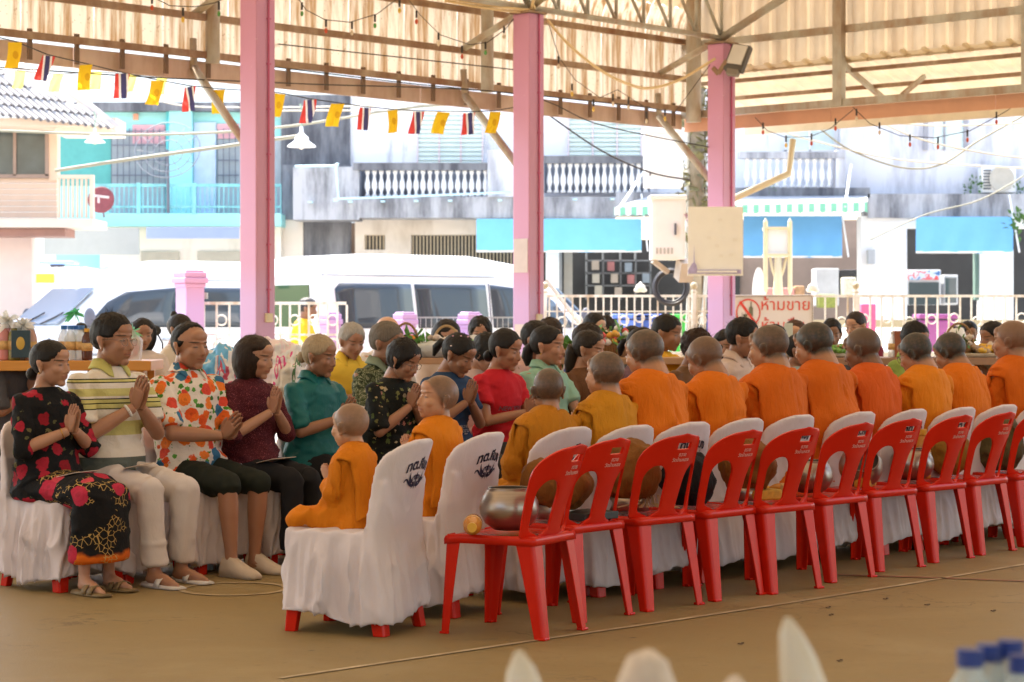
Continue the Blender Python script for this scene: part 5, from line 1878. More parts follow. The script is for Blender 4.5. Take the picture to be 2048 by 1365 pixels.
# ================================================================ PEOPLE
SEAT = .455
def skin(name, tone, stub=0., lips=.5, grey=(.030, .026, .020), brow=(.03, .02, .015), browa=.8):
    if name in _M:
        return _M[name]
    t = NT(name)
    at = t.n('Attribute'); at.attribute_name = 'hp'
    hp = at.outputs['Vector']
    x, y, z = t.sep(hp)
    ax = t.math('ABSOLUTE', x)
    n = t.noise(t.tc(), 9, 4)
    c = t.mix(n, mul(tone, .84), mul(tone, 1.14))
    n2 = t.noise(t.tc(), 3.5, 2)
    c = t.mix(t.math('MULTIPLY', n2, .35), c, (tone[0] * 1.05, tone[1] * .72, tone[2] * .62))
    def ell(cx, cz, rx, rz, soft=.35, absx=True, front=.045):
        dx = t.math('DIVIDE', t.math('SUBTRACT', ax if absx else x, cx), rx)
        dz = t.math('DIVIDE', t.math('SUBTRACT', z, cz), rz)
        d = t.math('ADD', t.math('POWER', dx, 2.), t.math('POWER', dz, 2.))
        m = t.n('MapRange'); m.interpolation_type = 'SMOOTHSTEP'
        t.l(d, m.inputs[0]); m.inputs[1].default_value = 1 + soft; m.inputs[2].default_value = 1 - soft; m.inputs[3].default_value = 0; m.inputs[4].default_value = 1
        return t.math('MULTIPLY', m.outputs[0], t.math('GREATER_THAN', y, front))
    c = t.mix(t.math('MULTIPLY', ell(.030, .004, .020, .012, .7), .35), c, mul(tone, .55))
    c = t.mix(t.math('MULTIPLY', ell(.034, .0245, .021, .0042, .5), browa), c, brow)
    c = t.mix(t.math('MULTIPLY', ell(.031, .0015, .0130, .0028, .5), .92), c, (.02, .012, .01))
    c = t.mix(t.math('MULTIPLY', ell(0., -.058, .023, .0085, .4, False), lips), c, (tone[0] * .85, tone[1] * .38, tone[2] * .42))
    c = t.mix(t.math('MULTIPLY', ell(0., -.0585, .022, .0014, .6, False), .8), c, mul(tone, .18))
    c = t.mix(t.math('MULTIPLY', ell(.0065, -.036, .0035, .0025, .5), .6), c, mul(tone, .2))
    if stub:
        s = t.math('SUBTRACT', t.math('MULTIPLY', z, .6), t.math('MULTIPLY', y, .8))
        m = t.n('MapRange'); m.interpolation_type = 'SMOOTHSTEP'
        t.l(s, m.inputs[0]); m.inputs[1].default_value = -.030; m.inputs[2].default_value = -.008
        m2 = t.n('MapRange'); m2.interpolation_type = 'SMOOTHSTEP'
        t.l(z, m2.inputs[0]); m2.inputs[1].default_value = -.075; m2.inputs[2].default_value = -.035
        r2 = t.math('POWER', t.math('ADD', t.math('ADD', t.math('POWER', x, 2.), t.math('POWER', y, 2.)), t.math('POWER', z, 2.)), .5)
        near = t.math('LESS_THAN', r2, .16)
        fz = t.math('ADD', t.math('MULTIPLY', t.noise(hp, 420, 2), .5), t.math('MULTIPLY', t.noise(hp, 38, 4, .65), 1.1))
        fz = t.math('SUBTRACT', fz, .3)
        mm = t.math('MULTIPLY', t.math('MULTIPLY', m.outputs[0], m2.outputs[0]), near)
        mm = t.math('MULTIPLY', mm, t.math('MULTIPLY', t.math('ADD', .75, t.math('MULTIPLY', fz, .5)), stub))
        c = t.mix(mm, c, grey)
    t.base(c)
    rgh = t.ramp(t.noise(t.tc(), 22, 3), [(.3, (.34, .34, .34)), (.7, (.58, .58, .58))])
    t.l(rgh, t.b.inputs['Roughness'])
    t.b.inputs['Subsurface Weight'].default_value = .12
    t.b.inputs['Subsurface Radius'].default_value = (.02, .007, .004)
    t.b.inputs['Subsurface Scale'].default_value = .3
    t.bump(t.noise(t.tc(), 160, 3), .12, .002)
    _M[name] = t.m
    return t.m

def hairmat(name, col, rough=.42):
    if name in _M:
        return _M[name]
    t = NT(name)
    a = t.noise(t.mp(t.tc(), (60, 60, 7)), 2.2, 4, .6)
    t.base(t.mix(a, mul(col, .55), mul(col, 1.7)))
    t.set(Roughness=rough)
    t.b.inputs['Specular IOR Level'].default_value = .22
    t.bump(a, .7, .008)
    _M[name] = t.m
    return t.m

SK_R = (.077, .097, .088)
SK_C = (0, -.012, .028)
def head_parts(mb, fem=0, jaw=1.0, child=0, nose=1.0):
    mb.ell(SK_C, SK_R, nu=24, nv=16)
    jw = (.057 - .004 * fem + .006 * child) * jaw
    mb.ell((0, .030, -.032), (jw, .062, .074), nu=20, nv=14)
    mb.ell((0, .012, -.045), (jw * 1.07, .055, .052), nu=18, nv=12)
    mb.ell((0, .066, -.092 + .012 * child), (.021 * jaw, .021, .019))
    for s in (-1, 1):
        mb.ell((s * .034, .060, -.024), (.026 + .004 * child, .027, .026))
        mb.ell((s * .031, .069, .0015), (.0165, .0155, .011))
        R = rotz(s * math.radians(-24)) @ roty(s * math.radians(10))
        mb.ell((s * .080, -.006, -.008), (.0065, .020, .034), R @ rotx(math.radians(-12)))
        mb.ell((s * .087, -.014, .006), (.005, .015, .020), R)
        mb.ell((s * .080, .0, -.036), (.006, .009, .011), R)
        mb.ell((s * .012, .089, -.037), (.008 * nose, .009, .0065))
    mb.ell((0, .072, .026), (.046, .018, .012))
    mb.ell((0, .063, .052), (.048, .030, .034), nu=16, nv=10)
    mb.tube([(0, .080, .012), (0, .092, -.008), (0, .103, -.030)], [.0075, .0082 * nose, .0105 * nose], 8)
    mb.ell((0, .101, -.034), (.0115 * nose, .0105, .0095))
    mb.ell((0, .085, -.053), (.023, .0125, .0068))
    mb.ell((0, .084, -.065), (.020, .0125, .0078))
    return mb

def hand(mb, wrist, d, w, side, s=1.0, curl=.12):
    """hand from the wrist along d; w: towards the little finger; side: outward palm-back normal"""
    wrist, d, w, side = np.asarray(wrist, float), unit(d), unit(w), unit(side)
    palm = []
    for k, (l, hw, th) in enumerate(((-.004, .022, .016), (.02, .030, .0145), (.05, .037, .0125), (.078, .038, .0105), (.09, .034, .009))):
        a = np.linspace(0, 2 * math.pi, 12, endpoint=False)
        palm.append([wrist + d * l * s + w * math.cos(q) * hw * s + side * math.sin(q) * th * s for q in a])
    mb.loft(palm)
    for i, (o, L, r) in enumerate(((-.030, .070, .0080), (-.0102, .078, .0083), (.0098, .072, .0080), (.0285, .056, .0070))):
        b = wrist + d * .078 * s + w * o * s
        e1 = b + (d * L * .5 + w * o * .07) * s + side * curl * .004
        e2 = b + (d * L * .98 + w * o * .09 - side * curl * .06) * s
        mb.tube([b, e1, e2, e2 + d * .006 * s], [r * s, r * .95 * s, r * .78 * s, r * .35 * s], 7)
    b = wrist + d * .018 * s - w * .024 * s
    mb.tube([b, b + (d * .026 - w * .022) * s, b + (d * .055 - w * .027) * s, b + (d * .066 - w * .026) * s], [.0125 * s, .0115 * s, .009 * s, .004 * s], 7)

def hair_shell(R, hc, hs, style, seed):
    o = MB()
    nu, nv = 56, 36
    rx, cy = {'bob': ((.104, .112, .116), (0, -.016, .004)), 'curly': ((.094, .114, .108), (0, -.018, .035)), 'shaggy': ((.092, .108, .106), (0, -.014, .026))}.get(style, ((.0835, .1035, .0945), SK_C))
    rx, cy = np.array(rx), np.array(cy)
    V = []
    for i in range(nv + 1):
        t = math.pi * i / nv
        for j in range(nu):
            a = 2 * math.pi * j / nu
            V.append((math.sin(t) * math.cos(a), math.sin(t) * math.sin(a), -math.cos(t)))
    d = np.array(V)
    p = cy + d * rx
    if style == 'bob':
        low = p[:, 2] < .02
        p[low, 2] = .02 + (p[low, 2] - .02) * 1.35
        p[low, 0] *= 1.03
    jit = .007 * vnoise(p * 170 + seed, seed) + .004 * vnoise(p * 60, seed + 2)
    s = .6 * p[:, 2] - .8 * p[:, 1] + jit
    if style == 'bob':
        m = 1 - smooth01(p[:, 1], .005, .03) * smooth01(-p[:, 2], -.066, -.045)
        m *= 1
    elif style == 'receding':
        m = smooth01(s, .016, .036) * smooth01(p[:, 2], -.062, -.04)
        m = np.maximum(m, smooth01(s, -.022, -.006) * smooth01(p[:, 2], -.062, -.04) * smooth01(-p[:, 2], -.040, -.025))
    elif style in ('curly', 'shaggy'):
        m = smooth01(s, -.050, -.030) * smooth01(p[:, 2], -.075, -.05)
    elif style == 'fringe':
        m = np.maximum(smooth01(s, -.062, -.046) * smooth01(p[:, 2], .022, .034), smooth01(s, -.02, -.006) * smooth01(p[:, 2], -.09, -.07))
    else:
        lowz = {'short': (-.060, -.036), 'back': (-.070, -.045)}[style if style in ('short', 'back') else 'back']
        m = smooth01(s, -.036, -.020) * smooth01(p[:, 2], *lowz)
        # leave the ear free
        m *= 1 - smooth01(p[:, 1], -.03, -.01) * smooth01(-p[:, 2], -.022, -.004)
    nz = fbm(p * np.array([70, 70, 22]) + seed, seed, 3)
    amp = {'curly': .085, 'shaggy': .06, 'short': .045, 'bob': .026}.get(style, .018)
    if style == 'curly':
        nz = fbm(p * 48 + seed, seed, 3)
    th = {'short': .035, 'receding': .012, 'back': .02, 'fringe': .045}.get(style, .02)
    if style in ('short', 'back'):
        th = (.012 + .060 * smooth01(p[:, 2], .02, .10)) if style == 'short' else (.014 + .02 * smooth01(p[:, 2], .0, .09))
    k = .80 + (.20 + th + amp * nz) * m
    p = cy + (p - cy) * k[:, None]
    f = []
    for i in range(nv):
        for j in range(nu):
            a, b = i * nu + j, i * nu + (j + 1) % nu
            f.append((a, b, b + nu, a + nu))
    o.add(p, f)
    return o

SHORT = dict(robe=0)
def person(label, loc, heading, head=None, s=1.07, fat=1.0, lean=6, yaw=0, pitch=8, tone=(.42, .22, .13), hair='short', hcol=(.018, .013, .010),
           top='shirt', tcol=None, bottom='trousers', bcol=None, fem=0, child=0, jaw=1., hands=(.0, .20, .835), hd=(0, .35, .94), glasses=False,
           sleeve=.95, collar=None, shoes=None, seed=1, near=True, extras=(), group=None, stub=0., lips=.5, hs=None, pose='pray', legs=True, nose=1.0, brow=None, seat=SEAT):
    root = thing('person', label, 'person', loc, math.radians(heading - 90), group)
    hs = hs or s * 1.07
    rg = np.random.default_rng(seed * 7 + 1)
    hsv = hs * (1 + rg.uniform(-.045, .045, 3) * np.array([1, 1, .6]))
    B0 = seat - .44 * s
    def zz(z):
        return B0 + z * s
    piv = np.array([0, -.02 * s, zz(.50)])
    RL = rotx(-math.radians(lean))
    def T(p):
        p = np.asarray(p, float)
        q = p * np.array([s, s, s]) + np.array([0, 0, B0])
        k = smooth01(q[..., 2], zz(.50), zz(.62))
        r = (q - piv) @ RL.T + piv
        return q + (r - q) * (k[..., None] if np.ndim(k) else k)
    # ---- head frame
    npv = T((0, .008, 1.062))
    RH = rotz(math.radians(yaw)) @ rotx(-math.radians(pitch + lean * .35))
    hc = npv + RH @ (np.array([0, .024, .104 if top != 'robe' else .098]) * hs)
    V6 = .0058 if near else .0105
    V16 = .017 if near else .026
    hi = MB(); hnd = MB()
    hp_ = head_parts(MB(), fem, jaw, child, nose)
    hp_.xf(fn=lambda v: (v * hsv) @ RH.T + hc)
    hi.join(hp_)
    nr = (.050 if fem else (.057 if top != 'robe' else .064)) * (1 if not child else .88) * (1 + (fat - 1) * .5)
    hi.tube([T((0, -.02, 1.0)), T((0, -.008, 1.06)), hc + RH @ (np.array([0, -.022, -.05]) * hs)], [nr * 1.25 * s, nr * s, nr * .98 * s], 16)
    hi.loft([T(np.array([[a * math.cos(q), b * math.sin(q) - .01, z] for q in np.linspace(0, 2 * math.pi, 20, endpoint=False)])) for z, a, b in ((.93, .15, .095), (.99, .15, .085), (1.025, .10, .07), (1.05, .062, .056))])
    sh = .158 + (0 if fem else .016)
    arms = []
    for sx in (-1, 1):
        S_ = T((sx * sh * (.9 + .1 * fat), -.005, .988))
        hx, hy, hz = hands
        Wt = T((0, hy, 0)) * 0 + np.array([sx * .022 * s + hx * s, hy * s, zz(hz)]) if pose != 'rest' else np.array([sx * .09 * s, .30 * s, zz(.60)])
        if pose == 'raise' and sx == 1:
            Wt = np.array([.08 * s, .27 * s, zz(1.02)])
        # elbow from two-bone reach
        L1, L2 = .285 * s, .255 * s
        dv = Wt - S_; dist = np.linalg.norm(dv)
        dist = min(dist, L1 + L2 - .01)
        a_ = (L1 ** 2 - L2 ** 2 + dist ** 2) / (2 * dist)
        h_ = math.sqrt(max(L1 ** 2 - a_ ** 2, 1e-4))
        dn = unit(dv)
        bend = unit(np.array([sx * .62, -.12, -.85]))
        bend = unit(bend - dn * bend.dot(dn))
        E_ = S_ + dn * a_ + bend * h_
        arms.append((S_, E_, Wt))
        ar = 1 + (fat - 1) * .6 - .12 * fem
        hi.tube([S_, S_ * .5 + E_ * .5, E_], [.050 * s * ar, .045 * s * ar, .036 * s * ar], 12)
        hi.ell(E_, .0375 * s * ar)
        hi.tube([E_, E_ * .6 + Wt * .4, Wt * .93 + E_ * .07, Wt], [.036 * s * ar, .038 * s * ar, .026 * s, .024 * s], 12)
        if pose == 'rest':
            hand(hnd, Wt, (0, .8, -.35), (sx * 1., 0, 0), (0, .2, 1), s)
        else:
            dd = unit(np.array(hd)) if not (pose == 'raise' and sx == 1) else unit((0, -.1, 1))
            wv = np.cross(np.array([1, 0, 0]), dd)
            if wv[1] < 0: wv = -wv
            hand(hnd, Wt + np.array([-sx * .006, 0, 0]) * s, dd + np.array([-sx * .02, 0, 0]), wv, (sx, 0, 0), s * (.93 if fem else 1.0) * (.85 if child else 1))
    low = MB()
    f = fat
    tr = [(.44, .165 * f, .120 * f), (.50, .175 * f, .125 * f), (.60, .150 * f, .112 * f), (.70, .138 * f, .102 * f), (.80, .145 * (1 + (f - 1) * .8), .102 * f), (.90, .160 + .01 * (1 - fem), .108), (.965, .165 + .012 * (1 - fem), .095), (1.0, .14, .078), (1.03, .08, .06)]
    a = np.linspace(0, 2 * math.pi, 24, endpoint=False)
    def tring(z, A, Bq, e=0, yo=0):
        belly = .03 * (f - 1) * 4 * math.exp(-((z - .62) / .13) ** 2)
        slouch = -.018 * math.exp(-((z - .72) / .12) ** 2)
        return T(np.stack([(A + e) * np.cos(a), (Bq + e) * np.sin(a) * (1 + .25 * belly * 4 * (np.sin(a) > 0)) + slouch + yo, np.full(24, z)], 1))
    low.loft([tring(*q) for q in tr])
    hipz = seat + .075 * s
    kneez = seat + .035
    legp = []
    for sx in (-1, 1):
        hip = np.array([sx * .085 * s, 0, hipz]); knee = np.array([sx * (.105 if not fem else .07) * s, .40 * s, kneez + .01])
        ank = np.array([sx * .105 * s, (.40 + (.03 if sx > 0 else -.03)) * s, .085])
        if pose == 'lotus':
            knee = np.array([sx * .25 * s, .37 * s, seat + .07 * s]); ank = np.array([-sx * .05 * s, .38 * s, seat + .06 * s])
        legp.append((hip, knee, ank))
        low.tube([hip, hip * .5 + knee * .5, knee], [.080 * s * f, .068 * s * (1 + (f - 1) * .5), .053 * s], 14)
        low.ell(knee, .057 * s)
        low.tube([knee, knee * .65 + ank * .35, knee * .2 + ank * .8, ank], [.053 * s, .053 * s, .036 * s, .033 * s], 12)
        if pose != 'lotus':
            low.tube([ank + np.array([0, -.03, -.03]) * s, ank + np.array([0, .06, -.04]) * s, ank + np.array([sx * .01, .15, -.062 / s]) * s, ank + np.array([sx * .01, .19, -.066 / s]) * s], [.036 * s, .036 * s, .024 * s, .012 * s], 10)
        else:
            low.tube([ank, ank + np.array([-sx * .12 * s, .05 * s, 0])], [.035 * s, .02 * s], 8)
    m1 = voxel(hi, V6 * (1 if s > .9 else .85), 2, .5)
    m2 = voxel(low, V16, 3, .5)
    m3 = voxel(hnd, .0042 if near else .0085, 1, .4)
    me = mesh_join([m1, m2, m3], 'person_body')
    v = verts(me)
    at = me.attributes.new('hp', 'FLOAT_VECTOR', 'POINT')
    at.data.foreach_set('vector', (((v - hc) @ RH) / hsv).astype(np.float32).ravel())
    sk = 'skin_%d_%d_%d_%d_%d' % (int(tone[0] * 100), int(tone[1] * 100), int(stub * 100), int(lips * 100), int((brow or (.35 if (child or top == 'robe') else .8)) * 100))
    link(me, 'body', skin(sk, tone, stub, lips, browa=((.35 if (child or top == 'robe') else .8) if brow is None else brow)), root, True)
    # ---- hair
    def Hd(p):
        return (np.asarray(p) * hsv) @ RH.T + hc
    if hair and hair != 'none':
        base = hair.split('+')[0]
        hm = hair_shell(None, hc, hs, base, seed)
        if '+bun' in hair:
            hm.ell((0, -.118, -.02), (.034, .030, .034), nu=16, nv=10)
        if '+lowbun' in hair:
            hm.ell((0, -.108, -.055), (.036, .032, .034), nu=16, nv=10)
        if '+topbun' in hair:
            hm.ell((0, -.085, .105), (.026, .028, .03), nu=14, nv=9)
        if '+pony' in hair:
            hm.tube([(0, -.10, .01), (0, -.135, .0), (0, -.14, -.05), (0, -.125, -.11), (.0, -.115, -.17), (0, -.11, -.2)], [.022, .022, .034, .036, .024, .006], 14)
        if '+clip' in hair:
            hm.tube([(0, -.10, .0), (0, -.13, -.03), (0, -.135, -.07), (0, -.12, -.12)], [.03, .034, .033, .02], 12)
        if '+long' in hair:
            hm.tube([(0, -.10, .0), (0, -.115, -.04), (0, -.115, -.10), (0, -.10, -.2)], [.05, .046, .044, .03], 14)
        if '+pigtail' in hair:
            hm.tube([(0, -.10, .02), (0, -.14, .015), (0, -.155, -.03), (0, -.15, -.08)], [.02, .022, .026, .008], 12)
        hm.xf(fn=Hd)
        if near:
            src = hm.v[0]
            mid = hc
            st_ = MB()
            ns = 420 if base != 'curly' else 900
            idx = rg.choice(len(src), ns)
            dn_ = (np.array([0, -.75, -.65]) if base in ('back', 'receding') else np.array([0, -.15, -1.0]) if base == 'bob' else np.array([0, .2, -.6]))
            dn_ = dn_ @ RH.T
            for q_ in idx:
                p0_ = src[q_]
                o_ = unit(p0_ - mid)
                if np.linalg.norm(p0_ - mid) < .078 * hs:
                    continue
                tg = unit(dn_ - o_ * dn_.dot(o_) + rg.normal(size=3) * (.25 if base != 'curly' else 1.0))
                L_ = hs * rg.uniform(.012, .034)
                lift = hs * rg.uniform(.001, .006) * (2.2 if base in ('curly', 'shaggy', 'short') else 1)
                sd_ = unit(np.cross(tg, o_)) * .0008
                pts_ = [p0_ - o_ * .001, p0_ + tg * L_ * .5 + o_ * lift, p0_ + tg * L_ + o_ * lift * (1.6 if base in ('curly', 'short') else .4)]
                st_.add([pts_[0] - sd_, pts_[0] + sd_, pts_[1] + sd_, pts_[1] - sd_, pts_[2]], [(0, 1, 2, 3), (3, 2, 4)])
            hm.join(st_)
        for i in range(len(hm.v)):
            q = hm.v[i]
            hm.v[i] = q + .0025 * fbm(q * 90, seed + 5, 2)[:, None] * unit(np.array([1, 1, 1]))
        hm.build('hair', hairmat('hair_%d_%d' % (int(hcol[0] * 1000), int(hcol[2] * 1000)), hcol, .5 if hcol[0] < .1 else .6), root, True)
    if glasses:
        g = MB()
        for sx in (-1, 1):
            q = np.linspace(0, 2 * math.pi, 19)
            g.tube([Hd((sx * .033 + .021 * math.cos(k), .099 - .004 * abs(math.cos(k)), -.004 + .017 * math.sin(k))) for k in q], .0014 * hs, 5, caps=False)
            g.tube([Hd((sx * .054, .096, .004)), Hd((sx * .073, .06, .006)), Hd((sx * .084, -.01, .006))], .0013 * hs, 5)
        g.tube([Hd((-.012, .101, .0)), Hd((0, .106, .003)), Hd((.012, .101, .0))], .0013 * hs, 5)
        g.build('glasses', mat('thin metal spectacle frame', (.35, .28, .24), .25, metal=.7), root, True)
    # ---- clothes
    if top == 'shirt':
        c = MB()
        e = .017
        rings = [tring(.455, .172 * f, .126 * f, e + .006, .004), tring(.50, .178 * f, .128 * f, e)] + [tring(z, A, Bq, e + (.004 if z < .9 else 0)) for z, A, Bq in tr[2:7]] + [tring(1.0, .143, .080, .012), tring(1.030, .095, .070, .006), tring(1.048, .070, .062, .004)]
        c.loft(rings)
        for (S_, E_, Wt) in arms:
            ar = 1 + (fat - 1) * .6 - .08 * fem
            pts = [S_ * .97 + E_ * .03, S_ * .55 + E_ * .45]
            rr = [.053 * s * ar, .056 * s * ar]
            if sleeve <= 1:
                pts.append(S_ * (1 - sleeve) + E_ * sleeve); rr.append(.061 * s * ar)
            else:
                k = sleeve - 1
                pts += [E_, E_ * (1 - k) + Wt * k]; rr += [.053 * s * ar, (.046 if k > .7 else .052) * s * ar]
            c.tube(pts, rr, 14)
            c.ell(S_ * .985, (.058 * s * ar, .056 * s * ar, .050 * s * ar))
            if sleeve > 1:
                c.ell(E_, .054 * s * ar)
        cm = voxel(c, .0115 if near else .02, 3)
        v = verts(cm); n = normals(cm)
        wst = np.exp(-((v[:, 2] - zz(.58)) / .13) ** 2)
        d = .009 * fbm(v * np.array([9, 9, 16]) + seed, seed, 3) * (.6 + wst)
        r_ = 1 - 2 * np.abs(vnoise(v @ rotx(.6) * np.array([6, 9, 16]) + seed * 2.3, seed + 2))
        d += .010 * np.maximum(0, r_) ** 1.5 * (.6 + wst)
        r2_ = 1 - 2 * np.abs(vnoise(v @ rotx(-.5) @ rotz(.5) * np.array([8, 8, 20]) + seed * 1.3, seed + 12))
        d += .007 * np.maximum(0, r2_) ** 2
        d *= 1 - .8 * smooth01(v[:, 2], zz(.99), zz(1.03))
        setverts(cm, v + n * (d * s)[:, None])
        link(cm, 'shirt', tcol, root, True)
        if collar is not None:
            A = []
            for k in np.linspace(math.radians(90 + 24), math.radians(90 + 336), 30):
                cx, sx_ = math.cos(k), math.sin(k)
                fr = math.exp(-((abs(((math.degrees(k) - 90 + 180) % 360) - 180) - 24) / 26) ** 2)
                r0, r1 = .064, .094 + .018 * fr
                z0, z1 = 1.088 - .035 * fr, 1.046 - .050 * fr
                A.append([T((r0 * .93 * cx, r0 * sx_ - .002, z0 - .035)), T((r0 * cx, r0 * sx_ - .004, z0)), T((r0 * 1.06 * cx, r0 * 1.06 * sx_ - .004, z0 + .004)), T((r1 * .96 * cx, r1 * .93 * sx_, z1 + .01)), T((r1 * 1.04 * cx, r1 * sx_, z1))])
            co = MB().grid(np.array(A)).build('collar', collar, root, True)
            so_ = co.modifiers.new('s', 'SOLIDIFY'); so_.thickness = .004
    if top == 'robe':
        c = MB()
        e = .030
        rings = [tring(.445, .20 * f, .15 * f, e), tring(.50, .195 * f, .145 * f, e)] + [tring(z, A + .012, Bq + .008, e) for z, A, Bq in tr[2:5]] + [tring(.90, .178, .118, .024), tring(.965, .178, .105, .020), tring(1.0, .150, .090, .020, -.006), tring(1.035, .112, .086, .016, -.012), tring(1.066, .086, .078, .010, -.016)]
        c.loft(rings)
        for k, (S_, E_, Wt) in enumerate(arms):
            W2 = E_ * .25 + Wt * .75 if k == 0 else E_ * .7 + Wt * .3
            c.tube([S_, S_ * .5 + E_ * .5, E_, W2], [.058 * s, .070 * s, .075 * s, .058 * s], 14)
            c.ell(S_ * .99, (.060 * s, .058 * s, .047 * s)); c.ell(E_, .076 * s)
            # cloth hanging from the left forearm
            if k == 0:
                c.loft([[E_ + np.array([dx, dy, 0]) * s for dx, dy in ((-.07, -.07), (.05, -.07), (.05, .05), (-.07, .05))],
                        [E_ * .6 + Wt * .4 + np.array([dx, dy, -.16]) * s for dx, dy in ((-.07, -.08), (.07, -.08), (.07, .08), (-.07, .08))]])
        for hip, knee, ank in legp:
            if pose == 'lotus':
                c.tube([hip, hip * .5 + knee * .5, knee], [.12 * s, .105 * s, .085 * s], 14)
                c.ell(knee, .088 * s)
                c.tube([knee, ank], [.075 * s, .07 * s], 12)
            else:
                c.tube([hip, hip * .5 + knee * .5, knee], [.125 * s, .11 * s, .09 * s], 14)
                c.ell(knee, .092 * s)
                c.tube([knee, knee * .5 + ank * .5, ank + np.array([0, 0, .10])], [.088 * s, .10 * s, .105 * s], 14)
        if pose == 'lotus':
            c.ell((0, .18 * s, seat + .05 * s), (.2 * s, .16 * s, .06 * s))
        cm = voxel(c, .0105, 5, .6)
        v = verts(cm); n = normals(cm)
        al = unit(np.array([.55, -.1, -.83])); ac = unit(np.cross(al, (0, 1, 0)))
        q = np.stack([v @ ac * 12, v[:, 1] * 7, v @ al * 3.2], 1)
        q = q + .5 * fbm(v * 5, seed + 1, 2)[:, None]
        r1 = 1 - 2 * np.abs(vnoise(q + seed, seed)) ** .8
        r2 = 1 - 2 * np.abs(vnoise(q * [2.0, 2, 1.6] + seed * 3, seed + 4)) ** .8
        lowm = .55 + .8 * smooth01(zz(.86) - v[:, 2], 0, .25)
        armm = smooth01(np.abs(v[:, 0]), .15 * s, .22 * s)
        d = (.0155 * r1 + .0085 * r2) * (lowm + .6 * armm) + .003 * fbm(v * 22, seed, 2)
        d *= 1 - .85 * smooth01(v[:, 2], zz(1.0), zz(1.03))
        setverts(cm, v + n * (d * s)[:, None])
        link(cm, 'robe', tcol, root, True)
        # folded cloth lying over the left shoulder, down the back
        A = []
        nx, nl = 13, 34
        for i in range(nl):
            t_ = i / (nl - 1)
            row = []
            for j in range(nx):
                u_ = j / (nx - 1)
                x = -(.020 + .205 * u_)
                zt = 1.052 - .065 * smooth01(u_, .0, .9) - .03 * smooth01(u_, .75, 1)
                if t_ < .3:
                    k = t_ / .3
                    y = .135 - .10 * k ** 1.5; z = .70 + (zt - .70) * k ** .75
                    yb = math.sqrt(max(0, 1 - min(1, abs(x) / .215) ** 2.2))
                    y *= .35 + .65 * yb
                elif t_ < .42:
                    k = (t_ - .3) / .12
                    y = .035 - .09 * k; z = zt + .006 * math.sin(k * math.pi)
                else:
                    k = (t_ - .42) / .58
                    yb = math.sqrt(max(0, 1 - min(1, abs(x) / .235) ** 2.4))
                    z = zt - (zt - .60 + .10 * u_) * k
                    y = -.055 - (.105 * f * yb * min(1, .25 + k * 1.6) + .012) + .01
                    y = min(y, -.055 + .02 * u_)
                wv = .0045 * math.sin(u_ * 26 + seed + 2.2 * t_) + .004 * math.sin(u_ * 11 + t_ * 5)
                row.append(T(np.array([x - .1 * u_ * 0, y + (-wv if t_ > .42 else wv) , z + wv * .8])))
            A.append(row)
        A = np.array(A)
        so = MB().grid(A).build('shoulder_cloth', tcol, root, True)
        m_ = so.modifiers.new('w', 'SHRINKWRAP')
        m_.target = [k for k in root.children if k.name.startswith('robe')][0]
        m_.wrap_mode = 'OUTSIDE_SURFACE'; m_.offset = .012
        m_ = so.modifiers.new('sm', 'SMOOTH'); m_.iterations = 2
        m_ = so.modifiers.new('s', 'SOLIDIFY'); m_.thickness = .012; m_.offset = 1
    if bottom and top != 'robe' and legs:
        c = MB()
        if bottom == 'skirt':
            h1, k1, a1 = legp[0]; h2, k2, a2 = legp[1]
            ks = (k1 + k2) / 2; as_ = (a1 + a2) / 2
            def er(cen, rx, ry, tilt):
                q = np.linspace(0, 2 * math.pi, 20, endpoint=False)
                return cen + np.outer(np.cos(q) * rx, (1, 0, 0)) + np.outer(np.sin(q) * ry, (0, math.sin(tilt), math.cos(tilt)))
            c.loft([er((h1 + h2) / 2 + [0, -.08, 0], .17 * s, .10 * s, 0), er((h1 + h2) / 2, .19 * s, .115 * s, 0), er((h1 + h2) / 2 * .5 + ks * .5, .18 * s, .095 * s, 0), er(ks + [0, -.04, .012], .175 * s, .10 * s, .1), er(ks + [0, .035, -.015], .175 * s, .105 * s, .75), er(ks * .88 + as_ * .12 + [0, .03, 0], .17 * s, .10 * s, 1.5), er(ks * .5 + as_ * .5 + [0, .03, 0], .175 * s, .10 * s, 1.57), er(ks * .2 + as_ * .8 + [0, .02, 0], .19 * s, .115 * s, 1.57)])
        else:
            for hip, knee, ank in legp:
                c.tube([hip + np.array([0, -.05, 0]), hip, hip * .5 + knee * .5, knee], [.085 * s * f, .092 * s * f, .080 * s, .064 * s], 16)
                c.ell(knee, .065 * s)
                if bottom == 'trousers':
                    c.tube([knee, knee * .5 + ank * .5, ank + np.array([0, 0, .03])], [.064 * s, .060 * s, .060 * s], 16)
            c.ell((0, .0, hipz - .01), (.16 * s * f, .12 * s, .08 * s))
            if bottom == 'shorts':
                pass
        cm = voxel(c, .0125 if near else .024, 3)
        v = verts(cm); n = normals(cm)
        if bottom == 'shorts':
            pass
        r_ = np.maximum(0, 1 - 2 * np.abs(vnoise(v * np.array([7, 14, 11]) + seed, seed + 8))) ** 1.5
        d = .010 * r_ + .005 * fbm(v * 13, seed, 2)
        setverts(cm, v + n * d[:, None])
        link(cm, {'skirt': 'skirt', 'trousers': 'trousers', 'shorts': 'shorts'}[bottom], bcol, root, True)
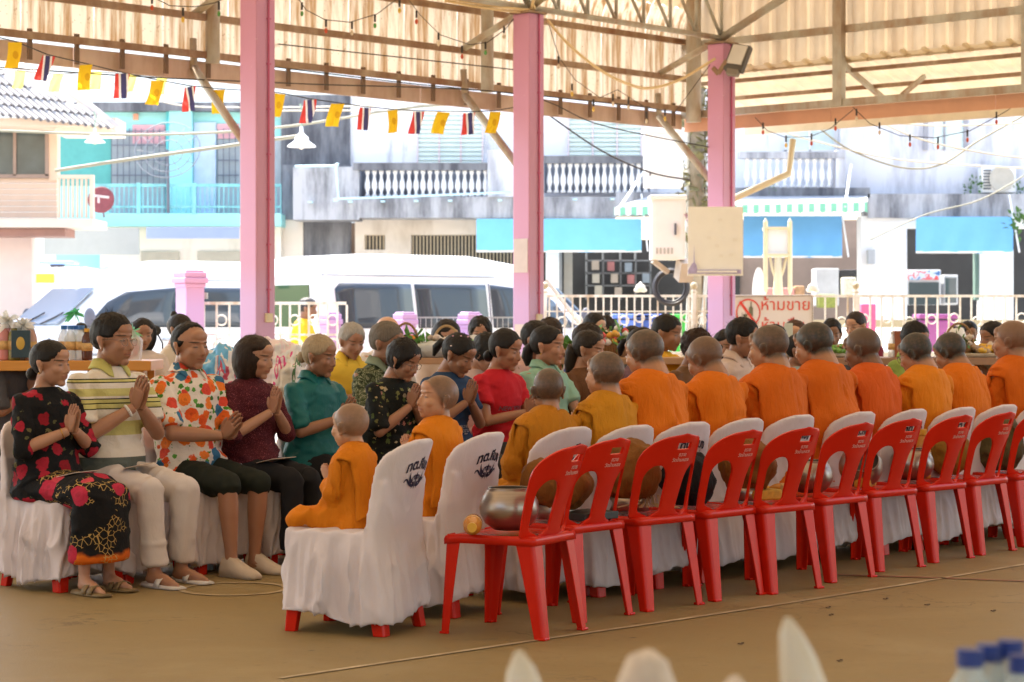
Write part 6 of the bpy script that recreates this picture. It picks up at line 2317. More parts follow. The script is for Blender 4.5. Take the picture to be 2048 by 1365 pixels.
    if shoes is not None and legs:
        kind, m_ = shoes
        for sx, (hip, knee, ank) in zip((-1, 1), legp):
            o = MB()
            def rr(y, w_, z0, z1):
                return [(ank[0] + sx * .006 + x * w_, ank[1] + y * s, z) for x, z in ((-1, z0), (-1.05, (z0 + z1) / 2), (-.6, z1), (.6, z1), (1.05, (z0 + z1) / 2), (1, z0))]
            if kind == 'shoe':
                o.loft([rr(-.06, .028, .004, .075), rr(-.04, .036, .002, .105), rr(.02, .037, .002, .11), rr(.07, .040, .002, .085), rr(.12, .046, .002, .062), rr(.17, .042, .003, .048), rr(.205, .026, .006, .035)])
                l_ = o.build('shoe', m_, root, True)
            else:
                o.loft([rr(-.065, .030, .002, .026), rr(0, .038, .002, .026), rr(.10, .046, .002, .022), rr(.17, .044, .003, .022), rr(.205, .026, .006, .02)])
                sp = o.build('sandal', m_, root, True)
                st = MB()
                for yy in ((.06, .11) if kind == 'sandal' else (.07,)):
                    A = []
                    for q in np.linspace(0, math.pi, 9):
                        A.append([(ank[0] + sx * .006 - .046 * math.cos(q), ank[1] + (yy + dy) * s, .012 + .052 * math.sin(q) * (1 - yy * 2)) for dy in (-.018, .018)])
                    st.grid(np.array(A))
                stp = st.build('strap', m_, sp, True)
                k_ = stp.modifiers.new('s', 'SOLIDIFY'); k_.thickness = .005
    root['_hc'] = [float(q) for q in hc]
    info = dict(root=root, T=T, hc=hc, RH=RH, hs=hs, s=s, arms=arms, legp=legp, Hd=Hd, zz=zz)
    return info

# ---- cloth patterns
def shirt_mat(name, build, rough=.8):
    if name in _M:
        return _M[name]
    t = NT(name)
    t.base(build(t))
    t.set(Roughness=rough)
    t.b.inputs['Sheen Weight'].default_value = .0
    t.b.inputs['Specular IOR Level'].default_value = .2
    t.bump(t.math('ADD', t.noise(t.tc(), 30, 4, .6, .8), t.math('MULTIPLY', t.noise(t.tc(), 320, 2), .12)), .55, .014)
    _M[name] = t.m
    return t.m

def blobs(t, vec, scale, rad, colors, base, seed=0, petal=.35, density=1.0):
    """scattered flowers: voronoi cells with petal-shaped discs"""
    v = t.mp(vec, (scale,) * 3, (seed * 1.7, seed * .9, seed * 2.1))
    vo = t.n('TexVoronoi'); vo.inputs['Scale'].default_value = 1; vo.inputs['Randomness'].default_value = .8
    t.l(v, vo.inputs['Vector'])
    nz = t.noise(vec, scale * 3.2, 2)
    d = t.math('ADD', vo.outputs['Distance'], t.math('MULTIPLY', t.math('SUBTRACT', nz, .5), petal))
    m = t.ramp(d, [(rad * .93, (1, 1, 1)), (rad, (0, 0, 0))])
    cr = t.n('SeparateColor'); t.l(vo.outputs['Color'], cr.inputs[0])
    k = len(colors)
    col = t.ramp(cr.outputs[0], [(i / k, c) for i, c in enumerate(colors)], 'CONSTANT')
    ctr = t.ramp(d, [(rad * .25, (1, 1, 1)), (rad * .3, (0, 0, 0)), (rad * .55, (.0, .0, .0)), (rad * .6, (.8, .8, .8)), (rad * .66, (0, 0, 0))])
    col = t.mix(t.math('MULTIPLY', ctr, .45), col, t.mix(.5, col, (.02, .01, .01)))
    keep = t.math('LESS_THAN', cr.outputs[1], density)
    return t.mix(t.math('MULTIPLY', m, keep), base, col)

def b_floral_bright(t):
    v = t.tc()
    c = blobs(t, v, 24, .36, [(.06, .22, .03), (.10, .32, .05), (.05, .16, .04)], (.72, .66, .60), 3, .5, .75)
    c = blobs(t, v, 13.5, .52, [(.72, .10, .02), (.04, .16, .30), (.78, .20, .03), (.66, .07, .04), (.78, .14, .02)], c, 7, .3, .97)
    return c
def b_black_rose(t):
    v = t.tc()
    c = blobs(t, v, 17, .22, [(.10, .10, .04), (.14, .12, .05)], (.008, .008, .009), 2, .7, .7)
    return blobs(t, v, 9, .36, [(.34, .012, .03), (.26, .01, .02), (.40, .02, .04)], c, 5, .4, .85)
def b_sarong(t):
    v = t.tc()
    z = t.sep(v)[2]
    base = t.mix(t.ramp(z, [(.0, (0, 0, 0)), (1, (1, 1, 1))]), (.0, .0, .0), (.0, .0, .0))
    hemn = t.math('ADD', z, t.math('MULTIPLY', t.noise(v, 9, 3), .10))
    base = t.mix(t.ramp(hemn, [(.245, (1, 1, 1)), (.27, (0, 0, 0))]), (.008, .008, .009), (.62, .13, .01))
    w_ = t.n('TexVoronoi'); w_.feature = 'DISTANCE_TO_EDGE'; w_.inputs['Scale'].default_value = 34
    t.l(v, w_.inputs['Vector'])
    area = t.noise(v, 8, 2)
    lines = t.math('MULTIPLY', t.math('LESS_THAN', w_.outputs['Distance'], .045), t.math('GREATER_THAN', area, .53))
    c = t.mix(lines, base, (.48, .32, .10))
    c = blobs(t, v, 8.5, .46, [(.48, .03, .07), (.42, .02, .05), (.55, .06, .09)], c, 4, .3, .62)
    return c
def b_dark_flowers(t):
    v = t.tc()
    c = blobs(t, v, 22, .30, [(.10, .14, .04), (.16, .17, .06), (.07, .10, .03)], (.010, .012, .011), 1, .8, .6)
    return blobs(t, v, 19, .24, [(.50, .38, .18), (.45, .20, .16), (.40, .34, .22)], c, 6, .7, .4)
def b_camo(t):
    v = t.tc()
    n = t.noise(v, 16, 2, .4, 2.5)
    c = t.ramp(n, [(0, (.03, .04, .02)), (.42, (.10, .12, .06)), (.52, (.36, .36, .24)), (.56, (.05, .07, .03)), (.68, (.14, .16, .09))], 'CONSTANT')
    return c
def b_maroon(t):
    v = t.tc()
    n = t.noise(v, 210, 2)
    return t.mix(t.ramp(n, [(.60, (0, 0, 0)), (.68, (1, 1, 1))]), (.065, .008, .014), (.42, .11, .13))
def b_polo(t):
    z = t.sep(t.tc())[2]
    W, Y, K, G_ = (.70, .66, .60), (.55, .52, .20), (.015, .018, .012), (.10, .12, .11)
    st = [(0, G_), (.62, G_), (.66, W), (.70, W), (.775, Y), (.855, W), (.90, W), (.918, K), (.924, Y), (.944, K), (.950, Y), (.968, K), (.974, W), (.99, Y), (1.03, W), (1.06, K), (1.064, Y), (1.078, K), (1.082, W)]
    return t.ramp(z, [(p / 1.5, c) for p, c in st], 'CONSTANT') if False else t.ramp(t.math('DIVIDE', z, 1.5), [(p / 1.5, c) for p, c in st], 'CONSTANT')
def plain(name, col, **k):
    return cloth_mat(name, col, **k)

def robe_mat(name, col, seed=0, bump=.9):
    if name in _M:
        return _M[name]
    t = NT(name)
    v = t.tc()
    n = t.noise(v, 4, 3)
    c = t.mix(n, mul(col, .86), (min(1, col[0] * 1.12), col[1] * 1.18, col[2] * 1.3))
    t.base(c)
    t.set(Roughness=.75)
    t.b.inputs['Specular IOR Level'].default_value = .2
    a = t.noise(t.mp(v, (2.2, 2.2, .5), rot=(0, .5, .3)), 16, 5, .62, .5)
    t.bump(t.math('ADD', a, t.math('MULTIPLY', t.noise(v, 420, 2), .06)), bump, .016)
    _M[name] = t.m
    return t.m
# ================================================================ THE CAST
def place(i, chairs, back=.03):
    p, h = chairs[i]
    f_ = np.array([math.cos(h), math.sin(h), 0])
    return p - f_ * back, math.degrees(h)
def px_at(px, D):
    return np.array([(px - 1024) / FPX * D, D, 0])

T_OR = (.52, .30, .19)
# -------- monks
O1 = robe_mat('orange monk robe', (.68, .16, .005))
O2 = robe_mat('deep orange monk robe', (.62, .125, .005))
O3 = robe_mat('red orange monk robe', (.64, .105, .010))
O4 = robe_mat('amber orange monk robe', (.70, .21, .008))
O5 = robe_mat('brown ochre novice robe', (.46, .17, .008))
O6 = robe_mat('mustard novice robe', (.54, .22, .010))
O7 = robe_mat('marigold novice robe', (.64, .19, .006))
MG = 'monks and novices in the chair row'
novs = []
def fit(pos, hd, hx, s, base=-.03, lo=-4, hi=14):
    """pelvis point and lean that bring the head over the wanted place above this chair"""
    h = math.radians(hd)
    f_ = np.array([math.cos(h), math.sin(h), 0])
    r_ = np.array([math.sin(h), -math.cos(h), 0])
    k = (hx - 1024) / FPX
    r = (k * pos[1] - pos[0]) / (f_[0] - k * f_[1])
    ln = math.degrees(math.asin(max(-.5, min(.6, (r - base - .03) / (.62 * s)))))
    ln2 = max(lo, min(hi, ln))
    rest = r - base - .03 - math.sin(math.radians(ln2)) * .62 * s
    p = pos + f_ * base
    # the remainder is taken up by sitting a little to one side
    gain = (r_[0] - k * r_[1]) / (f_[0] - k * f_[1])
    side = max(-.09, min(.09, rest / gain)) if abs(gain) > .15 else 0
    p = p + r_ * side
    rest -= side * gain
    p = p + f_ * max(-.05, min(.12, rest))
    return p, ln2
def monk(i, label, hx, top, mat_, **k):
    pos, h = WC[i]
    hd = math.degrees(h)
    D = pos[1]
    zt = EYE - (top - 640) / FPX * D
    s = k.pop('s', None)
    s = (zt - SEAT - .214 * k['hs']) / .622 if k.get('hs') else (zt + .004 - SEAT) / .851
    p, ln = fit(pos, hd, hx, s)
    ln = k.pop('lean', ln)
    hd += k.pop('turn', 0)
    return person(label, p, hd, s=s, lean=ln, top='robe', tcol=mat_, hair=k.pop('hair', None), group=MG, **k)
monk(0, 'smallest novice boy with pale shaved head and marigold robe sitting cross legged', 700, 805, O7, yaw=-12, pitch=4, tone=(.50, .29, .17), child=1, stub=0.58, s=.66, hs=.93, pose='lotus', seed=3, hands=(.0, .26, .80), fat=1.12, turn=0, nose=.9)
monk(1, 'novice boy in marigold robe turning his face left in profile', 872, 752, O7, yaw=58, pitch=-6, tone=(.46, .25, .14), child=1, stub=0.65, s=.79, hs=.98, pose='lotus', seed=5, fat=1.05, turn=0, nose=.95)
monk(2, 'novice in brown ochre robe with ear sticking out seen from behind', 1115, 737, O5, yaw=-18, pitch=6, tone=(.38, .20, .11), child=1, stub=0.82, s=.82, hs=.98, seed=8, turn=-12)
monk(3, 'stout novice in mustard robe with plump cheek', 1212, 703, O6, yaw=8, pitch=2, tone=(.46, .25, .14), child=1, stub=0.82, s=.90, hs=1.05, fat=1.25, seed=12, jaw=1.12)
monk(4, 'monk with thick neck and brown stubble in bright orange robe', 1300, 657, O1, yaw=6, pitch=14, tone=(.44, .23, .12), stub=0.86, fat=1.18, seed=15, jaw=1.1)
monk(5, 'thin monk with shiny balding head bowed low in orange robe', 1425, 668, O1, yaw=4, pitch=26, tone=(.34, .18, .10), stub=0.65, fat=.98, seed=19)
monk(6, 'stout monk in orange robe seated below the prohibition sign', 1545, 650, O2, yaw=14, pitch=8, tone=(.40, .22, .12), stub=0.82, fat=1.2, seed=22, jaw=1.1)
monk(7, 'broad monk with dark stubbled hair and wide orange back', 1640, 643, O2, yaw=10, pitch=16, tone=(.40, .21, .11), stub=0.98, fat=1.28, seed=26, jaw=1.1)
monk(8, 'old dark skinned monk with grey stubble in red orange robe', 1735, 655, O3, yaw=14, pitch=14, tone=(.22, .12, .07), stub=0.65, fat=1.0, seed=31)
monk(9, 'young monk with black short hair and thin glasses in amber robe', 1845, 663, O4, yaw=10, pitch=22, tone=(.42, .23, .14), stub=0.98, fat=1.0, glasses=True, seed=35)
monk(10, 'monk with black stubble and glasses arm across his temple, back bent', 1912, 661, O1, yaw=2, pitch=22, tone=(.36, .19, .10), stub=0.98, fat=1.02, glasses=True, seed=41)
monk(11, 'old monk with bald wrinkled head cut by the right photo edge', 2028, 643, O2, yaw=14, pitch=4, tone=(.40, .22, .13), stub=0.55, fat=1.08, seed=47)

# -------- lay people of the first row
LG = 'lay people praying in the front row'
LAYD = [11.42, 11.75, 12.2, 12.55, 12.95, 13.4, 13.85, 14.25, 14.65, 15.05, 15.45, 15.9, 16.3, 16.7, 17.1, 17.6]
def lay(i, label, hx, top, **k):
    pos, h = LC[i]
    hd = math.degrees(h)
    D = pos[1]
    zt = EYE - (top - 640) / FPX * D
    k.setdefault('yaw', 14)
    s = k.pop('s', None) or (zt - .018 + .004 - SEAT) / .851
    p, ln = fit(pos, hd, hx, s, -.04)
    k.pop('lean', None)
    return person(label, p, hd + k.pop('turn', 0), s=s, lean=ln, group=LG, **k)
SK1, SK2, SK3 = (.42, .235, .15), (.36, .19, .115), (.30, .155, .09)
BL = (.012, .010, .009)
w1 = lay(0, 'elderly woman with black tied hair in black dress with red flowers', 97, 680, fem=1, tone=SK1, hair='back+lowbun', hcol=BL, tcol=shirt_mat('black cloth with red roses', b_black_rose), bottom='skirt', bcol=shirt_mat('black sarong with pink roses and gold leaves', b_sarong), sleeve=1.15, fat=1.10, hands=(0, .19, .82), hd=(0, .25, .97), shoes=('sandal', mat('olive brown sandal', (.18, .12, .05), .6)), seed=2, lean=4, yaw=16, pitch=4, jaw=1.12)
m2 = lay(1, 'man with glasses in yellow and white striped polo shirt and white trousers', 222, 628, tone=SK2, hair='short', hcol=BL, glasses=True, tcol=shirt_mat('striped polo cloth', b_polo), collar=plain('yellow green collar', (.50, .48, .16)), bcol=plain('white trouser cloth', (.60, .55, .53)), sleeve=.80, fat=1.0, hands=(0, .18, .86), hd=(0, .35, .93), shoes=('flipflop', mat('white flip flop', (.6, .57, .54), .6)), seed=4, lean=3, yaw=10, pitch=2, jaw=1.06)
m3 = lay(2, 'balding man in white shirt with orange and blue flowers and dark shorts', 378, 643, tone=SK2, hair='receding', hcol=BL, tcol=shirt_mat('white cloth with orange and blue flowers', b_floral_bright), collar=shirt_mat('white cloth with orange and blue flowers', b_floral_bright), bottom='shorts', bcol=plain('black green shorts', (.018, .022, .016)), sleeve=.85, fat=1.12, hands=(0, .27, .72), hd=(0, .72, .69), shoes=('shoe', mat('cream leather shoe', (.55, .46, .36), .6)), seed=6, lean=3, yaw=-2, pitch=4, jaw=1.1, nose=1.25)
w4 = lay(3, 'woman with brown black bobbed hair in speckled maroon blouse', 502, 667, fem=1, tone=SK1, hair='bob', hcol=(.026, .016, .011), tcol=shirt_mat('speckled maroon cloth', b_maroon), bcol=plain('black trousers', (.015, .015, .017)), sleeve=1.1, fat=1.02, hands=(0, .18, .86), hd=(0, .22, .97), seed=9, lean=4, yaw=16, pitch=12)
w5 = lay(4, 'elderly woman with grey blond bun in teal blouse', 632, 668, fem=1, tone=SK3, hair='back+bun', hcol=(.32, .25, .16), tcol=plain('teal blouse cloth', (.010, .12, .125), rough=.45, bump=.4), collar=plain('teal blouse cloth', (.010, .12, .125)), bcol=plain('black trousers', (.015, .015, .017)), sleeve=.95, fat=1.14, hands=(0, .23, .81), hd=(0, .55, .83), seed=13, lean=5, yaw=14, pitch=10, jaw=1.12)
w6 = lay(5, 'elderly woman with black hair and glasses in dark flowered blouse', 797, 672, fem=1, tone=SK2, hair='shaggy', hcol=BL, glasses=True, tcol=shirt_mat('black cloth with small pale flowers', b_dark_flowers), bcol=plain('black trousers', (.015, .015, .017)), sleeve=.95, fat=1.18, hands=(0, .21, .87), hd=(0, .35, .93), seed=17, lean=8, yaw=10, pitch=20, jaw=1.05)
w7 = lay(6, 'woman with flower petals in her black ponytail hair in navy blue shirt', 903, 660, fem=1, tone=SK3, hair='back+pigtail', hcol=BL, tcol=plain('navy blue tshirt cloth', (.025, .055, .12)), bcol=plain('grey trousers', (.05, .05, .05)), sleeve=.7, fat=1.05, hands=(0, .20, .86), hd=(0, .3, .95), seed=21, lean=10, yaw=10, pitch=26)
w8 = lay(7, 'woman with smooth black tied hair in bright red tee shirt', 1003, 657, fem=1, tone=SK2, hair='back+lowbun', hcol=BL, tcol=plain('red tshirt cloth', (.50, .018, .030)), bcol=plain('grey trousers', (.05, .05, .05)), sleeve=.62, fat=1.0, hands=(0, .25, .78), hd=(0, .55, .83), seed=25, lean=5, yaw=14, pitch=12)
w9 = lay(8, 'woman with black clasped hair and gold earring in mint polo shirt', 1092, 652, fem=1, tone=SK1, hair='back+clip', hcol=BL, tcol=plain('mint polo cloth', (.26, .46, .36)), collar=plain('mint polo cloth', (.26, .46, .36)), bcol=plain('grey trousers', (.05, .05, .05)), sleeve=.7, fat=1.05, hands=(0, .30, .70), seed=29, lean=5, yaw=14, pitch=4)
lay(9, 'young woman with long straight ponytail in brown lace blouse', 1172, 660, fem=1, tone=SK1, hair='back+long', hcol=(.02, .014, .01), tcol=plain('brown lace blouse', (.14, .065, .03), bump=.6, bscale=60), bcol=plain('grey trousers', (.05, .05, .05)), sleeve=1.4, seed=33, lean=5, yaw=12, pitch=10)
lay(10, 'woman with small pigtail in mauve cardigan mostly behind the thick necked monk', 1280, 655, fem=1, tone=SK3, hair='back+pigtail', hcol=BL, tcol=plain('mauve cardigan', (.16, .09, .11)), bcol=plain('grey trousers', (.05, .05, .05)), sleeve=1.5, seed=37, lean=6, pitch=10)
lay(11, 'woman with frizzy dark brown hair in brown blouse', 1388, 660, fem=1, tone=SK3, hair='curly', hcol=(.03, .014, .008), tcol=plain('brown blouse', (.15, .075, .035), rough=.5), bcol=plain('grey trousers', (.05, .05, .05)), sleeve=1.3, seed=43, lean=10, yaw=0, pitch=16, fat=1.1)
lay(12, 'young man with glasses in pale pink collared shirt', 1482, 634, tone=SK2, hair='short', hcol=BL, glasses=True, tcol=plain('pale pink shirt cloth', (.60, .48, .42)), collar=plain('pale pink shirt cloth', (.60, .48, .42)), bcol=plain('grey trousers', (.05, .05, .05)), sleeve=1.4, seed=49, lean=3, yaw=20, pitch=4, hands=(.0, .24, .78))
lay(13, 'praying person in teal and white whose hands show between two monks', 1590, 668, fem=1, tone=SK3, hair='back', hcol=BL, tcol=plain('white teal blouse', (.30, .42, .42)), bcol=plain('grey trousers', (.05, .05, .05)), sleeve=.9, seed=53, near=False)
lay(15, 'man with cropped hair in lime green shirt behind the glasses monk', 1818, 643, tone=SK3, hair='short', hcol=BL, tcol=plain('lime green shirt', (.24, .32, .07)), collar=plain('lime green shirt', (.24, .32, .07)), bcol=plain('grey trousers', (.05, .05, .05)), sleeve=.9, seed=57, yaw=-10, lean=5, pitch=16)

# jewellery, sheets of paper, small things
def on(info, name, mb, m, **k):
    return mb.build(name, m, info['root'], True, **k)
M_gold = mat('gold', (.75, .45, .12), .25, metal=1)
for inf, sx in ((w1, 1), (w9, 1)):
    on(inf, 'earring', MB().ell(inf['Hd']((sx * .088, -.004, -.045)), .005), M_gold)
a = np.linspace(0, 2 * math.pi, 17)
S_, E_, W_ = w1['arms'][1]
def bangle(inf, k, r, m, name, t_=.9, w_=.0025):
    S_, E_, W_ = inf['arms'][k]
    c = E_ * (1 - t_) + W_ * t_
    d = unit(W_ - E_); x = unit(np.cross(d, (0, 0, 1))); y = np.cross(d, x)
    on(inf, name, MB().tube([c + (x * math.cos(q) + y * math.sin(q)) * r for q in a], w_, 6, caps=False), m)
bangle(w1, 1, .031, M_gold, 'bracelet', .86)
bangle(m2, 1, .032, mat('white watch strap', (.7, .68, .65), .4), 'wristwatch', .88, .008)
# printed writing on shirts
def shirt_text(inf, txt, size, x0, z0, m, yoff=.2):
    me = text_mesh(txt, size, .0003, bold=.0006)
    v = verts(me)
    T = inf['T']
    p = T(np.stack([-(v[:, 0]) + x0, np.full(len(v), yoff), z0 + v[:, 1]], 1))
    setverts(me, p)
    o = link(me, 'lettering', m, inf['root'])
    w_ = o.modifiers.new('w', 'SHRINKWRAP')
    w_.target = [k for k in inf['root'].children if k.name.startswith('shirt')][0]
    w_.wrap_method = 'PROJECT'
    w_.use_project_y = True; w_.use_negative_direction = True; w_.use_positive_direction = False
    w_.offset = .003
    return o
M_wp = mat('white shirt print', (.6, .58, .55), .7)
shirt_text(w7, 'BEVERLY HILLS', .026, -.05, .715, M_wp)
shirt_text(w7, 'POLO CLUB', .026, -.05, .69, M_wp)
shirt_text(w7, 'Authentic', .010, -.05, .673, M_wp)
shirt_text(w8, 'NEW YORK', .040, .0, .80, mat('grey shirt print', (.25, .16, .2), .7))
# petals in the hair
for k, (x, y, z, c) in enumerate([(.02, .02, .128, (.7, .4, .5)), (.045, -.01, .118, (.75, .5, .6)), (.0, .045, .12, (.3, .55, .2)), (.088, -.02, .05, (.85, .7, .72)), (.06, -.05, .098, (.7, .4, .55))]):
    MB().ell(w7['Hd']((x, y, z)), (.008, .006, .004)).build('petal', mat('petal %d' % k, c), w7['root'], True)
# letters on laps
def paper(inf, label, dx, rz):
    h, kn, an = inf['legp'][0]; h2, kn2, an2 = inf['legp'][1]
    c = (h * .45 + kn * .55 + h2 * .45 + kn2 * .55) / 2 + np.array([dx, 0, .092 * inf['s']])
    o = MB().box((0, 0, 0), (.23, .115, .003)).build('envelope', mat('cream envelope', (.66, .54, .44), .7, .05))
    M_ = inf['root'].matrix_basis @ Matrix.Translation(Vector(c)) @ Matrix.Rotation(rz, 4, 'Z') @ Matrix.Rotation(.22, 4, 'X')
    o.matrix_basis = M_
    return tag(o, label, 'envelope', 'envelopes on laps')
bpy.context.view_layer.update()
paper(w1, 'cream envelope lying on the lap of the woman in the black floral dress', -.02, .3)
paper(m2, 'cream envelope lying on the white trousers of the polo shirt man', .03, .5)
paper(w4, 'cream envelope lying on the lap of the woman in maroon', .02, .2)

# -------- second row and people behind the tables
def bg(label, x, top, D, hdg, **k):
    p = px_at(x, D)
    zt = EYE - (top - 640) / FPX * D
    k.setdefault('lean', 5)
    st = k.pop('stand', 0)
    s = k.pop('s', None) or 1.05
    # the seat height absorbs what is left
    seat = zt - .018 - .851 * s
    return person(label, p, hdg, s=s, seat=seat, near=False, group=k.pop('group', 'people behind the front row'), **k)
YEL = plain('yellow polo cloth', (.72, .50, .06))
bg('old man with grey hair in yellow polo shirt praying', 690, 641, 16.4, -60, tone=SK2, hair='short', hcol=(.30, .28, .25), tcol=YEL, collar=YEL, bcol=plain('grey trousers', (.05, .05, .05)), sleeve=.8, seed=60, yaw=0, pitch=14, hands=(0, .26, .78), hd=(0, .5, .86))
bg('man with greying crew cut in olive swirl patterned shirt', 748, 641, 14.6, -35, tone=SK3, hair='short', hcol=(.12, .10, .08), tcol=shirt_mat('olive swirl cloth', b_camo), collar=plain('sage collar', (.20, .25, .18)), bcol=plain('grey trousers', (.05, .05, .05)), seed=61, yaw=5, pitch=8, s=1.08)
bg('bald pale headed man behind the crew cut man', 760, 628, 17.6, -50, tone=(.55, .34, .24), hair='none', tcol=plain('white shirt cloth', (.65, .62, .6)), bcol=None, bottom=None, seed=62)
bg('person with black hair and glasses behind the petal haired woman', 935, 655, 15.3, -35, tone=SK2, fem=1, hair='shaggy', hcol=BL, glasses=True, tcol=plain('pale lilac shirt', (.55, .42, .42)), bottom=None, seed=63, yaw=0, pitch=30, lean=8)
bg('man with short black hair in pale pink shirt behind the red shirt woman', 1048, 640, 15.9, -35, tone=SK3, hair='short', hcol=BL, tcol=plain('dusty pink shirt', (.55, .36, .33)), bottom=None, seed=64, yaw=8)
bg('man with wavy black hair in navy jacket behind the ponytail woman', 1152, 644, 16.3, -20, tone=SK3, hair='shaggy', hcol=(.022, .015, .012), tcol=plain('navy jacket', (.03, .05, .20)), bottom=None, seed=65, yaw=-15)
bg('tall man with dark hair above the thick necked monk', 1310, 627, 17.4, -38, tone=SK3, hair='short', hcol=BL, tcol=plain('amber shirt', (.75, .42, .03)), bottom=None, seed=66, yaw=8, s=1.12)
bg('long haired woman praying in white flowered blouse behind the orange table', 283, 632, 17.0, -80, tone=SK2, fem=1, hair='bob', hcol=BL, tcol=plain('white blouse cloth', (.62, .52, .46)), bottom=None, seed=67, yaw=10, hands=(.05, .26, .74), s=.98)
bg('woman with a top knot in cream tee shirt seen from the side', 340, 625, 17.8, -15, tone=SK3, fem=1, hair='back+topbun', hcol=(.02, .015, .012), tcol=plain('cream tshirt cloth', (.60, .52, .42)), bottom=None, seed=68, yaw=-20, s=.98, sleeve=.8)
bg('dark haired man at the far left behind the bottles', 14, 643, 15.5, -20, tone=SK3, hair='short', hcol=BL, tcol=plain('grey shirt', (.08, .08, .09)), bottom=None, seed=69)
bg('woman with white blouse and black hair facing the camera near the curly haired woman', 960, 631, 19.5, -88, tone=SK1, fem=1, hair='shaggy', hcol=BL, tcol=plain('grey white blouse', (.5, .5, .5)), bottom=None, seed=70, glasses=True)
bg('woman with black hair looking down behind the handled basket', 880, 632, 18.5, -60, tone=SK1, fem=1, hair='bob', hcol=BL, tcol=plain('white blouse cloth', (.62, .52, .46)), bottom=None, seed=71, pitch=20)
bg('person with black hair right of the column base', 1088, 634, 19.0, -60, tone=SK2, hair='shaggy', hcol=(.03, .02, .015), tcol=plain('white shirt cloth', (.65, .62, .6)), bottom=None, seed=72)
bg('woman with centre parted black hair by the fence in beige', 1180, 622, 19.5, -75, tone=(.60, .40, .28), fem=1, hair='back', hcol=BL, tcol=plain('beige blouse', (.55, .42, .28)), bottom=None, seed=73, yaw=20)
bg('person with dark hair leaning behind the right flower basket', 1215, 628, 20.0, -100, tone=SK1, hair='shaggy', hcol=(.02, .014, .012), tcol=plain('beige blouse', (.55, .42, .28)), bottom=None, seed=74, pitch=22)
bg('woman holding a phone camera in front of the prohibition sign', 1590, 636, 19.6, -97, tone=(.55, .32, .2), fem=1, hair='bob', hcol=(.06, .03, .02), tcol=plain('dark teal jacket', (.03, .06, .06)), bottom=None, seed=75, pose='raise')
bg('person with black hair below the prohibition sign', 1540, 648, 19.0, -70, tone=SK3, hair='short', hcol=BL, tcol=plain('grey shirt', (.08, .08, .09)), bottom=None, seed=76)
bg('woman with glasses and swept back hair in dark red by the right fence', 1720, 620, 20.5, -115, tone=(.55, .32, .20), fem=1, hair='back', hcol=(.03, .02, .02), tcol=plain('dark red blouse', (.20, .03, .05)), bottom=None, seed=77, glasses=True, yaw=-15)
bg('dark haired person between the monk heads under the right fence', 1660, 636, 20.0, -90, tone=SK3, hair='short', hcol=BL, tcol=plain('grey shirt', (.08, .08, .09)), bottom=None, seed=78)
bg('man with slicked black hair left of the last monk', 2003, 640, 18.5, -150, tone=SK3, hair='short', hcol=BL, tcol=plain('white shirt cloth', (.65, .62, .6)), bottom=None, seed=79)
bg('man in yellow shirt and cap standing behind the steel gate', 600, 594, 29.3, -10, s=1.1, tone=(.25, .13, .08), hair='short', hcol=(.03, .03, .035), tcol=plain('bright yellow shirt', (.8, .5, .03)), bottom='trousers', bcol=plain('pale yellow apron', (.7, .62, .3)), seed=80, pose='rest')
bg('customer in white by the right shop behind the fence', 1930, 640, 24, -80, tone=SK3, hair='short', hcol=BL, tcol=plain('white shirt cloth', (.65, .62, .6)), bottom=None, seed=81)

h_ = bg('person in white hat and pale shirt behind the tall handled basket', 1908, 652, 21.0, -95, tone=SK2, hair='short', hcol=BL, tcol=plain('white shirt cloth', (.65, .62, .6)), bottom=None, seed=82, pitch=10)
MB().lathe([(.02, .125), (.07, .115), (.088, .07), (.092, .05), (.14, .035), (.14, .030), (.09, .04)], n=20).xf(fn=h_['Hd']).build('sun_hat', plain('white hat cloth', (.75, .74, .72)), h_['root'], True)
bg('woman with tied hair in peach blouse between the mint shirt woman and the column', 1062, 648, 18.4, -60, tone=SK1, fem=1, hair='back', hcol=BL, tcol=plain('peach blouse', (.6, .38, .28)), bottom=None, seed=83, pitch=14)
bg('man with black hair in striped grey shirt at the back near the wide flower basket', 1255, 650, 18.8, -70, tone=SK3, hair='short', hcol=BL, tcol=plain('grey shirt', (.08, .08, .09)), bottom=None, seed=84, pitch=10)
bg('woman in pale blue blouse behind the young man in pink', 1445, 655, 18.0, -75, tone=SK2, fem=1, hair='bob', hcol=BL, tcol=plain('pale blue blouse', (.35, .45, .55)), bottom=None, seed=85, pitch=8)
